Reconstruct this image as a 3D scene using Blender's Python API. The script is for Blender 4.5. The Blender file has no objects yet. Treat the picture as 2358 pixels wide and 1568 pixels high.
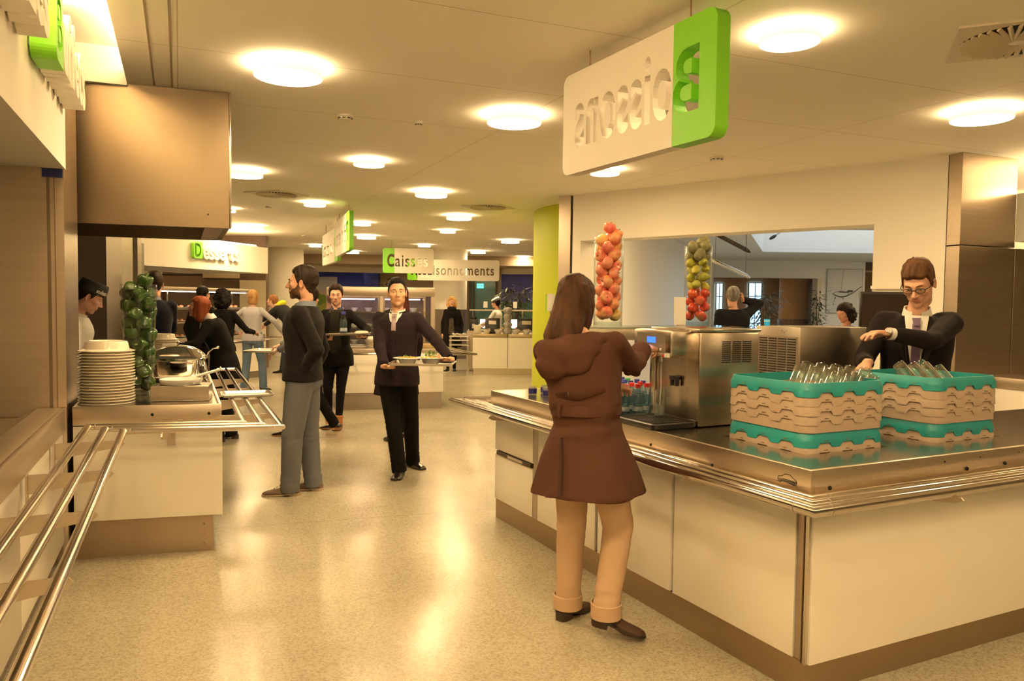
import bpy, bmesh, math, random
import numpy as np
from mathutils import Vector, Matrix, noise
random.seed(7)
PI = math.pi
SC = bpy.context.scene
COL = SC.collection
# ------------------------------------------------------------------ camera
FPX, CXP, CYP, EYE = 1792.0, 1179.0, 784.0, 1.52
_u = Vector((.0123, 1, .048)).normalized()
_f = Vector((0, 0, -1)); _y = (_f - _u * _f.dot(_u)).normalized(); _x = _y.cross(_u)
ROT = Matrix((_x, _y, _u))                      # camera coordinates -> world
cam_d = bpy.data.cameras.new('camera'); cam = bpy.data.objects.new('camera', cam_d); COL.objects.link(cam)
cam_d.sensor_width = 36; cam_d.lens = FPX / 2358 * 36; cam_d.clip_end = 200; cam_d.clip_start = .05
cam.matrix_world = Matrix.Translation((0, 0, EYE)) @ ROT.to_4x4()
SC.camera = cam
# ------------------------------------------------------------------ world, exposure
w = bpy.data.worlds.new('world'); SC.world = w; w.use_nodes = True
w.node_tree.nodes['Background'].inputs[0].default_value = (1, .8, .55, 1)
w.node_tree.nodes['Background'].inputs[1].default_value = .02
SC.view_settings.view_transform = 'Standard'; SC.view_settings.look = 'None'
SC.view_settings.exposure = 1.22; SC.view_settings.gamma = 1; SC.view_settings.use_curve_mapping = False
SC.cycles.use_denoising = True
SC.cycles.max_bounces = 9; SC.cycles.diffuse_bounces = 6; SC.cycles.glossy_bounces = 4
SC.cycles.transmission_bounces = 6; SC.cycles.transparent_max_bounces = 24
SC.cycles.caustics_reflective = False; SC.cycles.caustics_refractive = False
SC.cycles.sample_clamp_indirect = 8
CEIL = 2.95
WARM = (1.0, .69, .34)
LAMP_POWER = 52.0           # radiance of the round ceiling lamps
COVE_POWER = 60.0
# ------------------------------------------------------------------ picture <-> place
def ray(px, py): return ROT @ Vector(((px - CXP) / FPX, -(py - CYP) / FPX, -1))
def Pz(px, py, z):
    d = ray(px, py); return Vector((0, 0, EYE)) + d * ((z - EYE) / d.z)
def Py(px, py, Y):
    d = ray(px, py); return Vector((0, 0, EYE)) + d * (Y / d.y)
def Pv(px, py, a, b):       # on the vertical plane through plan points a, b
    d = ray(px, py); n = Vector((b[1] - a[1], a[0] - b[0])); t = (a[0] * n.x + a[1] * n.y) / (d.x * n.x + d.y * n.y)
    return Vector((0, 0, EYE)) + d * t
# ------------------------------------------------------------------ materials
MATS = {}
def mat(name, col, rough=.5, metal=0, bump=None, bstr=.2, emit=None, estr=0, spec=.5, var=None, coat=0, sheen=0, stretch=None, alpha=1):
    """col base colour; bump=(scale, detail); var=(scale, amount, colour2); stretch=(x,y,z) mapping scale"""
    if name in MATS: return MATS[name]
    m = bpy.data.materials.new(name); m.use_nodes = True; nt = m.node_tree; N = nt.nodes; L = nt.links
    b = N['Principled BSDF']
    b.inputs['Base Color'].default_value = (*col, 1); b.inputs['Roughness'].default_value = rough; b.inputs['Metallic'].default_value = metal
    b.inputs['Specular IOR Level'].default_value = spec
    if coat: b.inputs['Coat Weight'].default_value = coat; b.inputs['Coat Roughness'].default_value = .08
    if sheen: b.inputs['Sheen Weight'].default_value = sheen; b.inputs['Sheen Roughness'].default_value = .5
    if emit: b.inputs['Emission Color'].default_value = (*emit, 1); b.inputs['Emission Strength'].default_value = estr
    if bump or var:
        tc = N.new('ShaderNodeTexCoord'); mp = N.new('ShaderNodeMapping'); L.new(tc.outputs['Object'], mp.inputs[0])
        if stretch: mp.inputs['Scale'].default_value = stretch
    if var:
        n = N.new('ShaderNodeTexNoise'); n.inputs['Scale'].default_value = var[0]; n.inputs['Detail'].default_value = 4; L.new(mp.outputs[0], n.inputs[0])
        r = N.new('ShaderNodeValToRGB'); r.color_ramp.elements[0].position = .35; r.color_ramp.elements[1].position = .68
        r.color_ramp.elements[0].color = (*col, 1); r.color_ramp.elements[1].color = (*var[2], 1)
        L.new(n.outputs[0], r.inputs[0])
        mx = N.new('ShaderNodeMixRGB'); mx.inputs[0].default_value = var[1]; mx.inputs[1].default_value = (*col, 1); L.new(r.outputs[0], mx.inputs[2]); L.new(mx.outputs[0], b.inputs['Base Color'])
    if bump:
        n2 = N.new('ShaderNodeTexNoise'); n2.inputs['Scale'].default_value = bump[0]; n2.inputs['Detail'].default_value = bump[1]; L.new(mp.outputs[0], n2.inputs[0])
        bp = N.new('ShaderNodeBump'); bp.inputs['Strength'].default_value = bstr; bp.inputs['Distance'].default_value = .01
        L.new(n2.outputs[0], bp.inputs['Height']); L.new(bp.outputs[0], b.inputs['Normal'])
    MATS[name] = m; return m
def emission(name, col, s):
    if name in MATS: return MATS[name]
    m = bpy.data.materials.new(name); m.use_nodes = True; N = m.node_tree.nodes; N.clear()
    e = N.new('ShaderNodeEmission'); e.inputs[0].default_value = (*col, 1); e.inputs[1].default_value = s
    o = N.new('ShaderNodeOutputMaterial'); m.node_tree.links.new(e.outputs[0], o.inputs[0]); MATS[name] = m; return m
def thin_glass(name, tint=(1, 1, 1), ior=1.45, rough=.02, body=0.0, bcol=(1, 1, 1), edge=(3.0, .62, .035)):
    if name in MATS: return MATS[name]
    m = bpy.data.materials.new(name); m.use_nodes = True; nt = m.node_tree; N = nt.nodes; L = nt.links; N.clear()
    t = N.new('ShaderNodeBsdfTransparent'); t.inputs[0].default_value = (*tint, 1)
    g = N.new('ShaderNodeBsdfGlossy'); g.inputs['Roughness'].default_value = rough
    lw = N.new('ShaderNodeLayerWeight'); lw.inputs[0].default_value = .5
    pw = N.new('ShaderNodeMath'); pw.operation = 'POWER'; pw.inputs[1].default_value = edge[0]; L.new(lw.outputs['Facing'], pw.inputs[0])
    fr = N.new('ShaderNodeMath'); fr.operation = 'MULTIPLY_ADD'; fr.inputs[1].default_value = edge[1]; fr.inputs[2].default_value = edge[2]; L.new(pw.outputs[0], fr.inputs[0])
    mx = N.new('ShaderNodeMixShader'); o = N.new('ShaderNodeOutputMaterial')
    L.new(fr.outputs[0], mx.inputs[0])
    src = t
    if body:
        d = N.new('ShaderNodeBsdfDiffuse'); d.inputs[0].default_value = (*bcol, 1)
        m2 = N.new('ShaderNodeMixShader'); m2.inputs[0].default_value = body; L.new(t.outputs[0], m2.inputs[1]); L.new(d.outputs[0], m2.inputs[2]); src = m2
    L.new(src.outputs[0], mx.inputs[1]); L.new(g.outputs[0], mx.inputs[2]); L.new(mx.outputs[0], o.inputs[0]); MATS[name] = m; return m
# ------------------------------------------------------------------ mesh builder
class MB:
    def __init__(s): s.v = []; s.f = []; s.m = []; s.cur = 0
    def add(s, vs, fs):
        o = len(s.v); s.v += [Vector(p) for p in vs]; s.f += [tuple(i + o for i in f) for f in fs]; s.m += [s.cur] * len(fs); return s
    def box(s, c, d, M=None):
        vs = [Vector(((i & 1) - .5, ((i >> 1) & 1) - .5, (i >> 2) - .5)) for i in range(8)]
        vs = [Vector((p.x * d[0], p.y * d[1], p.z * d[2])) for p in vs]
        if M is not None: vs = [M @ p for p in vs]
        vs = [p + Vector(c) for p in vs]
        return s.add(vs, [(0, 2, 3, 1), (4, 5, 7, 6), (0, 1, 5, 4), (2, 6, 7, 3), (0, 4, 6, 2), (1, 3, 7, 5)])
    def prism(s, poly, z0, z1):
        a = sum(poly[i][0] * poly[(i + 1) % len(poly)][1] - poly[(i + 1) % len(poly)][0] * poly[i][1] for i in range(len(poly)))
        if a < 0: poly = poly[::-1]
        n = len(poly); vs = [(p[0], p[1], z0) for p in poly] + [(p[0], p[1], z1) for p in poly]
        return s.add(vs, [tuple(range(n - 1, -1, -1)), tuple(range(n, 2 * n))] + [(i, (i + 1) % n, n + (i + 1) % n, n + i) for i in range(n)])
    def loft(s, rings, cap=True, closed=True):
        n = len(rings[0]); vs = [p for r in rings for p in r]; fs = []
        for k in range(len(rings) - 1):
            for i in range(n if closed else n - 1):
                j = (i + 1) % n; fs.append((k * n + i, k * n + j, (k + 1) * n + j, (k + 1) * n + i))
        if cap: fs.append(tuple(range(n - 1, -1, -1))); fs.append(tuple(range((len(rings) - 1) * n, len(rings) * n)))
        return s.add(vs, fs)
    def lathe(s, prof, c=(0, 0, 0), n=24, M=None, cap=False):
        rings = []
        for r, z in prof:
            ring = []
            for i in range(n):
                a = 2 * PI * i / n; p = Vector((r * math.cos(a), r * math.sin(a), z))
                ring.append((M @ p if M is not None else p) + Vector(c))
            rings.append(ring)
        return s.loft(rings, cap)
    def tube(s, pts, r, n=10, cap=True, flat=1):
        pts = [Vector(p) for p in pts]; k = len(pts); rr = r if isinstance(r, (list, tuple)) else [r] * k
        T = [(pts[min(i + 1, k - 1)] - pts[max(i - 1, 0)]).normalized() for i in range(k)]
        up = Vector((0, 0, 1)) if abs(T[0].z) < .9 else Vector((1, 0, 0)); X = T[0].cross(up).normalized(); rings = []
        for i in range(k):
            X = (X - T[i] * X.dot(T[i])).normalized(); Y = T[i].cross(X)
            e = 1
            if 0 < i < k - 1:
                c = (pts[i] - pts[i - 1]).normalized().dot((pts[i + 1] - pts[i]).normalized()); e = 1 / max(.5, math.sqrt(max(.01, (1 + c) / 2)))
            ring = []
            for j in range(n):
                a = 2 * PI * j / n; q = X * math.cos(a) * rr[i] * flat + Y * math.sin(a) * rr[i]
                if e > 1.001:
                    h = ((pts[i + 1] - pts[i]).normalized() - (pts[i] - pts[i - 1]).normalized()).normalized(); q = q + h * q.dot(h) * (e - 1)
                ring.append(pts[i] + q)
            rings.append(ring)
        return s.loft(rings, cap)
    def ball(s, c, r, n=12, m=8, M=None):
        r = r if isinstance(r, (list, tuple, Vector)) else (r, r, r); rings = []
        for k in range(m + 1):
            t = PI * k / m; st = max(math.sin(t), .02)
            ring = []
            for i in range(n):
                a = 2 * PI * i / n; p = Vector((r[0] * st * math.cos(a), r[1] * st * math.sin(a), -r[2] * math.cos(t)))
                ring.append((M @ p if M is not None else p) + Vector(c))
            rings.append(ring)
        return s.loft(rings, True)
    def capsule(s, a, b, ra, rb, n=12):
        a, b = Vector(a), Vector(b); d = b - a; L = max(d.length, 1e-5); d = d / L
        pts, rr = [], []
        for k in range(4): t = PI / 2 * k / 4; pts.append(a - d * ra * math.cos(t)); rr.append(max(ra * math.sin(t), .0006))
        pts.append(a); rr.append(ra); pts.append((a + b) / 2); rr.append((ra + rb) / 2); pts.append(b); rr.append(rb)
        for k in range(3, -1, -1): t = PI / 2 * k / 4; pts.append(b + d * rb * math.cos(t)); rr.append(max(rb * math.sin(t), .0006))
        up = Vector((0, 0, 1)) if abs(d.z) < .9 else Vector((1, 0, 0)); X = d.cross(up).normalized(); Y = d.cross(X)
        return s.loft([[p + X * math.cos(2 * PI * j / n) * q + Y * math.sin(2 * PI * j / n) * q for j in range(n)] for p, q in zip(pts, rr)])
    def disc(s, c, r, n=24, up=True, M=None):
        ring = []
        for i in range(n):
            p = Vector((r * math.cos(2 * PI * i / n), r * math.sin(2 * PI * i / n), 0)); ring.append((M @ p if M is not None else p) + Vector(c))
        f = tuple(range(n)) if up else tuple(range(n - 1, -1, -1))
        return s.add(ring, [f])
    def mesh(s, name, mats, smooth=35, bevel=0):
        me = bpy.data.meshes.new(name); me.from_pydata([tuple(p) for p in s.v], [], s.f)
        for m in (mats if isinstance(mats, (list, tuple)) else [mats]): me.materials.append(m)
        if any(s.m): me.polygons.foreach_set('material_index', s.m)
        me.update()
        if bevel:
            bm = bmesh.new(); bm.from_mesh(me); ed = [e for e in bm.edges if len(e.link_faces) == 2 and e.calc_face_angle(0) > .6]
            bmesh.ops.bevel(bm, geom=ed, offset=bevel, segments=2, affect='EDGES', profile=.5, clamp_overlap=True); bm.to_mesh(me); bm.free()
        if smooth:
            me.shade_smooth(); me.set_sharp_from_angle(angle=math.radians(smooth))
        return me
    def build(s, name, mats, parent=None, world=False, smooth=35, bevel=0, loc=None, rot=None):
        """world=True: vertices are world coordinates, moved into the parent's frame"""
        if world and parent is not None:
            inv = parent.matrix_basis.inverted() if parent.parent is None else (parent.parent.matrix_basis @ parent.matrix_basis).inverted()
            s.v = [inv @ p for p in s.v]
        o = bpy.data.objects.new(name, s.mesh(name, mats, smooth, bevel)); COL.objects.link(o)
        if parent is not None: o.parent = parent
        if loc is not None: o.location = loc
        if rot is not None: o.rotation_euler = rot
        return o
def tag(o, label=None, cat=None, group=None, kind=None):
    if label: o['label'] = label
    if cat: o['category'] = cat
    if group: o['group'] = group
    if kind: o['kind'] = kind
    return o
def thing(name, loc, label, cat, group=None, rz=0, kind=None):
    o = bpy.data.objects.new(name, None); COL.objects.link(o); o.location = loc; o.rotation_euler = (0, 0, rz)
    o.empty_display_size = .05
    o.matrix_basis = Matrix.LocRotScale(Vector(loc), Matrix.Rotation(rz, 3, 'Z').to_euler(), None)
    return tag(o, label, cat, group, kind)
def single(mb, name, mats, label, cat, loc=(0, 0, 0), group=None, recentre=True, **kw):
    """a thing that is one mesh; vertices in world coordinates, origin moved to its base"""
    if recentre:
        xs = [p.x for p in mb.v]; ys = [p.y for p in mb.v]; zs = [p.z for p in mb.v]
        c = Vector(((min(xs) + max(xs)) / 2, (min(ys) + max(ys)) / 2, min(zs))); mb.v = [p - c for p in mb.v]; loc = c
    o = mb.build(name, mats, loc=loc, **kw); return tag(o, label, cat, group)
def struct(mb, name, mats, **kw): return tag(mb.build(name, mats, **kw), kind='structure')
def dup(src, loc, rz=None, label=None, scale=None, rot=None):
    r = src.copy(); COL.objects.link(r); r.location = loc
    if rz is not None: r.rotation_euler = (0, 0, rz)
    if rot is not None: r.rotation_euler = rot
    if scale: r.scale = (scale,) * 3
    if label: r['label'] = label
    for ch in list(src.children):
        c = ch.copy(); COL.objects.link(c); c.parent = r
        for g in list(ch.children):
            d = g.copy(); COL.objects.link(d); d.parent = c
    return r
def rm(mb, voxel, smooth=4, disp=None, keep=False):
    """fuse the closed shapes of a builder into one continuous skin; returns a new builder"""
    me = bpy.data.meshes.new('tmp'); me.from_pydata([tuple(p) for p in mb.v], [], mb.f); me.update()
    bm = bmesh.new(); bm.from_mesh(me); bmesh.ops.recalc_face_normals(bm, faces=bm.faces); bm.to_mesh(me); bm.free()
    o = bpy.data.objects.new('tmp', me); TMPC.objects.link(o)
    r = o.modifiers.new('r', 'REMESH'); r.mode = 'VOXEL'; r.voxel_size = voxel
    if smooth: s = o.modifiers.new('s', 'SMOOTH'); s.factor = .5; s.iterations = smooth
    TMPV.update(); dg = TMPV.depsgraph
    ev = o.evaluated_get(dg); em = ev.to_mesh()
    nv = len(em.vertices); co = np.empty(nv * 3, 'f'); em.vertices.foreach_get('co', co); co = co.reshape(-1, 3).astype(float)
    no = np.empty(nv * 3, 'f'); em.vertices.foreach_get('normal', no); no = no.reshape(-1, 3)
    fs = [tuple(p.vertices) for p in em.polygons]; ev.to_mesh_clear()
    bpy.data.objects.remove(o); bpy.data.meshes.remove(me)
    if disp is not None: co = co + no * disp(co)[:, None]
    out = MB(); out.v = [Vector(p) for p in co]; out.f = fs; out.m = [0] * len(fs); return out
TMPS = bpy.data.scenes.new('scratch'); TMPC = TMPS.collection; TMPV = TMPS.view_layers[0]
def nz(co, f, seed=0, st=(1, 1, 1)):
    """cheap smooth noise, vectorised: a sum of rotated sines"""
    r = np.random.RandomState(seed); o = np.zeros(len(co)); q = co * np.array(st)
    for k in range(7):
        d = r.normal(size=3); d /= np.linalg.norm(d); o += np.sin(q @ d * f * (.6 + .9 * r.rand()) * 6.283 + r.rand() * 6.283 + 1.3 * np.sin(q @ r.normal(size=3) * f * 2.1))
    return o / 4.0
# shared materials
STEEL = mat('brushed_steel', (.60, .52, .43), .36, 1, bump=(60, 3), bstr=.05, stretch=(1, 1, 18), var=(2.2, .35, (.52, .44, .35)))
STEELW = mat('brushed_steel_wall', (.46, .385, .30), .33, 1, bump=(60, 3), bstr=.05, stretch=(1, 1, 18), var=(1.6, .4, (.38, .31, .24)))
STEELH = mat('steel_top', (.55, .50, .44), .19, 1, bump=(40, 3), bstr=.03)
PIPE = mat('polished_pipe', (.72, .66, .60), .16, 1)
CHROME = mat('chrome', (.85, .84, .82), .05, 1)
DARKSTEEL = mat('dark_steel', (.40, .35, .30), .42, 1, bump=(50, 2), bstr=.05, stretch=(1, 1, 14))
WHITE = mat('white_laminate', (.86, .82, .74), .22, 0, coat=.35)
PAINT = mat('white_paint', (.86, .83, .76), .75)
BLACK = mat('black_plastic', (.012, .012, .013), .35)
GREEN = mat('sign_green', (.20, .60, .02), .45)
GLASS = thin_glass('clear_glass', (.97, .985, .98))
HOLE = mat('hole_black', (.01, .01, .01), .9)
PLATE = mat('stoneware', (.82, .75, .62), .16, coat=.5)
PORC = mat('white_porcelain', (.88, .86, .82), .15, coat=.4)
# ================================================================== THE SETTING
def V2(v): return Vector((v[0], v[1]))
AL = Vector((-.393, .92, 0)).normalized(); BL = Vector((.92, .393, 0)).normalized()      # axes of the left-hand counters
AR = Vector((-.446, .895, 0)).normalized(); BR = Vector((.895, .446, 0)).normalized()    # axes of the drinks island
CR = Vector((1.139, 2.92, 0))                                                            # its near corner
def LI(a, b, z=0): return CR + AR * a + BR * b + Vector((0, 0, z))
def slab(name, a, b, z0, z1, m, t=.12, side=1):
    a, b = V2(a), V2(b); d = (b - a).normalized(); n = Vector((-d.y, d.x)) * side
    return struct(MB().prism([a, b, b + n * t, a + n * t], z0, z1), name, m, smooth=0)
# floor: polished pale terrazzo
def floor_mat():
    m = bpy.data.materials.new('terrazzo'); m.use_nodes = True; nt = m.node_tree; N = nt.nodes; L = nt.links; b = N['Principled BSDF']
    tc = N.new('ShaderNodeTexCoord')
    v = N.new('ShaderNodeTexVoronoi'); v.inputs['Scale'].default_value = 120; L.new(tc.outputs['Object'], v.inputs[0])
    r = N.new('ShaderNodeValToRGB'); e = r.color_ramp.elements
    e[0].color = (.36, .315, .22, 1); e[0].position = .0; e[1].color = (.47, .42, .305, 1); e[1].position = .35
    x = e.new(.8); x.color = (.545, .495, .375, 1)
    sp = N.new('ShaderNodeSeparateColor'); L.new(v.outputs['Color'], sp.inputs[0]); L.new(sp.outputs[0], r.inputs[0])
    n = N.new('ShaderNodeTexNoise'); n.inputs['Scale'].default_value = 1.4; n.inputs['Detail'].default_value = 6; L.new(tc.outputs['Object'], n.inputs[0])
    mx = N.new('ShaderNodeMixRGB'); mx.blend_type = 'MULTIPLY'; mx.inputs[0].default_value = .35; L.new(r.outputs[0], mx.inputs[1]); L.new(n.outputs[0], mx.inputs[2])
    br = N.new('ShaderNodeTexBrick'); br.inputs['Scale'].default_value = 1; br.inputs['Mortar Size'].default_value = .0022; br.inputs['Brick Width'].default_value = 80; br.inputs['Row Height'].default_value = 3.4
    br.inputs['Color1'].default_value = br.inputs['Color2'].default_value = (1, 1, 1, 1); br.inputs['Mortar'].default_value = (.45, .4, .33, 1); br.offset = 0
    mp = N.new('ShaderNodeMapping'); mp.inputs['Rotation'].default_value = (0, 0, -.31); mp.inputs['Location'].default_value = (37.4, 1.35, 0); L.new(tc.outputs['Object'], mp.inputs[0]); L.new(mp.outputs[0], br.inputs[0])
    m2 = N.new('ShaderNodeMixRGB'); m2.blend_type = 'MULTIPLY'; m2.inputs[0].default_value = 1; L.new(mx.outputs[0], m2.inputs[1]); L.new(br.outputs[0], m2.inputs[2]); L.new(m2.outputs[0], b.inputs['Base Color'])
    n3 = N.new('ShaderNodeTexNoise'); n3.inputs['Scale'].default_value = 2.2; n3.inputs['Detail'].default_value = 5; L.new(tc.outputs['Object'], n3.inputs[0])
    mr = N.new('ShaderNodeMapRange'); mr.inputs[3].default_value = .20; mr.inputs[4].default_value = .27; L.new(n3.outputs[0], mr.inputs[0]); L.new(mr.outputs[0], b.inputs['Roughness'])
    bp = N.new('ShaderNodeBump'); bp.inputs['Strength'].default_value = .012; bp.inputs['Distance'].default_value = .002; L.new(v.outputs['Distance'], bp.inputs['Height']); L.new(bp.outputs[0], b.inputs['Normal'])
    b.inputs['Specular IOR Level'].default_value = .38
    return m
def ceil_mat():
    m = bpy.data.materials.new('ceiling_panels'); m.use_nodes = True; nt = m.node_tree; N = nt.nodes; L = nt.links; b = N['Principled BSDF']
    b.inputs['Roughness'].default_value = .8
    tc = N.new('ShaderNodeTexCoord'); mp = N.new('ShaderNodeMapping'); mp.inputs['Rotation'].default_value = (0, 0, -.404); L.new(tc.outputs['Object'], mp.inputs[0])
    br = N.new('ShaderNodeTexBrick'); br.inputs['Scale'].default_value = 1; br.inputs['Mortar Size'].default_value = .003; br.inputs['Mortar Smooth'].default_value = 0
    br.inputs['Brick Width'].default_value = 2.44; br.inputs['Row Height'].default_value = 1.22; br.offset = 0
    br.inputs['Color1'].default_value = br.inputs['Color2'].default_value = (.93, .89, .81, 1); br.inputs['Mortar'].default_value = (.58, .52, .44, 1)
    L.new(mp.outputs[0], br.inputs[0]); L.new(br.outputs[0], b.inputs['Base Color']); return m
FLOOR = floor_mat(); CEILM = ceil_mat()
struct(MB().prism([(-14, -5), (16, -5), (16, 40), (-14, 40)], -.1, 0), 'floor', FLOOR, smooth=0)
# ceiling of the serving hall, cut away along the light trough at the left
t0 = Vector((-1.968, 3.81)); td = Vector((.603, -1.416)).normalized()
h0 = Vector((-2.571, 5.226)); hb = Vector((-2.9, 5.1))
wa, wb = Vector((.785, 10.355)), Vector((4.055, 7.338)); wd = (wb - wa).normalized()
tr = t0 + td * 8.5
poly = [tuple(tr), (16, tr.y), (16, 7.62), (4.34, 7.62), tuple(wb), tuple(wa), (.7, 14), (3.0, 24.0), (-14, 24.0), (-14, 4.0), (-4.2, 4.78), tuple(h0)]
struct(MB().prism(poly, CEIL, CEIL + .08), 'ceiling', CEILM, smooth=0)
trn = Vector((-td.y, td.x))            # towards the left of the trough? (points away from hall)
if trn.x > 0: trn = -trn
# trough: raised lid, side lip, end face
tw = .62
struct(MB().prism([tr - trn * .34, h0 - trn * .34, h0 + trn * 2.2, tr + trn * 2.2], 3.17, 3.21), 'trim_1', PAINT, smooth=0)
struct(MB().prism([tr - trn * .30, h0 - trn * .30, h0 - trn * .34, tr - trn * .34], CEIL + .08, 3.17), 'trim_2', PAINT, smooth=0)
struct(MB().prism([h0 + trn * .0, h0 + trn * 2.2, h0 + trn * 2.2 - td * .05, h0 - td * .05], CEIL - .02, 3.17), 'trim_11', PAINT, smooth=0)
# two shadow-gap trims running beside the trough
for k, off in enumerate((.16, .27)):
    a = tr - trn * off; b = h0 - trn * off
    struct(MB().prism([a, b, b - trn * .012, a - trn * .012], CEIL - .004, CEIL + .001), 'trim_%d' % (3 + k), mat('gap', (.32, .27, .2), .8), smooth=0)
# ---- left wall end: steel partition, pilaster, fascia
PW = Vector((-2.52, 4.39, 0)); FD = Vector((.966, .258, 0))
a = PW - BL * 2.2
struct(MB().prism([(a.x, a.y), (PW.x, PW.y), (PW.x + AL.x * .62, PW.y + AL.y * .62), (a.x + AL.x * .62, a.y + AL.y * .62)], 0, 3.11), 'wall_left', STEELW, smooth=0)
# fascia box above the left counter
fe = PW - AL * .0 + BL * .012; fs = PW - AL * 5.5 + BL * .012
FASC0, FASC1 = 2.235, 2.90
struct(MB().prism([(fe.x, fe.y), (fs.x, fs.y), (fs.x - BL.x * 2.2, fs.y - BL.y * 2.2), (fe.x - BL.x * 2.2, fe.y - BL.y * 2.2)], FASC0, FASC1), 'wall_fascia', PAINT, smooth=0)
# ---- right wall with the wide opening
zl = 2.42
za = Pv(1337, 557, wa, wb); zb = Pv(2013, 513, wa, wb); zl = (za.z + zb.z) / 2; print('lintel', za, zb)
slab('wall_right', wa, V2(za), 0, CEIL, PAINT, .35)
slab('wall_right_lintel', V2(za), V2(zb), zl, CEIL, PAINT, .35)
slab('wall_right_end', V2(zb), wb, 0, CEIL, PAINT, .35)
struct(MB().box((zb.x + wd.x * .16 - .03, zb.y + wd.y * .16 - .03, 1.72), (.30, .05, .03), Matrix.Rotation(math.atan2(wd.y, wd.x), 3, 'Z')), 'trim_5', PAINT, smooth=0)
slab('trim_6', wa + Vector((-.178, .099)), wa + Vector((-.03, .0)), 0, CEIL, STEEL, .2)
# lime wall, a convex curve
mb = MB(); ring0, ring1 = [], []
for k in range(22):
    t = k / 21; a = PI * (1.35 - .80 * t); c = Vector((1.42, 12.35)); p = c + Vector((math.cos(a) * 1.1, math.sin(a) * 1.6)); ring0.append((p.x, p.y, 0)); ring1.append((p.x, p.y, CEIL))
mb.loft([ring0, ring1], cap=False, closed=False)
struct(mb, 'wall_lime', mat('lime_paint', (.56, .64, .03), .6))
# steel-clad partition at the right and the fascia beyond it
s0, s1 = Vector((4.06, 7.33)), Vector((4.102, 7.189)); s2 = Vector((4.80, 7.486)); sd = (s2 - s1).normalized(); s3 = s1 + sd * 4
zs = Pv(2280, 568, s1, s2).z
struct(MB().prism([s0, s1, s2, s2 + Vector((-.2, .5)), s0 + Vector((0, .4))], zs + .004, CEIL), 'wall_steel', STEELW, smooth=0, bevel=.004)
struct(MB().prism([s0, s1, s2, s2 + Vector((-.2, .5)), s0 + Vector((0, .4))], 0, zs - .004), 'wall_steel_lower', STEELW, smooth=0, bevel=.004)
s2b = s2 + sd * .012
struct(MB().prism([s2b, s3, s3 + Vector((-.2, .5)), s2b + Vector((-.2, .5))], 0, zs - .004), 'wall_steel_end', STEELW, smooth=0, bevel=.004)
fa = s2 + sd * .0 + Vector((.25, -.62)); fb = fa + sd * 3
struct(MB().prism([fa, fb, fb + Vector((-.25, .62)), fa + Vector((-.25, .62))], zs + .06, 2.62), 'wall_fascia_right', PAINT, smooth=0)
struct(MB().prism([(4.95, 9.4), (16, 9.4), (16, 9.5), (4.95, 9.5)], 0, CEIL), 'wall_right_back', PAINT, smooth=0)
# ---- dining room beyond the opening
GREYW = mat('cool_white_paint', (.78, .76, .72), .8)
BROWNW = mat('brown_panelling', (.42, .26, .13), .55, bump=(6, 3), bstr=.05, stretch=(8, 8, 1))
dj = V2(za) + Vector((.2, .35)); de = Vector((6.33, 24.6))
slab('wall_dining', (dj.x, dj.y), de, 0, CEIL, PAINT, .1)
sky = [Pz(1704, 532, CEIL), Pz(1757, 580, CEIL), Pz(2013, 580, CEIL) + Vector((6, 0, 0)), Vector((15.5, 14.2, CEIL))]
sy0, sy1 = 14.5, sky[1].y; sx0a, sx0b = sky[0].x, sky[1].x
X1 = 16
def quad(name, pts, z0, z1, m): return struct(MB().prism(pts, z0, z1), name, m, smooth=0)
quad('ceiling_dining', [tuple(wa + Vector((.25, .35))), tuple(wb + wd * .1 + Vector((.25, .35))), (X1, 7.6), (X1, sy0), (sx0a, sy0), (2.9, sy0 + .7)], CEIL, CEIL + .08, GREYW)
quad('ceiling_dining_left', [(2.2, sy0 - 1), (sx0a, sy0), (sx0b, sy1), (sx0b, 24.7), (6.2, 24.7)], CEIL + .001, CEIL + .081, GREYW)
quad('ceiling_dining_far', [(sx0b, sy1), (X1, sy1), (X1, 24.7), (sx0b, 24.7)], CEIL + .002, CEIL + .082, GREYW)
SH = 3.58
quad('wall_skylight_far', [(sx0b, sy1), (X1, sy1), (X1, sy1 + .1), (sx0b - .1, sy1 + .1)], CEIL + .08, SH, GREYW)
quad('wall_skylight_left', [(sx0a, sy0), (sx0b, sy1), (sx0b - .12, sy1 + .06), (sx0a - .12, sy0 + .06)], CEIL + .08, SH + .35, GREYW)
quad('window_1', [(sx0a - .3, sy0 - .1), (X1, sy0 - .1), (X1, sy1 + .2), (sx0b - .3, sy1 + .2)], SH + .32, SH + .36, emission('skylight', (.80, .93, 1.0), .66))
yb = 24.6
def bx(name, x0, x1, y0, y1, z0, z1, m): return struct(MB().prism([(x0, y0), (x1, y0), (x1, y1), (x0, y1)], z0, z1), name, m, smooth=0)
xz = lambda px, py, Y: Py(px, py, Y)
bl = xz(1635, 638, yb); br_ = xz(1892, 640, yb)
bx('wall_dining_beam', bl.x - .2, br_.x, yb, yb + .4, bl.z, CEIL + .1, GREYW)
pr = xz(1992, 640, yb)
bx('wall_poster', br_.x, pr.x, yb, yb + .5, 0, CEIL + .1, GREYW)
bx('trim_7', br_.x - .13, br_.x, yb - .01, yb + .4, 0, bl.z, mat('cream_frame', (.72, .62, .45), .6))
bx('wall_dining_right', pr.x, 16, yb + 3, yb + 3.2, 0, CEIL + .3, BROWNW)
bx('wall_right_far', 15.9, 16, -3, 36, 0, 3.6, GREYW)
LY = 31.0
bx('wall_lobby', 5, 16, LY, LY + .2, 0, 3.2, mat('lobby_tan', (.55, .36, .20), .7))
bx('ceiling_lobby', 5, 16, yb + .4, LY, 2.66, 2.70, mat('lobby_ceiling', (.52, .36, .22), .7))
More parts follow.
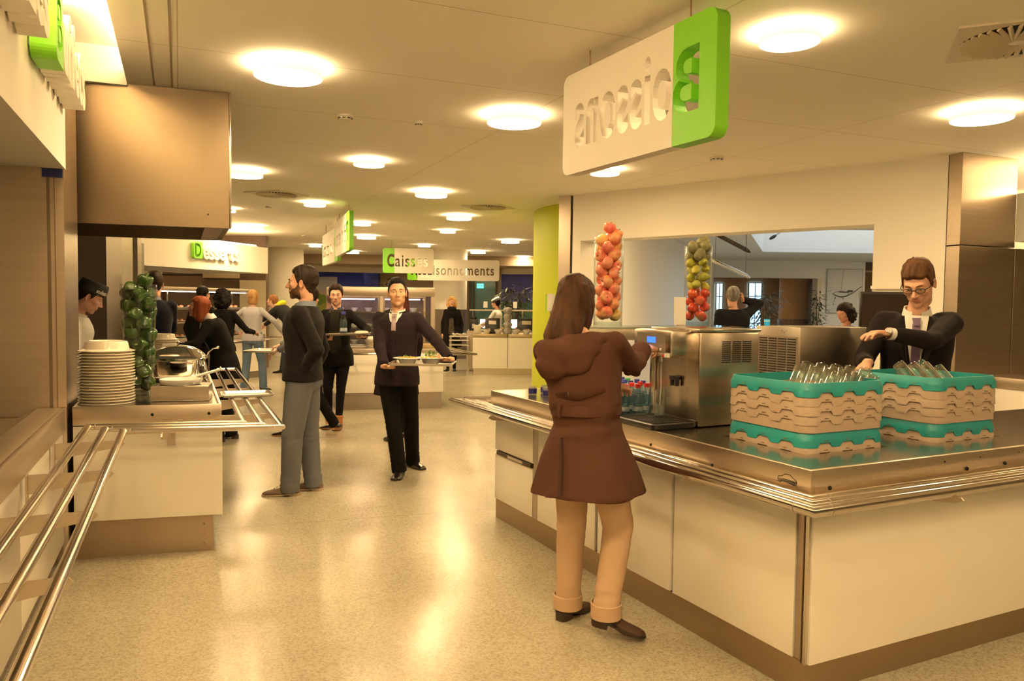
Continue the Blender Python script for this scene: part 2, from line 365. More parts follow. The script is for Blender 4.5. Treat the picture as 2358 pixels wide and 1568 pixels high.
# blue daylight windows of the lobby, between tan piers
DAY = mat('daylit_pane', (.2, .35, .5), .2, emit=(.42, .72, 1.0), estr=1.3)
nwin = 2
for (p0, p1, q0, q1) in ((1622, 1640, 652, 735), (1649, 1663, 652, 735), (1724, 1752, 651, 746), (1878, 1888, 658, 745)):
    a0 = xz(p0, q0, LY - .05); a1 = xz(p1, q1, LY - .05)
    wnd = struct(MB().box(((a0.x + a1.x) / 2, LY - .03, (a0.z + .3) / 2), (a1.x - a0.x, .02, a0.z - .3)), 'window_%d' % nwin, DAY, smooth=0); nwin += 1
    fr = MB(); w_ = a1.x - a0.x; zc = (a0.z + .3) / 2
    for k in range(5): fr.box(((a0.x + a1.x) / 2, LY - .06, .3 + (a0.z - .3) * k / 4), (w_, .03, .035))
    fr.box((a0.x, LY - .06, zc), (.05, .04, a0.z - .3)).box((a1.x, LY - .06, zc), (.05, .04, a0.z - .3)).box(((a0.x + a1.x) / 2, LY - .06, zc), (.03, .03, a0.z - .3))
    fr.build('window_frame', mat('pale_frame', (.55, .66, .74), .5), wnd, smooth=0)
# lobby pier and round column with a wooden base
c0 = xz(1808, 640, 28); c1 = xz(1872, 640, 28)
cc = ((c0.x + c1.x) / 2, 28.5); rad = (c1.x - c0.x) / 2
col = thing('column', (cc[0], cc[1], 0), 'tan round column with a dark striped wooden base, beyond the opening', 'column')
MB().lathe([(rad, 1.06), (rad, 2.70)], n=32).build('shaft', mat('column_tan', (.60, .38, .19), .6), col)
wood = mat('striped_wood', (.13, .07, .04), .35, var=(9, 1, (.42, .28, .18)), stretch=(6, 6, .12))
MB().lathe([(rad + .03, 0), (rad + .03, 1.06), (rad, 1.07)], n=32).build('base_cladding', wood, col)
# ---- far end of the hall
TAUPE = mat('dim_taupe', (.36, .28, .20), .8)  # dark colour stands in for the dimmer light on the far ceiling
bx('trim_8', -14, 3.2, 23.9, 24.05, 2.66, 3.0, TAUPE)
bx('ceiling_far', -14, 5, 24.0, 40, 2.66, 2.70, mat('far_ceiling', (.62, .52, .38), .8))
mb = MB(); r0, r1 = [], []
for k in range(25):
    t = k / 24; x = -9 + 12 * t; y = 24.6 + 1.6 * math.sin(t * PI * 1.0) ; r0.append((x, y, 2.47)); r1.append((x, y, 2.665))
mb.loft([r0, r1], cap=False, closed=False); struct(mb, 'trim_9', PAINT)
BLUEW = mat('blue_wall', (.035, .06, .42), .55, emit=(.05, .10, .75), estr=.12)
BLUEW = mat('blue_wall_paint', (.045, .075, .55), .6)
WY = 27.2
bx('wall_back', -14, 5, WY + .5, WY + .7, 0, 2.7, mat('far_wall', (.62, .50, .34), .8))
def fw(name, p0, p1, q0, q1, m, dy=0):
    a0 = xz(p0, q0, WY - dy); a1 = xz(p1, q1, WY - dy)
    return bx(name, a0.x, a1.x, WY - dy, WY - dy + .4, max(0, a1.z), min(a0.z, 2.66), m)
fw('wall_blue', 700, 845, 600, 860, BLUEW)
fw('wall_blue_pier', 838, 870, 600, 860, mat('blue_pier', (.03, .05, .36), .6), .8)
fw('wall_beige', 870, 918, 600, 860, mat('beige_plain', (.72, .56, .34), .7), .1)  # wall in one even beige
fw('wall_brown', 918, 1000, 600, 860, mat('brown_grey', (.34, .25, .18), .6), .9)
fw('wall_cream', 1147, 1152, 600, 860, PAINT, 1.1)
VIO = mat('violet_wall', (.10, .11, .62), .5); GRN = mat('seagreen_wall', (.10, .30, .24), .5)
a = xz(1151, 640, WY - 1); b = xz(1236, 640, WY - 1); zt = 2.66; zm = xz(1200, 696, WY - 1).z
bx('wall_violet', a.x, b.x, WY - 1, WY - .7, zm, zt, VIO); bx('wall_seagreen', a.x, b.x, WY - 1, WY - .7, 0, zm, GRN)
zq = xz(1200, 671, WY - 1).z
bx('trim_10', a.x, b.x, WY - 1.02, WY - .99, zm, zq, mat('violet_light', (.17, .19, .66), .5))
# glazed door at the far end, teal beyond
a = xz(1083, 656, 25.5); b = xz(1143, 656, 25.5)
dr = bx('door_1', a.x, b.x, 25.52, 25.56, .02, 2.3, mat('teal_glass', (.10, .22, .24), .12))
fr = MB()
for x in (a.x, a.x + .12, b.x): fr.box((x, 25.5, 1.15), (.06, .08, 2.3))
fr.box(((a.x + b.x) / 2, 25.5, 2.3), (b.x - a.x + .06, .08, .06)); fr.build('door_frame', mat('dark_frame', (.05, .035, .03), .5), dr, smooth=0)
bx('wall_over_door', a.x - .1, b.x + .15, 25.6, 25.8, 2.3, 2.7, BROWNW)
p = xz(1106, 657, 25.3)
ex = thing('exit_sign', (p.x, 25.3, p.z - .1), 'small green lit exit sign above the far glazed door', 'exit sign')
for sx in (-.08, .08): MB().tube([(sx, 0, .15), (sx, 0, 2.66 - (p.z - .1))], .006, 6).build('rod', mat('vent_vane', (.62, .55, .42), .5), ex)
MB().box((0, 0, .08), (.22, .05, .15)).build('housing', mat('exit_green', (.02, .30, .18), .4, emit=(.1, .9, .55), estr=.9), ex, smooth=0, bevel=.004)
mb = MB(); mb.box((.03, -.03, .09), (.08, .006, .02)).box((-.05, -.03, .085), (.02, .006, .06)).ball((-.05, -.03, .125), (.014, .004, .014)); mb.build('running_figure', mat('exit_white', (.8, .9, .85), .5), ex)
# mural of mountains on the far wall
a = xz(703, 645, WY - .3); b = xz(772, 700, WY - .3); W_ = b.x - a.x; Hh = 1.25; z0 = 2.36 - Hh
mu = thing('mural', (a.x, WY - .016, z0), 'large landscape mural with green slopes and snowy peaks on the far wall', 'mural')
MB().box((W_ / 2, 0, Hh / 2), (W_, .03, Hh)).build('panel', mat('mural_sky', (.62, .66, .78), .6), mu, smooth=0)
def ridge(name, h, amp, f, y, m, sd_):
    mb = MB(); n = 40; top = [(W_ * i / n, h + amp * noise.noise(Vector((f * i / n, sd_, 0))) + amp * .4 * noise.noise(Vector((f * 4 * i / n, sd_, 3)))) for i in range(n + 1)]
    pl = [(0, 0)] + top + [(W_, 0)]; mb.loft([[(x, y, z) for x, z in pl], [(x, y - .006, z) for x, z in pl]]); mb.build(name, m, mu, smooth=0)
ridge('peaks', .86, .3, 3, -.016, mat('mural_snow', (.75, .62, .52), .6), 1); ridge('slopes', .62, .3, 2, -.024, mat('mural_green', (.26, .42, .08), .6), 5); ridge('meadow', .3, .2, 2, -.032, mat('mural_meadow', (.5, .55, .12), .6), 9)
# round columns of the hall
def hall_column(p0, p1, Y, label, clad, zc=1.33):
    a = xz(p0, 600, Y); b = xz(p1, 600, Y); r = (b.x - a.x) / 2
    c = thing('column', ((a.x + b.x) / 2, Y, 0), label, 'column', 'round columns of the hall')
    MB().lathe([(r, zc if clad else 0), (r, CEIL)], n=40).build('shaft', PAINT, c)
    if clad: MB().lathe([(r + .02, 0), (r + .02, zc), (r, zc + .005)], n=40).build('base_cladding', DARKSTEEL, c)
    return c
hall_column(615, 698, 21.5, 'thick cream round column right of the desserts fascia', False)
hall_column(998, 1076, 21.3, 'cream round column with brown metal cladding behind the hanging signs', True)
# kitchen side walls behind the chef
def vbox(name, p0, p1, Y, z0, z1, m, dep=.3):
    a = xz(p0, 700, Y); b = xz(p1, 700, Y); return bx(name, a.x, b.x, Y, Y + dep, z0, z1, m)
vbox('wall_kitchen', 120, 246, 7.6, 0, CEIL, DARKSTEEL)
vbox('wall_kitchen_column', 249, 277, 8.8, 0, CEIL, STEEL)
vbox('wall_kitchen_far', 262, 306, 9.4, 0, 2.2, DARKSTEEL)
vbox('wall_kitchen_post', 304, 318, 9.3, 0, CEIL, STEEL, .1)
vbox('wall_kitchen_upper', 262, 306, 9.35, 2.2, CEIL, PAINT)
bx('wall_left_far', -14, -13.9, -3, 36, 0, 3, PAINT)
bx('wall_behind', -14, 16, -5, -4.9, 0, 3, PAINT)
# ================================================================== CEILING LAMPS (they light the hall)
LAMPS = [(664, 178, .40), (1818, 104, .30), (2260, 276, .40), (1184, 285, .40), (561, 406, .40), (850, 384, .30), (1393, 404, .30), (993, 452, .40), (725, 476, .30), (1057, 505, .40),
         (581, 526, .40), (519, 489, .30), (834, 520, .30), (844, 549, .40), (1031, 537, .30), (1175, 559, .40), (726, 569, .30), (810, 583, .40), (977, 569, .30), (1101, 583, .40), (1205, 595, .30)]
WH = ['above the left-hand counter end, nearest on the left', 'small, right of the green sign end', 'large, near the right edge of the hall ceiling', 'large, left of the drinks sign', 'large, just right of the steel hood', 'small, between the hood and the centre',
      'small, below the drinks sign', 'large, in the middle of the ceiling', 'small, left of the far grey vent', 'large, under the centre-right vent', 'large, above the desserts fascia', 'small, half hidden by the hood edge', 'small, just right of the far green-edged sign',
      'large, beside the far green-edged sign', 'small, above the checkout sign', 'large, far right of centre', 'small, left of the far green-edged sign', 'large, below the far green-edged sign', 'small, right above the checkout sign', 'large, above the seasoning sign end', 'small, beside the lime wall']
LGLOW = emission('lamp_diffuser', WARM, LAMP_POWER)
LUP = emission('lamp_uplight', WARM, LAMP_POWER * .88)
LRIM = mat('lamp_rim', (.85, .78, .68), .5, emit=(1, .74, .50), estr=.50)
def make_lamp(R, loc, label):
    t = thing('ceiling_lamp', loc, label, 'ceiling lamp', 'round ceiling lamps')
    h = .072 * R / .2 if R > .18 else .06
    MB().disc((0, 0, -h), R, 32, up=False).build('diffuser', LGLOW, t, smooth=0)
    MB().lathe([(R - .001, -h), (R + .006, -h), (R + .006, -.030), (R - .001, -.030)], n=32).build('rim', LRIM, t)
    MB().disc((0, 0, -.029), R, 32, up=True).build('upper_glow', LUP, t, smooth=0)
    MB().lathe([(R * .3, -.03), (R * .3, 0)], n=16).build('mount', PAINT, t)
    return t
protoL = protoS = None
for (px, py, D), wh in zip(LAMPS, WH):
    p = Pz(px, py, CEIL - .07); lab = 'round glowing ceiling lamp, ' + wh
    if D > .35:
        if protoL is None: protoL = make_lamp(.20, (p.x, p.y, CEIL), lab)
        else: dup(protoL, (p.x, p.y, CEIL), label=lab)
    else:
        if protoS is None: protoS = make_lamp(.15, (p.x, p.y, CEIL), lab)
        else: dup(protoS, (p.x, p.y, CEIL), label=lab)
# the same lamps continue over and behind the camera, and behind the desserts end
for i, (x, y) in enumerate([(.35, 1.5), (2.9, 1.2), (-.15, -.8), (1.6, -1.0), (3.4, -1.6), (5.2, 1.6), (6.2, 4.3), (-6.0, 9.5), (-9.5, 14), (-8.5, 19)]):
    dup(protoS if i % 2 else protoL, (x, y, CEIL), label='round glowing ceiling lamp outside the picture')
for i, (x, y) in enumerate([(3.6, 11.2), (6.3, 10.2), (2.3, 10.9), (4.7, 9.2), (5.4, 11.6), (8.6, 12.6), (7.0, 8.6), (9.4, 18.6), (11.2, 22.5), (7.0, 28)]):  # unseen lamps added to warm the dining room and lobby
    dup(protoS, (x, y, CEIL if y < 24.6 else 2.66), label='small round ceiling lamp added out of view to warm the dining room')
# cove lights
def strip(name, a, b, z, wdt, label, power, up=True):
    a, b = Vector((a[0], a[1], z)), Vector((b[0], b[1], z)); L = (b - a).length; ang = math.atan2((b - a).y, (b - a).x)
    t = thing(name, (a + b) / 2, label, 'light strip', rz=ang)
    MB().box((0, 0, .02), (L, wdt, .02)).build('tray', PAINT, t, smooth=0)
    MB().box((0, 0, .042), (L - .04, wdt * .6, .02)).build('tube', emission('cove_' + str(power), WARM, power), t, smooth=0)
    return t
q0 = PW - AL * .15 - BL * .16; q1 = PW - AL * 4.6 - BL * .16
strip('cove_light', q1, q0, FASC1, .16, 'long glowing strip lying on top of the left fascia', COVE_POWER)
q0 = h0 - trn * .15 + td * .1; q1 = tr - trn * .15
strip('cove_light', q1, q0, CEIL + .081, .14, 'hidden glowing strip added to brighten the ceiling trough at the left', 26)  # extra strip, out of sight, added to brighten the dark trough end
q0 = fa + Vector((.1, .3)); q1 = fb + Vector((.1, .3))
strip('cove_light', q0, q1, 2.62, .16, 'glowing strip on top of the fascia at the far right', COVE_POWER)
# far low downlights
for i, (px, py) in enumerate([(755, 648), (800, 649), (757, 610), (880, 617), (1020, 625)]):
    p = Pz(px, py, 2.66) if py > 625 else Pz(px, 632 - i, 2.66)
    if p.y > 27 or p.y < 24.2: p.y = 25.3 + .3 * i; 
    t = thing('downlight', (p.x, p.y, 2.66), 'tiny recessed spotlight, number %s along the low far ceiling from the left' % ['one', 'two', 'three', 'four', 'five'][i], 'spotlight', 'recessed spots of the far ceiling')
    MB().disc((0, 0, -.012), .07, 16, up=False).build('lens', emission('spot', (1, .8, .5), 14), t, smooth=0)
    MB().lathe([(.07, -.014), (.09, -.012), (.09, 0)], n=16).build('ring', PAINT, t)
# ceiling vents, smoke detectors
def vent(px, py, S, label, rz):
    p = Pz(px, py, CEIL); t = thing('ceiling_vent', (p.x, p.y, CEIL), label, 'ceiling vent', 'square ceiling vents with swirl slots', rz=rz)
    MB().box((0, 0, -.006), (S, S, .012)).build('plate', mat('vent_plate', (.70, .64, .55), .5), t, smooth=0)
    R = S * .44; MB().disc((0, 0, -.0125), R, 40, up=False).build('recess', HOLE, t, smooth=0)
    mb = MB()
    for k in range(36):
        a = 2 * PI * k / 36; mb.box((math.cos(a) * R * .58, math.sin(a) * R * .58, -.018), (R * .86, .022, .010), Matrix.Rotation(a + .12, 3, 'Z') @ Matrix.Rotation(.6, 3, 'X'))
    mb.build('vane', mat('vent_vane', (.62, .55, .42), .5), t, smooth=0).name = 'swirl_vanes'
    MB().lathe([(.001, -.026), (R * .16, -.024), (R * .16, -.012)], n=20).build('hub', PAINT, t)
    return t
vent(2345, 88, .62, 'square ceiling vent with dark swirl slots, cut by the right picture edge', -.404)
vent(637, 446, .60, 'square ceiling vent between the hood and the centre of the ceiling', -.404)
vent(1124, 476, .60, 'square ceiling vent right of the centre of the ceiling', -.404)
def detector(px, py, R, label):
    p = Pz(px, py, CEIL); t = thing('smoke_detector', (p.x, p.y, CEIL), label, 'smoke detector', 'white smoke detectors')
    MB().lathe([(.001, -.034), (R * .7, -.032), (R * .82, -.016), (R, -.014), (R, 0)], n=24).build('body', PAINT, t)
    mb = MB()
    for k in range(8): a = PI / 4 * k; mb.box((math.cos(a) * R * .76, math.sin(a) * R * .76, -.024), (.008, R * .35, .006), Matrix.Rotation(a, 3, 'Z'))
    mb.build('slots', HOLE, t, smooth=0)
detector(795, 266, .065, 'white smoke detector beside the nearest lamp on the left'); detector(1650, 362, .07, 'white smoke detector right of the drinks sign'); detector(964, 280, .03, 'tiny sprinkler-like detector left of the middle lamp')
detector(619, 474, .05, 'small detector below the left ceiling vent'); detector(700, 542, .05, 'small detector above the far column'); detector(1129, 562, .05, 'small detector near the far right lamps')
# ================================================================== OBJECT HELPERS
def frame(a, b=None):
    """rotation matrix with local x along a (plan direction)"""
    a = Vector(a).normalized(); return Matrix(((a.x, -a.y, 0), (a.y, a.x, 0), (0, 0, 1)))
def obox(mb, c, d, ax):                      # box with its x axis along plan vector ax, c = centre
    return mb.box(c, d, frame(ax))
def ax_box(mb, o, X, Y, x0, x1, y0, y1, z0, z1):
    """box in the oblique frame o + X*x + Y*y"""
    ps = [o + X * x + Y * y for x, y in ((x0, y0), (x1, y0), (x1, y1), (x0, y1))]
    return mb.prism([(p.x, p.y) for p in ps], z0, z1)
def offset_path(pts, d):
    """offset an open plan polyline to its right by d, mitred"""
    out = []; n = len(pts)
    for i in range(n):
        ds = []
        if i > 0: ds.append((pts[i] - pts[i - 1]).normalized())
        if i < n - 1: ds.append((pts[i + 1] - pts[i]).normalized())
        ns = [Vector((v.y, -v.x)) for v in ds]
        if len(ns) == 1: out.append(pts[i] + ns[0] * d)
        else: m = (ns[0] + ns[1]).normalized(); out.append(pts[i] + m * (d / m.dot(ns[0])))
    return out
def tray_rail(label, pts, offs, z, r, brackets, base, blen=None):
    """three parallel pipes following plan polyline pts; brackets = list of (plan point, outward direction)"""
    t = thing('tray_rail', base, label, 'tray rail')
    for d in offs:
        q = offset_path(pts, d) if not isinstance(d, list) else d
        mb = MB(); mb.tube([(p.x, p.y, z) for p in q], r, 14); mb.build('pipe', PIPE, t, world=True, smooth=40)
        jb = MB()
        for i in range(1, len(q) - 1):
            for s_ in (-1, 1):
                dd = (q[i + s_] - q[i]).normalized(); p = q[i] + dd * (r * 2.2); jb.tube([(p.x, p.y, z), (p.x + dd.x * .003, p.y + dd.y * .003, z)], r * 1.04, 14)
        if jb.v: jb.build('pipe_joint', STEEL, t, world=True)
    L0 = blen or max(offs) + .03
    for p, o in brackets:
        p = Vector((p[0], p[1])); o = Vector((o[0], o[1])).normalized(); s = Vector((-o.y, o.x)); th = .004
        mb = MB(); pr = [(0, z - r - .002), (L0, z - r - .002), (L0 + .012, z - r - .018), (L0 - .005, z - r - .034), (0, z - r - .085)]
        mb.loft([[(p.x + o.x * u + s.x * w_, p.y + o.y * u + s.y * w_, v) for u, v in pr] for w_ in (-th, th)])
        mb.loft([[(p.x + o.x * w_ + s.x * u, p.y + o.y * w_ + s.y * u, v) for u, v in ((-.022, z - r + .0), (.022, z - r + .0), (.022, z - r - .12), (-.022, z - r - .12))] for w_ in (.0, .008)])
        mb.build('bracket', STEEL, t, world=True, smooth=30)
    return t
# ================================================================== LEFT: front counter along the wall
EDGE = PW + BL * .0
Lc = thing('serving_counter', (PW.x, PW.y, 0) - AL * 2 - BL * .3 if False else Vector((PW.x, PW.y, 0)) - AL * 2 - BL * .4, 'steel and white serving counter along the left wall, nearest the camera', 'counter')
O = Vector((PW.x, PW.y, 0)) - BL * .004
def ab(mb, a0, a1, b0, b1, z0, z1): return ax_box(mb, O, -AL, -BL, a0, a1, b0, b1, z0, z1)
mb = MB(); ab(mb, .01, 4.4, 0, .022, .775, .90); ab(mb, .01, 4.4, .022, .14, .892, .90); mb.build('front_apron', STEEL, Lc, world=True, bevel=.002)
mb = MB(); ab(mb, .012, 4.4, .14, .165, .845, .893); ab(mb, .012, 4.4, .165, 1.2, .845, .853); mb.build('recessed_top', STEELH, Lc, world=True, smooth=0)
mb = MB(); ab(mb, .20, 4.3, .36, .375, .853, .868); mb.build('dark_slot', BLACK, Lc, world=True, smooth=0)
mb = MB(); ab(mb, .20, 4.3, .375, .9, .853, .862); mb.build('cold_plate', DARKSTEEL, Lc, world=True, smooth=0)
for k, (a0, a1) in enumerate(((.045, 1.335), (1.345, 2.6), (2.61, 4.4))):
    mb = MB(); ab(mb, a0, a1, .012, .034, .14, .772); mb.build('front_panel', WHITE, Lc, world=True, bevel=.002)
mb = MB(); ab(mb, .01, 4.4, .06, 1.1, .0, .14); mb.build('plinth', DARKSTEEL, Lc, world=True, smooth=0)
mb = MB(); ab(mb, .01, 4.4, .04, 1.1, .14, .84); mb.build('carcass', DARKSTEEL, Lc, world=True, smooth=0)
mb = MB(); ab(mb, .0, .04, -.006, .02, .0, .90); mb.build('end_post', STEEL, Lc, world=True, smooth=0)
# wall corner slot and blue tag on the steel partition
p0 = PW - FD * .13
mb = MB(); [mb.box(PW - BL * k_ - AL * .004 + Vector((0, 0, 1.56)), (w_, .008, 1.32), frame(BL)) for k_, w_ in ((.075, .016), (.045, .005))]; struct(mb, 'trim_12', mat('slot', (.20, .15, .10), .4, .6), smooth=0)
p = PW - FD * .06
single(MB().box(PW - BL * .052 - AL * .012 + Vector((0, 0, 2.21)), (.10, .02, .045), frame(BL)), 'corner_tag', mat('blue_tag', (.01, .02, .16), .4), 'small dark blue tag under the fascia corner on the steel partition', 'tag', smooth=0)
# rails, inner corner and round the left island
FLc = Vector((PW.x, PW.y)); FRc = Vector((-1.724, 4.606)); BLk = FRc + V2(AL) * 3.62
path = [FLc - V2(AL) * 4.2, FLc, FRc, BLk]
br = []
for a in (.53, 1.30, 2.0, 2.7, 3.4): p = FLc - V2(AL) * a; br.append((p, BL))
br.append((FLc + V2(FD) * .548, (.258, -.966)))
for a in (.35, 1.15, 1.95, 2.75): br.append((FRc + V2(AL) * a, BL))
rl = tray_rail('three-pipe steel tray rail along the left counter and around the pepper-vase island', path, [.115, .21, .305], .80, .0165, br, (-1.3, 4.3, 0), .315)
q = [offset_path(path, d)[-1] for d in (.115, .305)]
MB().tube([(q[0].x, q[0].y, .80), (q[1].x, q[1].y, .80)], .0165, 12).build('end_pipe', PIPE, rl, world=True)
# ================================================================== LEFT ISLAND
OI = Vector((-2.497, 4.402, 0)); XI = FD.copy(); YI = AL.copy(); WI = .80; LI_ = 3.5
li = thing('serving_island', OI + XI * .4 + YI * 1.7, 'white serving island with steel top carrying the plates and the pepper vase', 'counter')
def ib(mb, x0, x1, y0, y1, z0, z1): return ax_box(mb, OI, XI, YI, x0, x1, y0, y1, z0, z1)
ib(MB(), 0, WI, 0, .022, .79, .90).build('front_apron', STEEL, li, world=True, bevel=.002)
mb = MB(); ib(mb, WI - .022, WI, .022, LI_, .79, .90); mb.build('side_apron', STEEL, li, world=True, bevel=.002)
ib(MB(), 0, WI - .022, .022, LI_, .80, .895).build('worktop', STEELH, li, world=True, smooth=0)
ib(MB(), 0, WI + .004, .012, .034, .232, .783).build('front_panel', WHITE, li, world=True, bevel=.002)
ib(MB(), WI - .02, WI + .002, .036, LI_, .232, .783).build('side_panel', WHITE, li, world=True, bevel=.002)
ib(MB(), .0, WI - .05, .07, LI_ - .1, 0, .25).build('plinth', mat('plinth_steel', (.50, .40, .30), .45, 1, bump=(50, 2), bstr=.05, stretch=(1, 1, 14)), li, world=True, smooth=0)
ib(MB(), 0, WI - .06, .04, LI_ - .05, .24, .80).build('carcass', DARKSTEEL, li, world=True, smooth=0)
for s_ in (.42, .73):
    p = OI + XI * s_ - Vector((-.258, .966, 0)) * .001
    MB().disc((0, 0, 0), .009, 14, M=Matrix.Rotation(PI / 2, 3, 'X')).build('bolt_hole', HOLE, li, smooth=0).location = (Matrix.Rotation(0, 3, 'Z') @ (p - li.location)) + Vector((0, -.002, .845))
for z in (.05, .11, .165):
    p = OI + XI * (WI - .10) + YI * .067
    MB().ball((p.x, p.y, z), (.006, .004, .006), 8, 6).build('screw', DARKSTEEL, li, world=True)
# hood above
HO = Vector((-2.837, 5.177, 0)); HB = (Vector((-1.978, 5.454, 0)) - HO).normalized(); HW = .903; HA = AL
hz = 2.016
hd = thing('extractor_hood', HO + HB * .45 + HA * .6 + Vector((0, 0, hz)), 'large brushed steel extractor hood hanging from the ceiling over the left island', 'extractor hood')
mb = MB()
def hbx(mb, x0, x1, y0, y1, z0, z1): return ax_box(mb, HO, HB, HA, x0, x1, y0, y1, z0, z1)
for a_ in ((-.6, HW, 0, .03), (-.6, -.57, .03, 1.22), (HW - .03, HW, .03, 1.22), (-.6, HW, 1.22, 1.25)): hbx(mb, *a_, hz, CEIL - .002)
mb.build('housing', mat('hood_steel', (.205, .16, .11), .36, 1, bump=(60, 3), bstr=.06, stretch=(1, 1, 16)), hd, world=True, smooth=30)
hbx(MB(), -.57, HW - .03, .03, 1.22, hz + .13, hz + .15).build('filter_panel', mat('filter_grey', (.30, .36, .36), .5, .7), hd, world=True, smooth=0)
hbx(MB(), HW - .16, HW - .03, .10, 1.2, hz + .005, hz + .128).build('grease_duct', DARKSTEEL, hd, world=True, smooth=0)
hbx(MB(), -.57, HW - .17, .03, .10, hz + .005, hz + .03).build('inner_lip', DARKSTEEL, hd, world=True, smooth=0)
p = HO + HB * (HW - .14) - Vector((-HB.y, HB.x, 0)) * .001
MB().ball((p.x, p.y, hz + .09), (.006, .006, .006), 8, 6).build('bolt_hole', HOLE, hd, world=True)
mb = MB(); hbx(mb, HW - .002, HW + .012, -.012, .06, hz, CEIL - .002); mb.build('corner_flange', PIPE, hd, world=True, bevel=.003)
# ================================================================== tableware
def plate_mesh(R, h):                    # an inverted deep plate: rim at z=0, foot up
    return [(R, 0), (R, .004), (R * .86, .009), (R * .80, .014), (R * .76, h * .8), (R * .72, h), (R * .60, h + .003), (R * .58, h - .003), (.001, h - .004)]
def lathe_thing(name, prof, m, loc, label, cat, group=None, n=36):
    o = MB().lathe(prof, n=n).build(name, m, loc=loc, smooth=50); return tag(o, label, cat, group)
ORD = ['lowest', 'second lowest', 'third from the bottom', 'fourth from the bottom', 'fifth from the bottom', 'sixth from the bottom', 'seventh from the bottom', 'eighth from the bottom', 'ninth from the bottom', 'tenth from the bottom', 'eleventh from the bottom', 'twelfth from the bottom', 'thirteenth from the bottom', 'fourteenth from the bottom', 'fifteenth from the bottom', 'sixteenth from the bottom', 'third from the top', 'second from the top', 'topmost']
base = Vector((-2.425, 4.645, .897)); src = None
for k in range(19):
    lab = 'cream upside-down plate, %s of the big stack on the left island' % ORD[k]
    loc = base + Vector((random.uniform(-.002, .002), random.uniform(-.002, .002), k * .0172 * (1.0)))
    if src is None: src = lathe_thing('deep_plate', plate_mesh(.155, .058), PLATE, loc, lab, 'plate', 'stack of deep plates on the left island', 56)
    else: dup(src, loc, label=lab)
b2 = Py(376, 812, 6.7); b2.z = .897
for k in range(17):
    z = .897 + k * .0172
    dup(src, (b2.x, b2.y, z), label='cream plate of the stack behind the pepper vase, %s' % ORD[k if k < 15 else k + 2], scale=.8)['group'] = 'farther stack of deep plates'
# small dessert plates by the chafing dish
b3 = Py(386, 900, 5.25); b3.z = .897; s2_ = None
for k in range(8):
    lab = 'small grey rimmed saucer by the chafing dish, %s of its stack' % (ORD[k] if k < 7 else 'topmost')
    loc = (b3.x, b3.y, .897 + k * .011)
    if s2_ is None: s2_ = lathe_thing('saucer', [(.001, .002), (.045, .002), (.052, .006), (.080, .014), (.082, .017), (.05, .010), (.001, .006)], mat('grey_stoneware', (.50, .44, .38), .2), loc, lab, 'saucer', 'stack of saucers', 30)
    else: dup(s2_, loc, label=lab)
# ------------------------------------------------------------------ glass vases and what fills them
def vase(loc, r0, r1, h, label, n=40):
    t = thing('glass_vase', loc, label, 'vase')
    mb = MB(); mb.lathe([(r0, 0.0), (r0, .03), (r1, h)], n=n); mb.lathe([(r1, h), (r1 - .004, h)], n=n); mb.lathe([(r1 - .004, h), (r0 - .004, .03)], n=n)
    mb.build('wall', GLASS, t, smooth=50)
    MB().lathe([(.001, .028), (r0 - .005, .028), (r0 - .003, .004), (.001, .004)], n=n).build('thick_base', thin_glass('glass_base', (.80, .86, .84)), t, smooth=50)
    return t
def fruit_lumpy(name, mats, R, prof, lobes, depth, seed, stem, stem_m, n=28, m=18, colf=None):
    """lobed body of revolution; stem = (length, radius)"""
    mb = MB(); rings = []
    for k in range(m + 1):
        t = PI * k / m; pr, pz = prof(t); ring = []
        for i in range(n):
            a = 2 * PI * i / n; rr = R * pr * (1 + depth * math.cos(lobes * a) * math.sin(t) ** .5 + .03 * math.sin(2 * a + seed)) if lobes else R * pr * (1 + .02 * math.sin(2 * a + seed))
            ring.append((max(rr, .0008) * math.cos(a), max(rr, .0008) * math.sin(a), R * pz * (1 + .04 * math.cos(a + seed))))
        rings.append(ring)
    mb.loft(rings)
    o = mb.build(name, mats, smooth=60)
    if stem:
        sb = MB(); L, r = stem; z0 = R * prof(PI)[1]
        sb.tube([(0, 0, z0 - .004), (.002, 0, z0 + L * .5), (.006, .002, z0 + L)], [r * 1.3, r, r * 1.1], 7); sb.build('stem', stem_m, o, smooth=50)
    return o
def pepper_prof(t):
    s, c = math.sin(t), -math.cos(t); r = s ** .62 * (1 + .12 * c); z = 1.02 * c - .0
    if c > .75: z -= (c - .75) * 1.3
    if c < -.85: z += (-.85 - c) * .9
    return r, z
def apple_prof(t):
    s, c = math.sin(t), -math.cos(t); r = s ** .8 * (1 + .08 * c); z = .90 * c
    if c > .80: z -= (c - .80) * 1.2
    if c < -.9: z += (-.9 - c) * .8
    return r, z
def pear_prof(t):
    c = -math.cos(t); u = (c + 1) / 2; r = math.sin(t) ** .75 * (1.0 - .52 * max(0, u - .35) ** 1.0 * 1.3); z = 1.32 * c + .2
    return max(r, .001), z
MSTEM = mat('stem_brown', (.12, .07, .03), .7); MSTG = mat('stem_green', (.14, .24, .05), .5)
PEP = mat('green_pepper', (.012, .045, .006), .22, coat=.3, var=(14, .7, (.04, .095, .012)), bump=(20, 2), bstr=.08)
peps = [fruit_lumpy('green_pepper', PEP, .047, pepper_prof, 4, .10, s, (.022, .0045), MSTG) for s in (0, 2, 4)]
apple_mats = [mat('apple_skin_a', (.80, .11, .10), .3, coat=.2, var=(16, 1, (.84, .42, .16)), stretch=(1, 1, .35)), mat('apple_skin_b', (.80, .34, .17), .3, coat=.2, var=(14, 1, (.82, .13, .12)), stretch=(1, 1, .35)), mat('apple_skin_c', (.76, .58, .15), .3, coat=.2, var=(12, .8, (.78, .25, .08)), stretch=(1, 1, .4))]
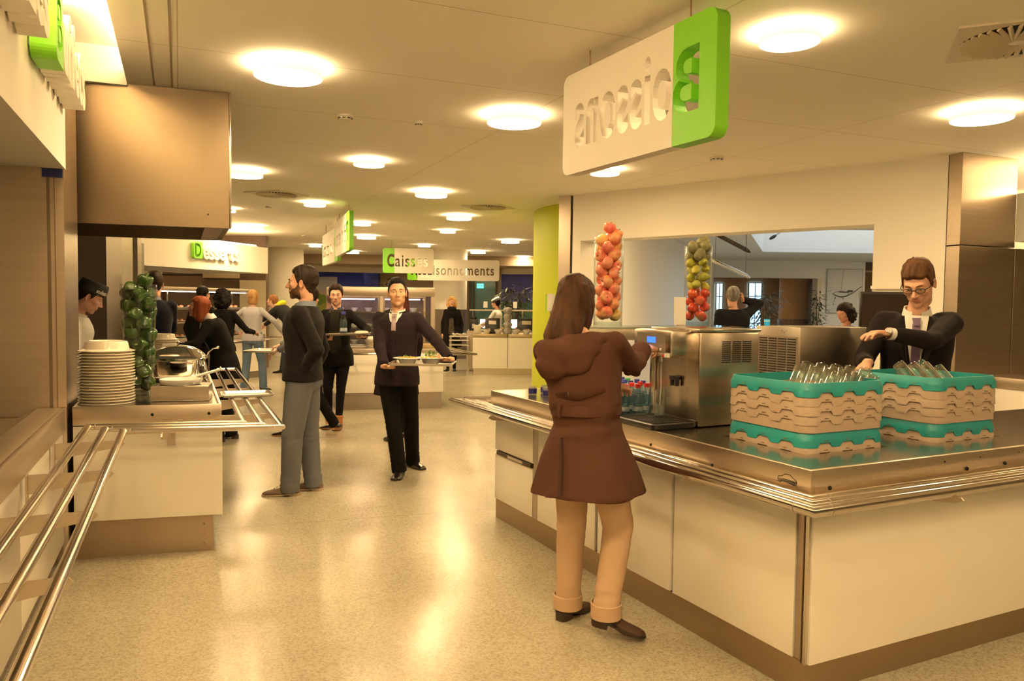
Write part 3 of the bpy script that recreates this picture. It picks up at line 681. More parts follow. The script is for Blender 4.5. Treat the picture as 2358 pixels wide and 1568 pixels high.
apls = [fruit_lumpy('apple', m_, .043, apple_prof, 5, .02, i, (.012, .0018), MSTEM) for i, m_ in enumerate(apple_mats)]
RED = mat('tomato_red', (.70, .02, .012), .2, coat=.4)
rapl = [fruit_lumpy('red_apple', mat('red_apple_skin', (.62, .02, .015), .22, coat=.4, var=(13, .8, (.75, .16, .04))), .036, apple_prof, 5, .02, 1, (.01, .0016), MSTEM)]
pear = [fruit_lumpy('pear', mat('pear_skin_%s' % 'ab'[i], c_, .35, var=(18, .6, c2)), .034, pear_prof, 0, 0, i, (.016, .002), MSTEM) for i, (c_, c2) in enumerate((((.48, .44, .03), (.56, .50, .10)), ((.36, .38, .03), (.50, .46, .06))))]
avo = [fruit_lumpy('avocado', mat('avocado_skin', (.17, .16, .06), .5, var=(40, .8, (.30, .27, .12)), bump=(90, 2), bstr=.3), .041, lambda t: (math.sin(t) ** .8 * (1 - .12 * -math.cos(t)), 1.15 * -math.cos(t)), 0, 0, 1, None, None)]
def side_word(v, axis):
    return 'left' if v < 0 else 'right'
NUM = ['bottom', 'second', 'third', 'fourth', 'fifth', 'sixth', 'seventh', 'eighth', 'ninth', 'tenth', 'eleventh', 'twelfth', 'top']
usedsrc = set()
def put(src, loc, rot, label, group, cat, sc=1.0):
    if src.name not in usedsrc:
        usedsrc.add(src.name); o = src; o.location = loc; o.rotation_euler = rot; o.scale = (sc,) * 3
    else: o = dup(src, loc, rot=rot, scale=sc)
    return tag(o, label, cat, group)
def pack(vloc, rad, z0, dz, n, fr, srcs, noun, cat, group, vname, per=2, phase=0.3, twist=1.25, seedx=0, jitter=.5, names=None, sc=1.0):
    rnd = random.Random(seedx); rings = 0
    for k in range(n):
        R = (rad(k / max(1, n - 1)) - fr); z = z0 + dz * k
        for j in range(per):
            a = phase + twist * k + 2 * PI * j / per; x, y = R * math.cos(a), R * math.sin(a)
            pos = 'front' if y < -R * .45 else ('back' if y > R * .45 else ('left' if x < 0 else 'right'))
            if per > 2: pos = ['first', 'second', 'third', 'fourth'][j] + ' clockwise'
            lay = NUM[k] if k < n - 1 else 'top'
            rot = (rnd.uniform(-jitter, jitter) * 3, rnd.uniform(-jitter, jitter) * 3, rnd.uniform(0, 6))
            put(srcs[rnd.randrange(len(srcs))], vloc + Vector((x, y, z + .008 * j)), rot, '%s at the %s of the %s layer, %s' % (noun, pos, lay, vname), group, cat, sc * rnd.uniform(.95, 1.04))
PV = Py(322, 910, 4.98); PV.z = .897
vase(PV, .080, .109, .715, 'tall tapered glass vase packed with green peppers on the left island')
pack(PV, lambda t: .090 + .018 * t, .082, .062, 10, .044, peps, 'green bell pepper', 'pepper', 'green peppers in the tall vase', 'pepper vase', per=3, seedx=3, jitter=.45)
put(peps[0], PV + Vector((.040, .0, .735)), (.3, .2, 1), 'green bell pepper heaped highest above the rim of the pepper vase', 'green peppers in the tall vase', 'pepper')
put(peps[1], PV + Vector((-.035, -.02, .685)), (2.6, .4, 1), 'green bell pepper heaped at the left rim of the pepper vase', 'green peppers in the tall vase', 'pepper')
# ------------------------------------------------------------------ chafing dish
cd = Py(411, 889, 5.65); cd.z = .897
ch = thing('chafing_dish', cd, 'polished chafing dish with domed lid on the left island', 'chafing dish', rz=math.atan2(FD.y, FD.x))
def rrect(w_, d_, r_, n=5):
    out = []
    for cx, cy, a0 in ((w_ / 2 - r_, d_ / 2 - r_, 0), (-w_ / 2 + r_, d_ / 2 - r_, PI / 2), (-w_ / 2 + r_, -d_ / 2 + r_, PI), (w_ / 2 - r_, -d_ / 2 + r_, 1.5 * PI)):
        for k in range(n + 1): a = a0 + PI / 2 * k / n; out.append((cx + r_ * math.cos(a), cy + r_ * math.sin(a)))
    return out
def rings_rr(specs): return [[(x, y, z) for x, y in rrect(w_, d_, r_)] for w_, d_, r_, z in specs]
MB().loft(rings_rr([(.29, .26, .05, .07), (.31, .28, .05, .085), (.33, .30, .05, .18), (.375, .34, .05, .186), (.375, .34, .05, .192)])).build('water_pan', CHROME, ch, smooth=45)
lid = MB().loft(rings_rr([(.385, .35, .05, .194), (.385, .35, .05, .200), (.36, .325, .06, .206), (.34, .305, .07, .222), (.29, .26, .08, .25), (.21, .19, .08, .275), (.10, .09, .04, .288), (.02, .02, .009, .291)])).build('lid', CHROME, ch, smooth=45)
MB().lathe([(.006, .288), (.006, .300), (.013, .305), (.013, .312), (.001, .318)], n=16).build('knob', CHROME, lid)
MB().tube([(.19, .02, .20), (.205, .02, .235), (.235, .02, .262), (.26, .02, .268)], [.007, .006, .006, .008], 10).build('lid_handle', CHROME, ch)
MB().ball((.268, .02, .27), .012, 12, 8).build('handle_ball', CHROME, ch)
for sx in (-1, 1):
    for sy in (-1, 1): MB().tube([(sx * .16, sy * .14, .17), (sx * .175, sy * .15, .09), (sx * .165, sy * .145, .03), (sx * .18, sy * .155, 0)], [.011, .013, .010, .014], 8).build('leg', CHROME, ch)
MB().box((0, 0, .03), (.30, .28, .012)).build('lower_frame', CHROME, ch, smooth=0)
MB().lathe([(.001, .036), (.04, .036), (.042, .062), (.001, .064)], n=20).build('burner', DARKSTEEL, ch)
# folded card beside it
p = Py(392, 803, 6.25); p.z = .897
cdt = thing('menu_card', (p.x, p.y, .897), 'white folded card standing behind the chafing dish', 'card', rz=.25)
MB().loft([[(-.055, 0, .12), (.055, 0, .12), (.055, 0, .121), (-.055, 0, .121)], [(-.055, -.002, .122), (.055, -.002, .122), (.055, .002, .122), (-.055, .002, .122)]]) if False else None
mb = MB(); mb.box((0, 0, .06), (.012, .012, .12)); mb.build('stem', CHROME, cdt); MB().box((0, -.008, .19), (.115, .003, .15), Matrix.Rotation(-.15, 3, 'X')).build('sheet', PORC, cdt, smooth=0)
# steel box with the ladle dish
bx0 = OI + XI * .585 + YI * .30
sb = thing('steel_stand', (bx0.x, bx0.y, .895), 'low steel stand under the white ladle dish', 'stand', rz=math.atan2(FD.y, FD.x))
mb = MB(); mb.box((0, -.10, .048), (.33, .004, .09)); mb.box((0, 0, .094), (.33, .20, .004)); mb.box((0, .10, .048), (.33, .004, .09)); mb.box((-.163, 0, .048), (.004, .2, .09)); mb.box((.163, 0, .048), (.004, .2, .09)); mb.build('body', STEELH, sb, smooth=0, bevel=.0015)
ldp = Vector((bx0.x, bx0.y, .991)) + XI * -.01
lathe_thing('ladle_dish', [(.001, .004), (.105, .004), (.110, 0), (.118, .006), (.124, .030), (.124, .034), (.119, .034), (.112, .010), (.001, .008)], PORC, ldp, 'round white dish with a low rim on the steel stand', 'dish')
ld = thing('ladle', ldp + Vector((0, 0, .034)), 'white spoon resting in the round white dish on the steel stand', 'spoon', rz=.15)
MB().tube([(-.01, 0, -.012), (.06, 0, .010), (.14, 0, .030), (.20, .0, .047), (.235, 0, .058)], [.006, .007, .008, .009, .008], 8, flat=1.6).build('handle', PORC, ld)
MB().ball((-.03, 0, -.012), (.035, .024, .009), 16, 8).build('bowl', PORC, ld)
MB().ball((.238, 0, .064), (.006, .006, .012), 8, 6).build('hook', PORC, ld)
# small tray lying on the rail
def tray(loc, w_, d_, label, rz, m=None, rot=None, group=None):
    o = MB(); r_ = .03
    o.loft(rings_rr([(w_ - .03, d_ - .03, r_, 0), (w_ - .005, d_ - .005, r_, .012), (w_, d_, r_, .018), (w_, d_, r_, .0205), (w_ - .010, d_ - .010, r_, .0205), (w_ - .034, d_ - .034, r_, .003), ]), cap=False)
    o.add([(x, y, 0) for x, y in rrect(w_ - .03, d_ - .03, r_)][::-1], [tuple(range(24))]); o.add([(x, y, .003) for x, y in rrect(w_ - .034, d_ - .034, r_)], [tuple(range(24))])
    ob = o.build('serving_tray', m or mat('tray_grey', (.52, .50, .47), .3, .6), loc=loc, smooth=40); ob.rotation_euler = rot or (0, 0, rz)
    return tag(ob, label, 'tray', group)
p = FRc + V2(AL) * 1.10 + V2(BL) * .225
tray((p.x, p.y, .8175), .36, .30, 'small grey metal tray lying on the rail beside the left island', math.atan2(BL.y, BL.x))
p = Pz(545, 910, .83)
# ------------------------------------------------------------------ on the near left counter
p = Pz(8, 990, .862); q = O - AL * 1.52 - BL * .235
dp = lathe_thing('dinner_plate', [(.001, .004), (.07, .004), (.078, 0), (.085, .004), (.128, .018), (.130, .021), (.085, .009), (.001, .008)], PORC, (q.x, q.y, .853), 'white plate with an orange block on the near left counter', 'plate')
mb = MB(); mb.box((q.x - .035, q.y + .0, .90), (.09, .08, .075), Matrix.Rotation(.4, 3, 'Z') @ Matrix.Rotation(.25, 3, 'Y'))
single(mb, 'orange_block', mat('orange_food', (.85, .30, .04), .5, bump=(30, 3), bstr=.2), 'orange block of food standing on the white plate at the left edge', 'food', bevel=.008)
rk = None
for k, (a_, b_) in enumerate(((1.0, .43), (1.13, .47), (1.22, .56))):
    q = O - AL * a_ - BL * b_; lab = 'white porcelain ramekin on the near left counter, ' + ('farthest from the camera', 'in the middle', 'nearest the left picture edge')[k]
    pf = [(.001, .003), (.032, .003), (.036, 0), (.045, .07), (.049, .075), (.049, .079), (.042, .079), (.034, .008), (.001, .008)]
    if rk is None: rk = lathe_thing('ramekin', pf, PORC, (q.x, q.y, .862), lab, 'ramekin', 'ramekins on the near left counter')
    else: dup(rk, (q.x, q.y, .862), label=lab)
for k, (a_, b_) in enumerate(((.62, .19), (1.42, .12))):
    q = O - AL * a_ - BL * b_
    single(MB().box((q.x, q.y, .8545 if k == 0 else .9015), (.05, .022, .002), frame(AL)), 'price_sticker', mat('orange_sticker', (.9, .36, .02), .5), ('small orange sticker on the counter recess near the steel partition', 'small orange sticker on the counter rim beside the white plate')[k], 'sticker', smooth=0)
gd = thing('sneeze_guard', O - AL * 1.6 - BL * .62 + Vector((0, 0, .853)), 'curved glass guard over the near left counter at the picture edge', 'glass guard')
g0 = O - BL * .30; mb = MB(); prof = [(-.34, .20), (-.05, .34), (.0, .40), (-.08, .47), (-.30, .53), (-.55, .545)]
mb.loft([[g0 - AL * a_ + BL * u + Vector((0, 0, .853 + v)) for u, v in prof] for a_ in (.95, 3.6)], cap=False, closed=False)
mb.build('curved_pane', thin_glass('guard_glass', (.93, .95, .93)), gd, world=True)
for a_ in (1.3, 2.6): q = g0 - AL * a_ - BL * .5; MB().tube([(q.x, q.y, .853), (q.x, q.y, 1.38)], .012, 10).build('post', PIPE, gd, world=True)
# ================================================================== DRINKS ISLAND
isl = thing('drinks_island', LI(1.2, .6), 'large steel-topped white drinks island with the water dispenser and glass racks', 'counter')
C0 = CR.copy()
def rb(mb, a0, a1, b0, b1, z0, z1): return ax_box(mb, C0, AR, BR, a0, a1, b0, b1, z0, z1)
AE, BE, WR, WL = 2.86, 3.4, .80, 1.55          # lengths of the two legs and their widths
T = .90
def wtop(a, b): return C0 + AR * a + BR * b
# worktop: one L-shaped sheet with two sunk openings for the racks
RK = [(.255, .246, .475), (.225, 1.03, .46)]
mb = MB()
def cells(A, B, holes, z0, z1):
    for i in range(len(A) - 1):
        for j in range(len(B) - 1):
            ac, bc = (A[i] + A[i + 1]) / 2, (B[j] + B[j + 1]) / 2
            if (ac > WR and bc > WL) or any(h[0] < ac < h[0] + h[2] and h[1] < bc < h[1] + h[2] for h in holes): continue
            rb(mb, A[i], A[i + 1], B[j], B[j + 1], z0, z1)
hl = [(a - .015, b - .015, s + .03) for a, b, s in RK]
Aset = sorted({.02, WR, AE, *[h[0] for h in hl], *[h[0] + h[2] for h in hl]}); Bset = sorted({.02, WL, BE, *[h[1] for h in hl], *[h[1] + h[2] for h in hl]})
cells(Aset, Bset, hl, T - .012, T - .001)
mb.build('worktop', STEELH, isl, world=True, smooth=0)
APR = mat('apron_steel', (.70, .60, .46), .34, 1, bump=(40, 3), bstr=.04, stretch=(14, 14, 1))
rb(MB(), 0, AE, 0, .02, .79, T).build('left_apron', APR, isl, world=True, bevel=.002)
rb(MB(), 0, .02, .02, 1.62, .79, T).build('right_apron', APR, isl, world=True, bevel=.002)
rb(MB(), 0, .02, 1.623, BE, .79, T).build('right_apron', APR, isl, world=True, bevel=.002)
rb(MB(), AE, AE + .02, 0, WL, .79, T).build('end_apron', APR, isl, world=True, bevel=.002)
# panels
for k, (a0, a1, nm) in enumerate(((.085, .835, 'side_panel'), (.86, 1.50, 'side_panel'), (1.53, 2.205, 'side_panel'))):
    rb(MB(), a0, a1, .02, .042, .14, .785).build(nm, WHITE, isl, world=True, bevel=.002)
dwm = []
for z0, z1 in ((.14, .455), (.49, .785)):
    d = rb(MB(), 2.275, 2.84, .02, .042, z0, z1).build('drawer', WHITE, isl, world=True, bevel=.002); dwm.append(d)
h = rb(MB(), 2.29, 2.80, .012, .04, .458, .487).build('drawer_handle', mat('dark_handle', (.10, .08, .06), .4, .5), isl, world=True, smooth=0)
rb(MB(), 2.40, 2.62, .008, .014, .464, .481).build('handle_label', mat('handle_tag', (.62, .55, .45), .4), isl, world=True, smooth=0)
rb(MB(), 2.21, 2.265, .022, .05, .14, .785).build('metal_strip', STEEL, isl, world=True, smooth=0)
rb(MB(), .022, .08, .026, .05, .14, .785).build('corner_post', STEEL, isl, world=True, bevel=.002)
rb(MB(), .030, .036, .010, .030, .14, .785).build('corner_slot', mat('bronze_slot', (.14, .09, .05), .35, .8), isl, world=True, smooth=0)
rb(MB(), .012, .028, .012, .022, .14, .785).build('corner_trim', PIPE, isl, world=True, smooth=0)
rb(MB(), .0, .022, .022, BE, .14, .785).build('front_panel', WHITE, isl, world=True, bevel=.002)
rb(MB(), .05, AE - .03, .055, WL, .13, .80).build('carcass', DARKSTEEL, isl, world=True, smooth=0)
rb(MB(), .05, WR - .02, WL, BE, .13, .80).build('carcass_wing', DARKSTEEL, isl, world=True, smooth=0)
PL = mat('plinth_brown_steel', (.46, .36, .25), .38, 1, bump=(50, 2), bstr=.04, stretch=(10, 10, 1))
rb(MB(), .035, AE - .02, .03, WL - .05, 0, .137).build('plinth', PL, isl, world=True, smooth=0)
rb(MB(), .035, WR - .05, WL - .06, BE, 0, .136).build('plinth_wing', PL, isl, world=True, smooth=0)
for a, z in ((.55, .815), (1.0, .83)): p = wtop(a, -.001); MB().ball((p.x, p.y, z), (.007, .007, .007), 10, 6).build('bolt_hole', HOLE, isl, world=True)
for b, z, r in ((.10, .825, .009), (.93, .83, .009), (1.20, .832, .008), (.78, .872, .004), (1.02, .874, .003), (1.30, .874, .003)):
    p = wtop(-.001, b); MB().ball((p.x, p.y, z), (r, r, r), 10, 6).build('bolt_hole', HOLE, isl, world=True)
# small black maker's mark: an outlined car shape on the left apron by the corner
em = MB(); ef = lambda u, v: wtop(.12 - u, -.0015) + Vector((0, 0, .842 + v))
em.tube([ef(-.045, -.008), ef(-.042, .006), ef(-.025, .009), ef(-.008, .020), ef(.018, .021), ef(.034, .010), ef(.05, .004), ef(.052, -.008)], .0013, 5)
for v in (-.010, -.005, 0.0): em.tube([ef(-.02 + v, v), ef(.05, v - .002)], .0013, 5)
em.tube([ef(-.05, -.014), ef(-.02, -.010), ef(.052, -.016)], .0011, 5)
for u in (-.032, .034): em.tube([ef(u + .007 * math.cos(t), -.010 + .007 * math.sin(t)) for t in [k * PI / 5 for k in range(11)]], .0011, 5)
em.build('maker_mark', BLACK, isl, world=True)
# rails of the island
def I2(a, b): p = wtop(a, b); return Vector((p.x, p.y))
q = lambda d: [I2(AE + .09 + d * 1.55 + .0, 1.45), I2(AE + .09 + d * 1.55, -d), I2(-d, -d), I2(-d, BE)]
rt = thing('tray_rail', LI(1.3, -.1), 'three-pipe steel tray rail running round the drinks island', 'tray rail')
zr = .80; rr_ = .0215
for d in (.045, .100, .162):
    p = q(d); mb = MB(); mb.tube([(v.x, v.y, zr) for v in p], rr_, 18); mb.build('pipe', PIPE, rt, world=True, smooth=40)
    jb = MB()
    for i in (1, 2):
        for s_ in (-1, 1):
            dd = (p[i + s_] - p[i]).normalized(); v = p[i] + dd * .075; jb.tube([(v.x, v.y, zr), (v.x + dd.x * .003, v.y + dd.y * .003, zr)], rr_ * 1.03, 18)
    jb.build('pipe_joint', DARKSTEEL, rt, world=True)
def bracket(p, o, L0):
    p = Vector((p[0], p[1])); o = Vector((o[0], o[1])).normalized(); s = Vector((-o.y, o.x)); mb = MB()
    pr = [(0, zr - rr_ - .001), (L0, zr - rr_ - .001), (L0 + .01, zr - rr_ - .012), (L0 - .02, zr - rr_ - .028), (0, zr - rr_ - .05)]
    mb.loft([[(p.x + o.x * u + s.x * w_, p.y + o.y * u + s.y * w_, v) for u, v in pr] for w_ in (-.004, .004)]); mb.build('bracket', STEEL, rt, world=True)
for b in (.62, 1.45, 2.3): bracket(I2(-.0, b), -BR.to_2d() * 0 - V2(AR), .185)
for a in (.52, 1.3, 2.5): bracket(I2(a, 0), -V2(BR), .185)
bracket(I2(AE + .02, .5), V2(AR), .36)
# ------------------------------------------------------------------ water dispenser
DB = LI(.98, .275, T)
wdp = thing('water_dispenser', LI(1.18, .47, T), 'tall brushed steel water dispenser with a small blue screen on the drinks island', 'water dispenser')
def db(mb, a0, a1, b0, b1, z0, z1): return ax_box(mb, DB, AR, BR, a0, a1, b0, b1, z0, z1)
DS = mat('dispenser_steel', (.60, .53, .44), .25, 1, bump=(50, 3), bstr=.05, stretch=(1, 1, 14), var=(3, .5, (.48, .42, .34)), )
db(MB(), 0, .40, 0, .40, .902, 1.385).build('body', DS, wdp, world=True, bevel=.012)
db(MB(), .05, .37, -.145, .02, 1.255, 1.395).build('head', DS, wdp, world=True, bevel=.016)
db(MB(), -.002, .40, -.01, .41, 1.385, 1.402).build('top_cover', PIPE, wdp, world=True, bevel=.006)
db(MB(), .352, .40, -.012, 0, .902, 1.25).build('side_column', PIPE, wdp, world=True, bevel=.004)
db(MB(), .09, .33, -.148, -.144, 1.275, 1.375).build('control_panel', mat('control_grey', (.28, .25, .22), .3, .5), wdp, world=True, smooth=0)
db(MB(), .17, .24, -.1505, -.147, 1.325, 1.355).build('screen', mat('blue_screen', (.01, .03, .5), .2, emit=(.03, .12, 1), estr=1.2), wdp, world=True, smooth=0)
for k in range(3): db(MB(), .12 + .032 * k, .135 + .032 * k, -.1505, -.147, 1.288, 1.300).build('button', mat('button_white', (.8, .8, .8), .3), wdp, world=True, bevel=.002)
db(MB(), .065, .110, -.1495, -.145, 1.256, 1.268).build('red_mark', mat('red_mark', (.65, .02, .02), .4), wdp, world=True, smooth=0)
lb = db(MB(), .052, .090, -.153, -.146, 1.256, 1.276).build('maker_label', mat('label_white', (.8, .78, .74), .4), wdp, world=True, smooth=0)
tp = DB + AR * .20 + BR * -.015 + Vector((0, 0, .165 + .1)); tp = DB + AR * .17 + Vector((0, 0, 1.13 - T + T))
tp = LI(.98 + .17, .275 - .02, 1.14)
mb = MB(); obox(mb, tp, (.03, .055, .02), BR); obox(mb, tp + AR * .02 - Vector((0, 0, .02)), (.022, .012, .045), BR); obox(mb, tp - AR * .02 - Vector((0, 0, .02)), (.022, .012, .045), BR); mb.build('black_clip', BLACK, wdp, world=True, bevel=.002)
sp = LI(.98 + .20, .275 - .085, 0)
MB().lathe([(.008, 1.225), (.008, 1.256)], c=(sp.x, sp.y, 0), n=12).build('spout', CHROME, wdp, world=True)
for g in range(3):
    mb = MB()
    for k in range(11): p = LI(.98 - .0012, .275 + .145 + g * .070 + .028, 1.335 - k * .0105); obox(mb, p, (.056, .002, .0052), BR)
    mb.build('vent_slots', HOLE, wdp, world=True, smooth=0)
ex_ = db(MB(), -.0015, .0, .10, .395, 1.0, 1.36)
dt = thing('drip_tray', LI(1.16, .14, T), 'black drip tray with a grid under the water dispenser', 'drip tray', rz=math.atan2(BR.y, BR.x))
mb = MB(); mb.loft(rings_rr([(.265, .34, .03, .0), (.275, .35, .03, .006), (.275, .35, .03, .026), (.262, .338, .028, .030)])); mb.build('body', BLACK, dt, smooth=40)
mb = MB()
for k in range(14): mb.box((-.115 + k * .0177, 0, .032), (.006, .31, .004))
for y in (-.15, -.05, .05, .15): mb.box((0, y, .0325), (.24, .006, .004))
mb.build('grid', mat('black_grid', (.03, .028, .025), .35, .3), dt, smooth=0)
# glass being filled and the water running into it
def tumbler_mesh(R, H):
    mb = MB(); mb.lathe([(.001, 0), (R * .82, 0), (R * .88, .004), (R, H), (R - .0022, H), (R * .86, .012), (.001, .010)], n=24); return mb
TG = thin_glass('tumbler_glass', (.985, .99, .98), edge=(1.6, .75, .06))
tm = tumbler_mesh(.033, .145)
g0 = LI(1.18, .185, T + .034)
fg = tag(tm.build('drinking_glass', TG, loc=g0, smooth=50), 'half-filled tumbler standing on the black drip tray', 'glass')
MB().lathe([(.001, .011), (.028, .012), (.0298, .062), (.001, .063)], n=20).build('water', thin_glass('water_body', (.80, .86, .86), body=.18, bcol=(.75, .78, .76)), fg, smooth=50)
single(MB().tube([(sp.x, sp.y, 1.225), (sp.x + .001, sp.y, 1.1), (g0.x, g0.y, g0.z + .06)], [.0035, .003, .003], 8), 'water_stream', thin_glass('water_jet', (.92, .94, .92), body=.35, bcol=(.85, .85, .8)), 'thin stream of water falling from the dispenser into the glass', 'water', smooth=50)
# ------------------------------------------------------------------ ice machine
MC = LI(1.23, 1.235, 0)
im = thing('ice_machine', LI(1.4, 1.5, .9), 'squat grey steel ice machine with a slotted grille between dispenser and suited person', 'ice machine')
def mbx(mb, a0, a1, b0, b1, z0, z1): return ax_box(mb, MC, AR, BR, a0, a1, b0, b1, z0, z1)
mbx(MB(), 0, .36, 0, .56, .902, 1.398).build('body', mat('grey_steel', (.40, .36, .30), .36, 1, bump=(50, 2), bstr=.03), im, world=True, bevel=.004)
mbx(MB(), .02, .34, -.004, 0, .93, 1.34).build('grille_plate', STEEL, im, world=True, smooth=0)
for g in range(4):
    mb = MB()
    for k in range(24): p = MC + AR * (.062 + g * .076) - BR * .0055 + Vector((0, 0, 1.325 - k * .0155)); obox(mb, p, (.064, .003, .0075), AR)
    mb.build('grille_slots', HOLE, im, world=True, smooth=0)
p = MC + AR * .30 - BR * .007 + Vector((0, 0, 1.02)); mb = MB(); obox(mb, p, (.012, .002, .03), AR); mb.build('red_light', mat('red_led', (.7, .02, .03), .4, emit=(1, .05, .08), estr=.3), im, world=True)
mb = MB()
for a_, z_ in ((.10, 1.375), (.12, 1.365), (.14, 1.375), (.025, 1.335), (.335, 1.335), (.335, .95)): p = MC + AR * a_ - BR * .005 + Vector((0, 0, z_)); mb.ball(p, .004, 6, 4)
mb.build('screws', PIPE, im, world=True)
p = Pz(1787, 750, 1.3985); 
p = Vector((0, 0, EYE)) + ray(1787, 749) * (5.0 / ray(1787, 749).y); p = LI(1.5, 1.33, 1.3985); q_ = ray(1787, 749); s_ = 4.85 / q_.y
bc = thing('blue_cup', (q_.x * s_, 4.85, 1.40), 'small turquoise paper cup behind the ice machine edge', 'cup')
MB().lathe([(.001, 0), (.016, 0), (.019, .040), (.001, .040)], n=20).build('cup_body', mat('turquoise', (.02, .42, .72), .4, emit=(.03, .5, .9), estr=.08), bc)
MB().lathe([(.0185, .026), (.0190, .031)], n=20).build('white_band', PORC, bc)
bc.location = (Vector(MC) + AR * .33 + BR * .06 + Vector((0, 0, 1.399)))
# ------------------------------------------------------------------ shelf with the fruit vases
SO = LI(2.28, .30, 0)
sh = thing('glass_shelf', SO + BR * .6, 'steel-edged glass shelf behind the dispenser carrying the fruit vases', 'shelf')
def sbx(mb, a0, a1, b0, b1, z0, z1): return ax_box(mb, SO, AR, BR, a0, a1, b0, b1, z0, z1)
sbx(MB(), -.14, .22, 0, 1.4, 1.362, 1.372).build('glass_top', thin_glass('shelf_glass', (.75, .82, .78)), sh, world=True, smooth=0)
sbx(MB(), -.13, -.09, .02, 1.38, 1.285, 1.360).build('steel_beam', STEEL, sh, world=True, bevel=.003)
sbx(MB(), .15, .19, .02, 1.38, 1.285, 1.360).build('steel_beam', STEEL, sh, world=True, bevel=.003)
for a_, b_ in ((-.11, .05), (.17, .05), (-.11, 1.34), (.17, 1.34)): p = SO + AR * a_ + BR * b_; MB().tube([(p.x, p.y, .9), (p.x, p.y, 1.286)], .016, 12).build('post', PIPE, sh, world=True)
AV = LI(2.33, .66, 1.373); A2 = LI(2.33, 1.40 + .12, 1.373); 
AV = Py(1399, 750, 5.30); AV.z = 1.373; A2 = Py(1605, 742, 5.62); A2.z = 1.373
vase(AV, .098, .101, .60, 'tall glass vase filled with pink-red apples, left one on the shelf', 44)
pack(AV, lambda t: .096, .075, .056, 10, .045, apls, 'pink and yellow apple', 'apple', 'apples in the tall glass vase', 'apple vase', per=3, seedx=5, phase=.2, twist=1.05, jitter=.55)
put(apls[1], AV + Vector((0, -.01, .665)), (.4, .2, 0), 'yellow-red apple topmost above the rim of the apple vase', 'apples in the tall glass vase', 'apple')
put(apls[0], AV + Vector((.05, .01, .625)), (.1, .5, 0), 'pink apple at the right rim of the apple vase', 'apples in the tall glass vase', 'apple')
vase(A2, .096, .098, .575, 'glass vase layered with avocados, pears and red apples, right one on the shelf', 44)
kw = dict(per=3, jitter=.5)
pack(A2, lambda t: .094, .066, .054, 4, .040, rapl, 'shiny red apple', 'apple', 'red apples at the bottom of the mixed vase', 'mixed fruit vase', seedx=8, phase=.6, twist=1.05, **kw)
pack(A2, lambda t: .094, .280, .056, 4, .040, pear, 'green-yellow pear', 'pear', 'pears in the middle of the mixed vase', 'mixed vase pear part', seedx=9, phase=.1, twist=1.0, per=3, jitter=.8)
pack(A2, lambda t: .090, .495, .060, 2, .042, avo, 'dull brown-green avocado', 'avocado', 'avocados at the top of the mixed vase', 'mixed vase', seedx=2, phase=.5, twist=1.0, per=3, jitter=.3)
put(avo[0], A2 + Vector((.03, 0, .60)), (.3, .9, 0), 'brown-green avocado topmost above the rim of the mixed vase', 'avocados at the top of the mixed vase', 'avocado')
p = Py(1565, 748, 5.55); cs = thing('menu_card', (p.x, p.y, 1.373), 'plain white sheet standing left of the mixed fruit vase', 'card', rz=.1)
MB().box((0, 0, .105), (.085, .003, .20), Matrix.Rotation(-.06, 3, 'X')).build('sheet', PORC, cs, smooth=0); MB().box((0, 0, .004), (.06, .04, .008)).build('foot', STEEL, cs)
# ------------------------------------------------------------------ bottles
BG = thin_glass('bottle_plastic', (.80, .88, .90))
capm = {k: mat('cap_' + k, c, .4) for k, c in (('red', (.68, .03, .03)), ('green', (.05, .50, .08)), ('blue', (.04, .06, .40)))}
labm = mat('label_blue_white', (.72, .76, .78), .5, var=(30, 1, (.06, .22, .50)))
WAT = thin_glass('bottle_water', (.74, .83, .86), body=.10, bcol=(.45, .55, .60))
def bottle(cap):
    o = MB().lathe([(.001, .002), (.024, .0), (.028, .006), (.028, .045), (.026, .055), (.028, .065), (.028, .095), (.022, .118), (.0125, .140), (.0125, .152)], n=20).build('water_bottle', BG, smooth=60)
    MB().lathe([(.001, .004), (.0265, .006), (.0262, .09), (.021, .112), (.001, .113)], n=16).build('water', WAT, o, smooth=60)
    MB().lathe([(.0285, .022), (.0285, .048)], n=20).build('label', labm, o, smooth=60)
    MB().lathe([(.0155, .152), (.0160, .170), (.0150, .173), (.001, .173)], n=18).build('cap', capm[cap], o, smooth=50); return o
bs = {k: bottle(k) for k in capm}; first = set()
ROWN = ['front', 'second', 'third', 'fourth', 'fifth', 'sixth', 'seventh', 'rearmost']
capk = ['red', 'red', 'blue', 'red', 'green', 'green', 'red', 'red']
for i in range(8):
    for j in range(5):
        c_ = capk[i]
        if i == 2 and j == 1: c_ = 'red'
        if i == 3 and j > 2: c_ = 'blue'
        if i == 5 and j == 4: c_ = 'blue'
        a_, b_ = 1.49 + .078 * i + (.02 if j % 2 else 0), .12 + .074 * j + (.012 if i % 2 else 0)
        p = LI(a_, b_, T); lab = 'small %s-capped water bottle, %s row beside the dispenser, %s from the edge' % (c_, ROWN[i], ['first', 'second', 'third', 'fourth', 'fifth'][j])
        if c_ not in first: first.add(c_); o = bs[c_]; o.location = p
        else: o = dup(bs[c_], p)
        tag(o, lab, 'bottle', 'small water bottles on the drinks island')
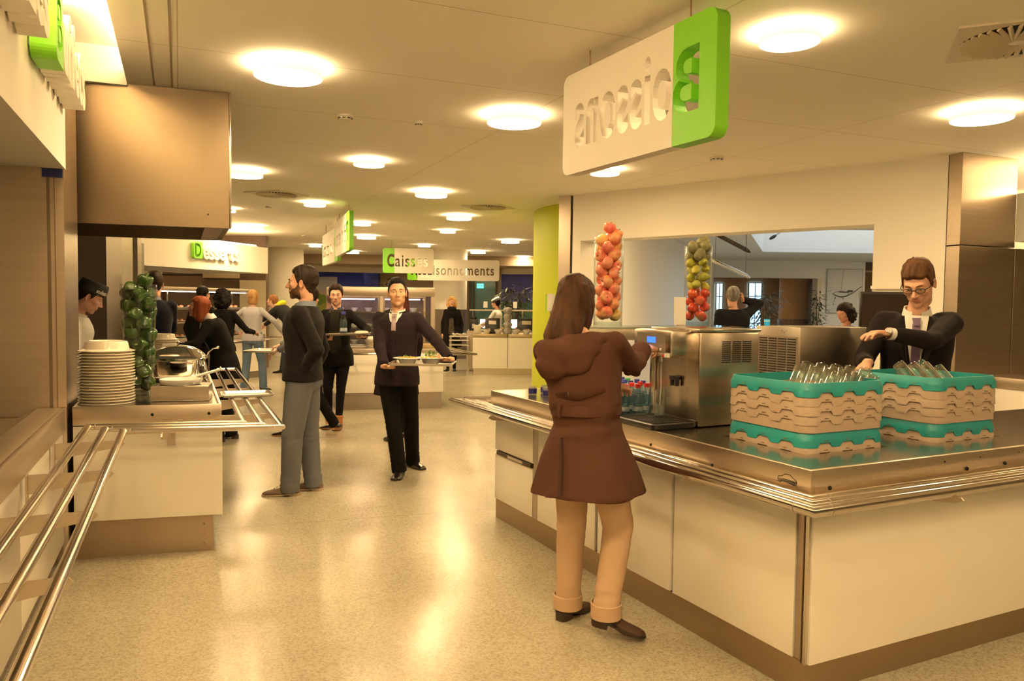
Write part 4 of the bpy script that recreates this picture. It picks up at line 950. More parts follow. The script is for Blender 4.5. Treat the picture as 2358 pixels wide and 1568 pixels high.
# jars at the far left end
jm = None
for k, (a_, b_) in enumerate(((2.55, .16), (2.50, .24), (2.42, .20), (2.38, .30), (2.60, .28))):
    p = LI(a_, b_, T)
    lab = 'small dark-labelled jar at the far end of the drinks island, number %s from left' % ['one', 'two', 'three', 'four', 'five'][[0, 1, 3, 4, 2][k]]
    if jm is None:
        jm = MB().lathe([(.001, 0), (.026, 0), (.028, .004), (.028, .045), (.022, .052), (.022, .058), (.001, .058)], n=20).build('jar', thin_glass('jar_glass', (.75, .76, .80), body=.25, bcol=(.6, .6, .62)), loc=p, smooth=50)
        MB().lathe([(.0286, .008), (.0286, .042)], n=20).build('label', mat('navy_label', (.02, .02, .16), .4), jm); tag(jm, lab, 'jar', 'small jars on the drinks island')
    else: dup(jm, p, label=lab)
# ------------------------------------------------------------------ glass racks
TEAL = mat('teal_plastic', (.015, .30, .32), .42, var=(12, .4, (.02, .22, .24)), bump=(60, 2), bstr=.05)
TAN = mat('tan_plastic', (.47, .37, .28), .5, var=(9, .4, (.40, .31, .23)), bump=(70, 2), bstr=.08)
TANI = mat('tan_inside', (.40, .32, .25), .6)
def rack_layer(mb, s, z0, h, off, teeth=True, flip=False, td_=.020):
    """square ring with rounded corners; the lower edge drops in trapezoid tabs"""
    n = 26; P = []
    r_ = .055; hs = s / 2
    def edge(u, side):    # u in 0..1 along one straight side
        v = -hs + r_ + (s - 2 * r_) * u
        return [(v, -hs), (hs, v), (-v, hs), (-hs, -v)][side]
    US = [(0, 1)]
    for c in (.14, .5, .86): US += [(c - .115, 1), (c - .075, 0), (c + .075, 0), (c + .115, 1)]
    US.append((1, 1))
    for sd_ in range(4):
        for u, tt in US: x, y = edge(u, sd_); P.append((x, y, tt))
        a0 = [-PI / 2, 0, PI / 2, PI][sd_]; cx, cy = [(hs - r_, -hs + r_), (hs - r_, hs - r_), (-hs + r_, hs - r_), (-hs + r_, -hs + r_)][sd_]
        for k in range(1, 6): a = a0 + PI / 2 * k / 6; P.append((cx + r_ * math.cos(a), cy + r_ * math.sin(a), 1.0))
    def ring(z, o): return [(x * (1 + o / hs), y * (1 + o / hs), z(t) if callable(z) else z) for x, y, t in P]
    dn = (lambda t: z0 - td_ * t) if teeth else z0
    o2 = off + (.0085 if teeth else .004)
    mb.loft([ring(dn, o2 - .004), ring(dn, o2), ring(lambda t: z0 + h * .25, o2 - .0005), ring(z0 + h * .62, off + .003), ring(z0 + h - .004, off + .0005), ring(z0 + h, off - .001), ring(z0 + h, off - .008), ring(z0 + h * .5, off - .008), ring(z0, off - .008), ring(dn, o2 - .004)], cap=False)
def make_rack(name, label, loc, s, layers, zb, rz, group):
    t = thing(name, loc, label, 'glass rack', group, rz=rz)
    z = zb
    if layers['base']:
        mb = MB(); rack_layer(mb, s, 0, layers['base'], .004, False); mb.cur = 1
        for sx, sy, m_ in ((0, -1, 0), (1, 0, 1), (0, 1, 0), (-1, 0, 1)): mb.box((sx * (s / 2 + .0045), sy * (s / 2 + .0045), .010), (.10 if not m_ else .004, .004 if not m_ else .10, .020))
        mb.build('base', [TAN, mat('rack_shadow', (.20, .15, .12), .7)], t, smooth=22)
        z = layers['base']
        mb = MB()
        for k in range(7): v = -s / 2 + s * (k + .5) / 7; mb.box((v, 0, .012), (.006, s - .02, .008)).box((0, v, .012), (s - .02, .006, .008))
        mb.build('floor_grid', TANI, t, smooth=0)
    else: z = 0
    n = layers['n']; hh = .040
    for k in range(n):
        mb = MB(); last = k == n - 1
        rack_layer(mb, s, z, hh, .0015 * (k % 2) + .002, True); nm = 'teal_rim' if last else 'extender'
        sl = mb; mb.cur = 1
        for sd_ in range(4):
            for c in (.14, .5, .86):
                v = -s / 2 + .055 + (s - .11) * c; e = s / 2 + .0108
                x, y = [(v, -e), (e, v), (-v, e), (-e, -v)][sd_]; sl.box((x, y, z + .009), ((.022, .002, .004) if sd_ % 2 == 0 else (.002, .022, .004)))
        mb.build(nm, [TEAL if last else TAN, mat('rack_shadow', (.20, .15, .12), .7)], t, smooth=22)
        z += hh
    return t, z
a, b, s = RK[0]; rz = math.atan2(BR.y, BR.x)
c1 = LI(a + s / 2, b + s / 2, 0); c2 = LI(RK[1][0] + RK[1][2] / 2, RK[1][1] + RK[1][2] / 2, 0); s2r = RK[1][2]
def well(c, s_, label):
    t = thing('rack_well', c + Vector((0, 0, .80)), label, 'recess', rz=rz); mb = MB()
    for sx, sy in ((1, 0), (-1, 0), (0, 1), (0, -1)): mb.box((sx * (s_ / 2 + .011), sy * (s_ / 2 + .011), .045), ((.003, s_ + .025, .085) if sx else (s_ + .025, .003, .085)))
    mb.box((0, 0, .003), (s_ + .025, s_ + .025, .004)); mb.build('liner', DARKSTEEL, t, smooth=0); return t
well(c1, s, 'dark steel recess in the worktop under the near glass racks'); well(c2, s2r, 'dark steel recess in the worktop under the right glass racks')
make_rack('glass_rack', 'lower grey rack with teal rim, sunk in the worktop, of the near stack', c1 + Vector((0, 0, .806)), s, {'base': .055, 'n': 3}, 0, rz, 'glass racks')
z1 = .806 + .055 + .12 + .004
r1, zt1 = make_rack('glass_rack', 'tall grey rack with teal rim holding eleven tumblers, on top of the near stack', c1 + Vector((0, 0, z1)), s, {'base': .052, 'n': 4}, 0, rz, 'glass racks')
make_rack('glass_rack', 'lower grey rack with teal rim, sunk in the worktop, of the right stack', c2 + Vector((0, 0, .806)), s2r, {'base': .055, 'n': 3}, 0, rz, 'glass racks')
r2, zt2 = make_rack('glass_rack', 'tall grey rack with teal rim holding a few tumblers, on top of the right stack', c2 + Vector((0, 0, z1)), s2r, {'base': .052, 'n': 4}, 0, rz, 'glass racks')
print('rack top', z1 + zt1)
# tumblers leaning upside down in the racks
def lean(c, rx, rz_, label, group):
    global tum
    M = Matrix.Rotation(rz_, 3, 'Z') @ Matrix.Rotation(PI - rx, 3, 'X')
    e = M.to_euler()
    if tum is None: tum = tumbler_mesh(.034, .135).build('tumbler', TG, loc=c, smooth=50); tum.rotation_euler = e; o = tum
    else: o = dup(tum, c, rot=e)
    return tag(o, label, 'tumbler', group)
tum = None
R1, Z1 = c1, z1 + .052 + .16
POS = ['front left', 'front centre-left', 'front centre', 'front centre-right', 'front right', 'front rightmost', 'back left', 'back centre-left', 'back centre', 'back centre-right', 'back right']
for k in range(11):
    row = 0 if k < 6 else 1; i = k if row == 0 else k - 6
    px = (1846 + 33 * i if row == 0 else 1862 + 33 * i); py = (846 + 4 * i if row == 0 else 838 + 3 * i)
    Yd = 3.42 + .035 * i + row * .11
    d = ray(px, py); p = Vector((0, 0, EYE)) + d * (Yd / d.y)
    lean(p, .55, -.95, 'upside-down tumbler leaning in the near rack, ' + POS[k], 'tumblers in the near rack')
for k, (px, py, Yd) in enumerate(((2068, 838, 3.90), (2098, 840, 3.94), (2126, 840, 3.96), (2156, 846, 3.95), (2116, 835, 4.03))):
    d = ray(px, py); p = Vector((0, 0, EYE)) + d * (Yd / d.y)
    lean(p, .75, .55, 'upside-down tumbler leaning in the right rack, ' + ['leftmost', 'second from left', 'middle', 'rightmost', 'behind the middle one'][k], 'tumblers in the right rack')
# ------------------------------------------------------------------ screen and small counter by the right wall
mo = Py(2040, 750, 6.0)
tb = thing('back_counter', (2.75, 6.2, 0), 'low back counter beyond the ice machine under the black screen', 'counter')
MB().box((2.75, 6.2, .45), (1.3, .6, .86)).build('body', WHITE, tb, world=True, bevel=.004); MB().box((2.75, 6.2, .89), (1.34, .64, .03)).build('top', STEELH, tb, world=True, bevel=.004)
s0_ = Py(2040, 716, 6.1)
sc_ = thing('screen', (s0_.x, 6.1, .905), 'black flat screen behind the suited person', 'screen', rz=-.1)
MB().box((0, 0, s0_.z - .905), (.40, .03, .30)).build('panel', BLACK, sc_, bevel=.004)
MB().box((0, -.017, s0_.z - .905), (.37, .002, .26)).build('display', mat('dark_display', (.02, .012, .008), .08), sc_, smooth=0)
MB().box((0, .02, (s0_.z - .905) / 2), (.04, .03, s0_.z - .905)).build('stand', BLACK, sc_); MB().box((0, 0, .008), (.22, .16, .016)).build('foot', BLACK, sc_, bevel=.003)
rc = thing('service_counter', (5.0, 6.9, 0), 'white counter with a steel top against the steel partition at the far right', 'counter')
sdn = Vector((sd.x, sd.y, 0)); ndn = Vector((sdn.y, -sdn.x, 0)); o_ = Vector((s1.x, s1.y, 0)) + sdn * .28
ax_box(MB(), o_, sdn, ndn, 0, 2.5, .02, .62, .14, .80).build('front_panel', WHITE, rc, world=True, bevel=.003); ax_box(MB(), o_, sdn, ndn, -.01, 2.5, .01, .64, .80, .90).build('top', STEEL, rc, world=True, bevel=.003); ax_box(MB(), o_, sdn, ndn, .02, 2.5, .03, .55, 0, .14).build('plinth', DARKSTEEL, rc, world=True, smooth=0)
rr2 = thing('tray_rail', o_ + sdn + ndn * .8, 'steel tray rail of the white counter at the far right', 'tray rail')
for k in (.70, .77, .84): p = o_ + ndn * k - sdn * .02; e_ = p + sdn * 2.4; MB().tube([(p.x, p.y, .80), (e_.x, e_.y, .80)], .016, 10).build('pipe', PIPE, rr2, world=True)
for k in (.3, 1.3): p = o_ + sdn * k + ndn * .63; e_ = p + ndn * .23; MB().tube([(p.x, p.y, .77), (e_.x, e_.y, .775)], [.03, .01], 4).build('bracket', STEEL, rr2, world=True)
# ================================================================== SIGNS
def text_polys(txt, size, squeeze=.62, bold=.02, spacing=1.0):
    """letter outlines as closed 2D polylines (a text curve turned into points)"""
    cu = bpy.data.curves.new('t', 'FONT'); cu.body = txt; cu.size = size; cu.offset = 0; cu.resolution_u = 3; cu.space_character = spacing
    o = bpy.data.objects.new('t', cu); TMPC.objects.link(o); TMPV.update()
    dg = TMPV.depsgraph; c2 = o.evaluated_get(dg).to_curve(dg) ; out = []
    for sp_ in c2.splines:
        pts = []
        if sp_.type == 'BEZIER':
            bp = list(sp_.bezier_points); n = len(bp)
            for i in range(n):
                p0, h0_, h1_, p1 = bp[i].co, bp[i].handle_right, bp[(i + 1) % n].handle_left, bp[(i + 1) % n].co
                st = (h0_ - p0).length < 1e-6 and (h1_ - p1).length < 1e-6 or bp[i].handle_right_type == 'VECTOR' and bp[(i + 1) % n].handle_left_type == 'VECTOR'
                for k in range(1 if st else 4):
                    t_ = k / 4; pts.append(p0 * (1 - t_) ** 3 + h0_ * 3 * t_ * (1 - t_) ** 2 + h1_ * 3 * t_ * t_ * (1 - t_) + p1 * t_ ** 3)
        else: pts = [Vector(p.co[:3]) for p in sp_.points]
        out.append([(p.x * squeeze, p.y) for p in pts])
    o.evaluated_get(dg).to_curve_clear(); bpy.data.objects.remove(o); return out
def area(pl): return sum(pl[i][0] * pl[(i + 1) % len(pl)][1] - pl[(i + 1) % len(pl)][0] * pl[i][1] for i in range(len(pl))) / 2
def inside(p, pl):
    c = False; n = len(pl)
    for i in range(n):
        a_, b_ = pl[i], pl[i - 1]
        if (a_[1] > p[1]) != (b_[1] > p[1]) and p[0] < (b_[0] - a_[0]) * (p[1] - a_[1]) / (b_[1] - a_[1]) + a_[0]: c = not c
    return c
def grow(pl, d):
    """move an outline outwards by d"""
    n = len(pl); s_ = 1 if area(pl) > 0 else -1; out = []
    for i in range(n):
        a_, b_, c_ = Vector(pl[i - 1]), Vector(pl[i]), Vector(pl[(i + 1) % n]); u = (b_ - a_); v = (c_ - b_)
        if u.length < 1e-7 or v.length < 1e-7: out.append(pl[i]); continue
        u.normalize(); v.normalize(); nn = Vector((u.y + v.y, -u.x - v.x)); L = nn.length
        if L < .3: out.append(pl[i]); continue
        nn /= L; out.append(tuple(b_ + nn * (d * s_ / max(.6, nn.dot(Vector((u.y, -u.x)))))))
    return out
def bolden(polys, d): return [grow(p, d if not any(inside(p[0], q) for q in polys if q is not p) else -d * .55) for p in polys]
def extr(polys, depth, name, m, parent):
    """even-odd filled, extruded plate from 2D outlines, in the x-z plane, front at y=0"""
    cu = bpy.data.curves.new(name, 'CURVE'); cu.dimensions = '2D'; cu.fill_mode = 'BOTH'; cu.extrude = depth / 2
    for pl in polys:
        sp_ = cu.splines.new('POLY'); sp_.points.add(len(pl) - 1)
        for i, (x, y) in enumerate(pl): sp_.points[i].co = (x, y, 0, 1)
        sp_.use_cyclic_u = True
    o = bpy.data.objects.new(name, cu); TMPC.objects.link(o); TMPV.update(); dg = TMPV.depsgraph
    me = bpy.data.meshes.new_from_object(o.evaluated_get(dg)); bpy.data.objects.remove(o)
    me.transform(Matrix.Rotation(PI / 2, 4, 'X')); me.materials.clear(); me.materials.append(m); me.shade_flat()
    ob = bpy.data.objects.new(name, me); COL.objects.link(ob); ob.parent = parent; return ob
def width(polys): xs = [p[0] for pl in polys for p in pl]; return min(xs), max(xs)
def fit(polys, x0, x1, y0, sy=1):
    a_, b_ = width(polys); k = (x1 - x0) / (b_ - a_); return [[((x - a_) * k + x0, y * sy + y0) for x, y in pl] for pl in polys]
def rr_side(x0, x1, y0, y1, r_, left):
    """rectangle with rounded corners on one side"""
    pts = []
    if left: pts = [(x1, y0), (x1, y1)] + [(x0 + r_ - r_ * math.sin(t), y1 - r_ + r_ * math.cos(t)) for t in [k * PI / 12 for k in range(7)]] + [(x0 + r_ - r_ * math.cos(t), y0 + r_ - r_ * math.sin(t)) for t in [k * PI / 12 for k in range(7)]]
    else: pts = [(x0, y1), (x0, y0)] + [(x1 - r_ + r_ * math.sin(t), y0 + r_ - r_ * math.cos(t)) for t in [k * PI / 12 for k in range(7)]] + [(x1 - r_ + r_ * math.cos(t), y1 - r_ + r_ * math.sin(t)) for t in [k * PI / 12 for k in range(7)]]
    return pts
SIGNW = mat('sign_white', (.82, .78, .71), .6)
def hanging_sign(first_, rest, loc, rz_, W, H, gW, D, label, cap=.24, low=.20, wires=True, rest_x=None, fx=None):
    """loc = left end (green end) of the face read from the front, z = bottom; text plane x-z"""
    t = thing('hanging_sign', loc, label, 'sign', rz=rz_)
    y0 = H * .27
    f_ = text_polys(first_, .40 * H / .575); r_ = text_polys(rest, (.49 if D > .07 else .40) * H / .575, spacing=1.12)
    fx = fx or (gW * .42, gW - .012); rest_x = rest_x or (gW + .02, W - .14)
    f_ = bolden(fit(f_, fx[0], fx[1], y0), .012); r_ = bolden(fit(r_, rest_x[0], rest_x[1], y0), .011 if D > .07 else .005)
    a_ = extr([rr_side(0, gW, 0, H, .055, True)] + f_, D, 'green_end', GREEN, t)
    b_ = extr([rr_side(gW + .001, W, 0, H, .055, False)] + r_, D, 'white_panel', SIGNW, t)
    # slim web that keeps the letters closed halfway through
    if wires:
        for x in (gW * .75, W * .83): MB().tube([(x, 0, H - .002), (x + .002, 0, CEIL - loc[2])], .0035, 6).build('wire', mat('rusty_wire', (.28, .14, .08), .5, .7), t); 
    return t
# near drinks sign, seen from behind: its green end is nearest to the camera
e0 = Vector((.918, 3.495)); e1 = Vector((.32, 4.663)); dv = (e1 - e0).normalized()
hanging_sign('B', 'oissons', (e0.x, e0.y, 2.272), math.atan2(dv.y, dv.x), (e1 - e0).length, .572, .30, .075, 'large hanging drinks sign with a green end, seen from behind')
def sign_px(first_, rest, pL, pR, YL, YR, zb, H, gW, label, **k):
    a_ = Py(pL, 690, YL); b_ = Py(pR, 690, YR); d_ = (V2(b_) - V2(a_)); return hanging_sign(first_, rest, (a_.x, a_.y, zb), math.atan2(d_.y, d_.x), d_.length, H, gW, .06, label, **k)
sign_px('C', 'aisses', 881, 998, 18.2, 18.3, 2.19, .575, .27, 'hanging sign with a green left end reading Caisses')
sign_px('A', 'ssaisonnements', 938, 1149, 20.3, 20.3, 2.085, .54, .26, 'long white hanging sign reading Assaisonnements behind the checkout sign')
sign_px('P', 'âtes', 809, 776, 11.3, 13.2, 2.26, .575, .42, 'hanging sign seen nearly edge-on, right one of the pair')
sign_px('P', 'izza', 781, 746, 13.2, 15.2, 2.20, .575, .35, 'hanging sign seen nearly edge-on, left one of the pair')
# raised letters on the left fascia
lt = thing('fascia_lettering', PW - AL * .8 + BL * .05 + Vector((0, 0, 2.56)), 'raised green and white lettering along the left fascia, seen edge-on', 'sign')
def raised(txt, a0, a1, z0, size, depth, m, boldd, nm='letter', box=None):
    """letters standing off the fascia between distances a0..a1 (measured towards the camera from the partition)"""
    pol = bolden(text_polys(txt, size, spacing=1.05), boldd); pol = fit(pol, 0, a0 - a1, 0)
    if box: pol = [rr_side(0, a0 - a1, -.02, box, .05, True)] + fit(bolden(text_polys(txt, size * .8), boldd), .04, (a0 - a1) - .03, .04)
    o = extr(pol, depth, nm, m, lt)
    M = Matrix.Translation(PW - AL * a0 + BL * (.02 + depth / 2) + Vector((0, 0, z0))) @ Matrix.Rotation(math.atan2(AL.y, AL.x), 4, 'Z')
    o.data.transform(lt.matrix_basis.inverted() @ M); return o
raised('B', 1.17, .95, 2.56, .40, .10, GREEN, .006, 'green_letter', .34)
x = .93
for ch_ in 'uffets':
    wd_ = .145; raised(ch_, x, x - wd_ + .008, 2.56, .43, .10, SIGNW, .012); x -= wd_
raised('s', 1.50, 1.36, 2.56, .43, .10, SIGNW, .012); raised('e', 1.66, 1.52, 2.56, .43, .10, SIGNW, .012); raised('L', 1.83, 1.68, 2.56, .43, .10, SIGNW, .012)
# ================================================================== POSTER with the spoon
a = Py(1906, 620, 24.55); b = Py(1984, 721, 24.55); W_, H_ = b.x - a.x, a.z - b.z
po = thing('poster', (a.x, 24.57, b.z), 'pale poster of a dripping spoon on the white wall beyond the opening', 'poster')
MB().box((W_ / 2, 0, H_ / 2), (W_, .02, H_)).build('sheet', mat('poster_grey', (.60, .61, .60), .5), po, smooth=0)
fr = MB(); fr.box((W_ / 2, -.012, H_), (W_, .01, .02)).box((W_ / 2, -.012, 0), (W_, .01, .02)).box((0, -.012, H_ / 2), (.02, .01, H_)).box((W_, -.012, H_ / 2), (.02, .01, H_)); fr.build('frame', mat('poster_frame', (.42, .42, .40), .5), po, smooth=0)
mb = MB(); ink = mat('poster_ink', (.08, .07, .06), .6); S = W_
pt = lambda u, v: (u * S, -.016, v * H_)
mb.tube([pt(.16 + .52 * k / 16, .44 - .07 * math.sin(PI * k / 16)) for k in range(17)] + [pt(.80, .50), pt(.90, .57), pt(.99, .61)], [.008 + .012 * math.sin(PI * k / 19) for k in range(20)], 6)
mb.tube([pt(.16 + .48 * k / 12, .44 + .06 * math.sin(PI * k / 12)) for k in range(13)], .006, 5)
mb.ball(pt(.66, .505), (.10, .004, .035), 12, 6); mb.ball(pt(.48, .48), (.18, .004, .02), 12, 6)
mb.tube([pt(.40, .52), pt(.46, .98)], .003, 4); mb.tube([pt(.24, .40), pt(.23, .30), pt(.18, .22)], .004, 4)
for u, v in ((.20, .20), (.36, .14), (.46, .33), (.24, .34)): mb.ball(pt(u, v), (.016, .004, .02), 8, 5)
mb.build('spoon_drawing', ink, po)
# floating feather mobiles near the dining ceiling
def mobile(px0, py0, px1, py1, Y, n, m, label, group_):
    a = Py(px0, py0, Y); b = Py(px1, py1, Y + .5); t = thing('hanging_mobile', (a + b) / 2, label, 'mobile')
    w = MB(); w.tube([a, b], .006, 5); w.build('rod', mat('dark_rod', (.05, .04, .04), .5), t, world=True)
    for k in range(n):
        p = a.lerp(b, (k + .5) / n); mb = MB(); mb.ball(p + Vector((0, 0, -.03)), (.13, .05, .035), 10, 6, Matrix.Rotation(.5, 3, 'Y')); mb.build('spoon', m, t, world=True)
    w = MB(); w.tube([a, (a.x, a.y, CEIL)], .003, 4).tube([b, (b.x, b.y, CEIL)], .003, 4); w.build('wire', mat('dark_rod', (.05, .04, .04), .5), t, world=True)
mobile(1652, 536, 1718, 571, 12.6, 8, mat('dark_petal', (.03, .02, .02), .4), 'row of dark spoon shapes hanging under the dining room ceiling', '')
mobile(1647, 598, 1717, 630, 13.0, 9, CHROME, 'row of shiny spoon shapes hanging lower under the dining room ceiling', '')
a = Py(1780, 546, 16.5); b = Py(1818, 521, 16.5)
pn = thing('hanging_pointer', a, 'single dark spoon hanging on a rod under the skylight', 'mobile'); MB().tube([a, b, (b.x + .2, b.y, 3.25)], .012, 6).build('rod', mat('grey_rod', (.3, .3, .3), .4), pn, world=True); MB().ball(a, (.09, .035, .035), 10, 8, Matrix.Rotation(-.55, 3, 'Y')).build('spoon', mat('dark_petal', (.03, .02, .02), .4), pn, world=True)
MB().tube([(b.x + .2, b.y, 3.2), (b.x + .25, b.y, SH + .3)], .01, 6).build('wire', mat('grey_rod', (.3, .3, .3), .4), pn, world=True)
# ================================================================== PEOPLE
def smin(a, b, k): h = np.clip(.5 + .5 * (b - a) / k, 0, 1); return b + (a - b) * h - k * h * (1 - h)
def smax(a, b, k): return -smin(-a, -b, k)
def d_ell(p, c, r):
    q = (p - np.array(c)) / np.array(r); k0 = np.linalg.norm(q, axis=1); k1 = np.linalg.norm(q / np.array(r), axis=1) + 1e-9; return k0 * (k0 - 1) / k1
def d_cap(p, a, b, ra, rb=None):
    a, b = np.array(a, float), np.array(b, float); rb = ra if rb is None else rb; ba = b - a; h = np.clip(((p - a) @ ba) / (ba @ ba), 0, 1)
    return np.linalg.norm(p - a - h[:, None] * ba, axis=1) - (ra + (rb - ra) * h)
def head_sdf(p, F):
    """face looks along +y; F = dict of facial proportions"""
    p = p.copy(); p[:, 0] = np.abs(p[:, 0]); w = F.get('w', 1.0); j = F.get('jaw', 1.0)
    d = d_ell(p, (0, -.020, .030), (.076 * w, .096, .088))
    d = smin(d, d_ell(p, (0, .022, -.020), (.064 * w, .070, .080)), .03)
    d = smin(d, d_ell(p, (0, .030, -.074), (.050 * w * j, .048, .040)), .03)
    d = smin(d, d_ell(p, (.030 * j, .0, -.070), (.026, .045, .030)), .03)
    d = smin(d, d_ell(p, (0, .070, -.103), (.021 * j, .018, .017)), .022)
    d = smin(d, d_cap(p, (.010, .083, .020), (.042 * w, .070, .024), .011), .016)
    d = smin(d, d_ell(p, (.043 * w, .058, -.022), (.024, .020, .020)), .022)
    d = smax(d, -d_ell(p, (.0315, .098, .002), (.020, .019, .0125)), .012)
    n = F.get('nose', 1.0)
    d = smin(d, d_cap(p, (0, .088, .010), (0, .088 + .022 * n, -.030), .0065, .0105), .010)
    d = smin(d, d_ell(p, (.0115, .093 + .004 * n, -.035), (.0085, .010, .0075)), .006)
    d = smin(d, d_ell(p, (0, .080, -.062), (.027, .015, .019)), .014)
    d = smin(d, d_ell(p, (0, .0925, -.0588), (.021, .0060, .0040)), .004)
    d = smin(d, d_ell(p, (0, .0912, -.0675), (.018, .0068, .0046)), .004)
    d = smax(d, -d_cap(p, (0, .1010, -.0631), (.024, .0925, -.0626), .0034), .003)
    # lids
    d = smin(d, d_ell(p, (.0315, .0765, .0085), (.0165, .0115, .0060)), .004)
    d = smin(d, d_ell(p, (.0315, .0755, -.0055), (.0150, .0105, .0042)), .005)
    d = smin(d, d_cap(p, (0, -.022, -.060), (0, -.034, -.118), .050 * F.get('neck', 1), .051 * F.get('neck', 1)), .03)
    return d
def star(F, nu=72, nv=64, ext=0.0):
    """outermost surface along rays from the head centre"""
    c = np.array((0, 0, -.012)); vs = []
    us = np.linspace(0, 2 * np.pi, nu, endpoint=False); us = us - .42 * np.sin(us) * 1.0      # crowd towards the face (phi = 0)
    ts = np.linspace(.003, np.pi - .003, nv); ts = ts + .16 * np.sin(2 * (ts)) * 1.0
    T, U = np.meshgrid(ts, us, indexing='ij'); D = np.stack([np.sin(T) * np.sin(U), np.sin(T) * np.cos(U), np.cos(T)], -1).reshape(-1, 3)
    r = np.full(len(D), .26)
    for _ in range(70): r -= .75 * head_sdf(c + D * r[:, None], F)
    return c, D, r, nu, nv
def grid_faces(nu, nv, keep=None):
    fs = []
    for i in range(nv - 1):
        for k in range(nu):
            a, b = i * nu + k, i * nu + (k + 1) % nu; f = (a, a + nu, b + nu, b)
            if keep is None or any(keep[q] for q in f): fs.append(f)
    return fs
def ear_mb(mb, s, M):
    ring = []
    for t in range(14):
        a = 2 * PI * t / 14; ring.append((math.cos(a) * .0155, math.sin(a) * .030))
    lay = [(.0, .70), (.008, .92), (.013, 1.04), (.0165, 1.0), (.0155, .82), (.0105, .62), (.009, .2)]
    rings = []
    for x, k in lay:
        rr = []
        for u, v in ring:
            kk = k * (1 - .25 * max(0, -v / .03) ** 1.2)
            q = Vector((s * (.069 + x + .22 * max(0, -u * kk)), -.006 + u * kk - .004, -.010 + v * k)); rr.append(M @ q)
        rings.append(rr if s > 0 else rr[::-1])
    mb.loft(rings)
HANDS = {}
def hand_mesh(curl, thumb, vox, spread=.0):
    """right hand: wrist at origin, fingers along +y, palm faces -z, thumb on the -x side"""
    key = (tuple(curl), tuple(thumb), vox, spread)
    if key in HANDS: return HANDS[key]
    mb = MB()
    mb.loft([[(x * w_ , y, z * h + z0) for x, z in ((-1, -.6), (-.6, -1), (.6, -1), (1, -.6), (1, .6), (.6, 1), (-.6, 1), (-1, .6))] for y, w_, h, z0 in ((-.03, .026, .020, 0), (0, .027, .018, 0), (.03, .036, .016, 0), (.065, .041, .014, 0), (.090, .040, .012, 0), (.098, .036, .009, -.001))])
    mb.ball((-.022, .035, -.010), (.017, .032, .012), 12, 8); mb.ball((.026, .04, -.009), (.013, .032, .009), 10, 8)
    bx_ = (-.0295, -.0098, .0098, .0285); L = (.070, .078, .073, .058); R = (.0092, .0095, .0090, .0080); y0 = (.086, .092, .088, .080)
    for i in range(4):
        p = Vector((bx_[i], y0[i] - .012, 0)); a = 0; pr = p; sp = (i - 1.5) * spread; c = curl[i]; r_ = R[i]
        mb.ball(p + Vector((0, .006, .001)), r_ * 1.08, 10, 8)
        for k, (fl, fc) in enumerate(((.44, .85), (.32, 1.1), (.24, .7))):
            a += c * fc; d = Vector((math.sin(sp) * math.cos(a), math.cos(sp) * math.cos(a), -math.sin(a))); q = pr + d * (L[i] * fl + (.012 if k == 0 else 0)); rb = r_ * (1 - .07 * (k + 1))
            mb.capsule(pr, q, r_ * (1 - .06 * k), rb * .98, 10); pr = q
    t0, t1 = thumb      # opening angle, closing angle
    p = Vector((-.022, .020, -.006)); d = Vector((-math.sin(t0), math.cos(t0), -math.sin(t1))).normalized(); q = p + d * .042; mb.capsule(p, q, .0135, .0110, 10)
    d2 = Vector((-math.sin(t0 * .65), math.cos(t0 * .65), -math.sin(t1 * 1.25))).normalized(); q2 = q + d2 * .032; mb.capsule(q, q2, .0108, .0098, 10)
    d3 = Vector((-math.sin(t0 * .35), math.cos(t0 * .35), -math.sin(t1 * 1.5))).normalized(); q3 = q2 + d3 * .025; mb.capsule(q2, q3, .0098, .0080, 10)
    HANDS[key] = rm(mb, vox, 2); return HANDS[key]
POSES = {'tray': ((.50, .55, .62, .70), (.75, .15)), 'relax': ((.28, .33, .38, .42), (.45, .35)), 'point': ((.10, .85, .95, 1.0), (.55, .55)), 'fist': ((.95, 1.0, 1.0, 1.0), (.5, .6)),
         'hold': ((.55, .58, .62, .66), (.8, .35)), 'press': ((.25, .55, .7, .8), (.5, .3)), 'pocket': ((.1, .1, .12, .15), (.2, .15)), 'flat': ((.12, .14, .16, .2), (.35, .2)), 'pinch': ((.55, .6, .45, .4), (.55, .75))}
def frame_yz(d, n):
    """rotation whose +y is d and whose -z is the palm normal n"""
    y = Vector(d).normalized(); z = -Vector(n); z = (z - y * z.dot(y)).normalized(); x = y.cross(z); return Matrix((x, y, z)).transposed()
def ik(S, W, l1, l2, pole):
    S, W = Vector(S), Vector(W); d = W - S; L = min(d.length, (l1 + l2) * .999); dn = d.normalized(); W = S + dn * L
    a = (l1 * l1 - l2 * l2 + L * L) / (2 * L); h = math.sqrt(max(0, l1 * l1 - a * a)); pv = Vector(pole); pv = (pv - dn * pv.dot(dn)).normalized(); return S + dn * a + pv * h, W
def sup(cx, cy, cz, a, b, M, n=24, e=2.4, sh=0):
    """superellipse ring in the local x-y plane of frame M"""
    out = []
    for i in range(n):
        t = 2 * PI * i / n; c, s = math.cos(t), math.sin(t)
        x = a * math.copysign(abs(c) ** (2 / e), c); y = b * math.copysign(abs(s) ** (2 / e), s)
        out.append(M @ Vector((cx + x, cy + y, cz)))
    return out
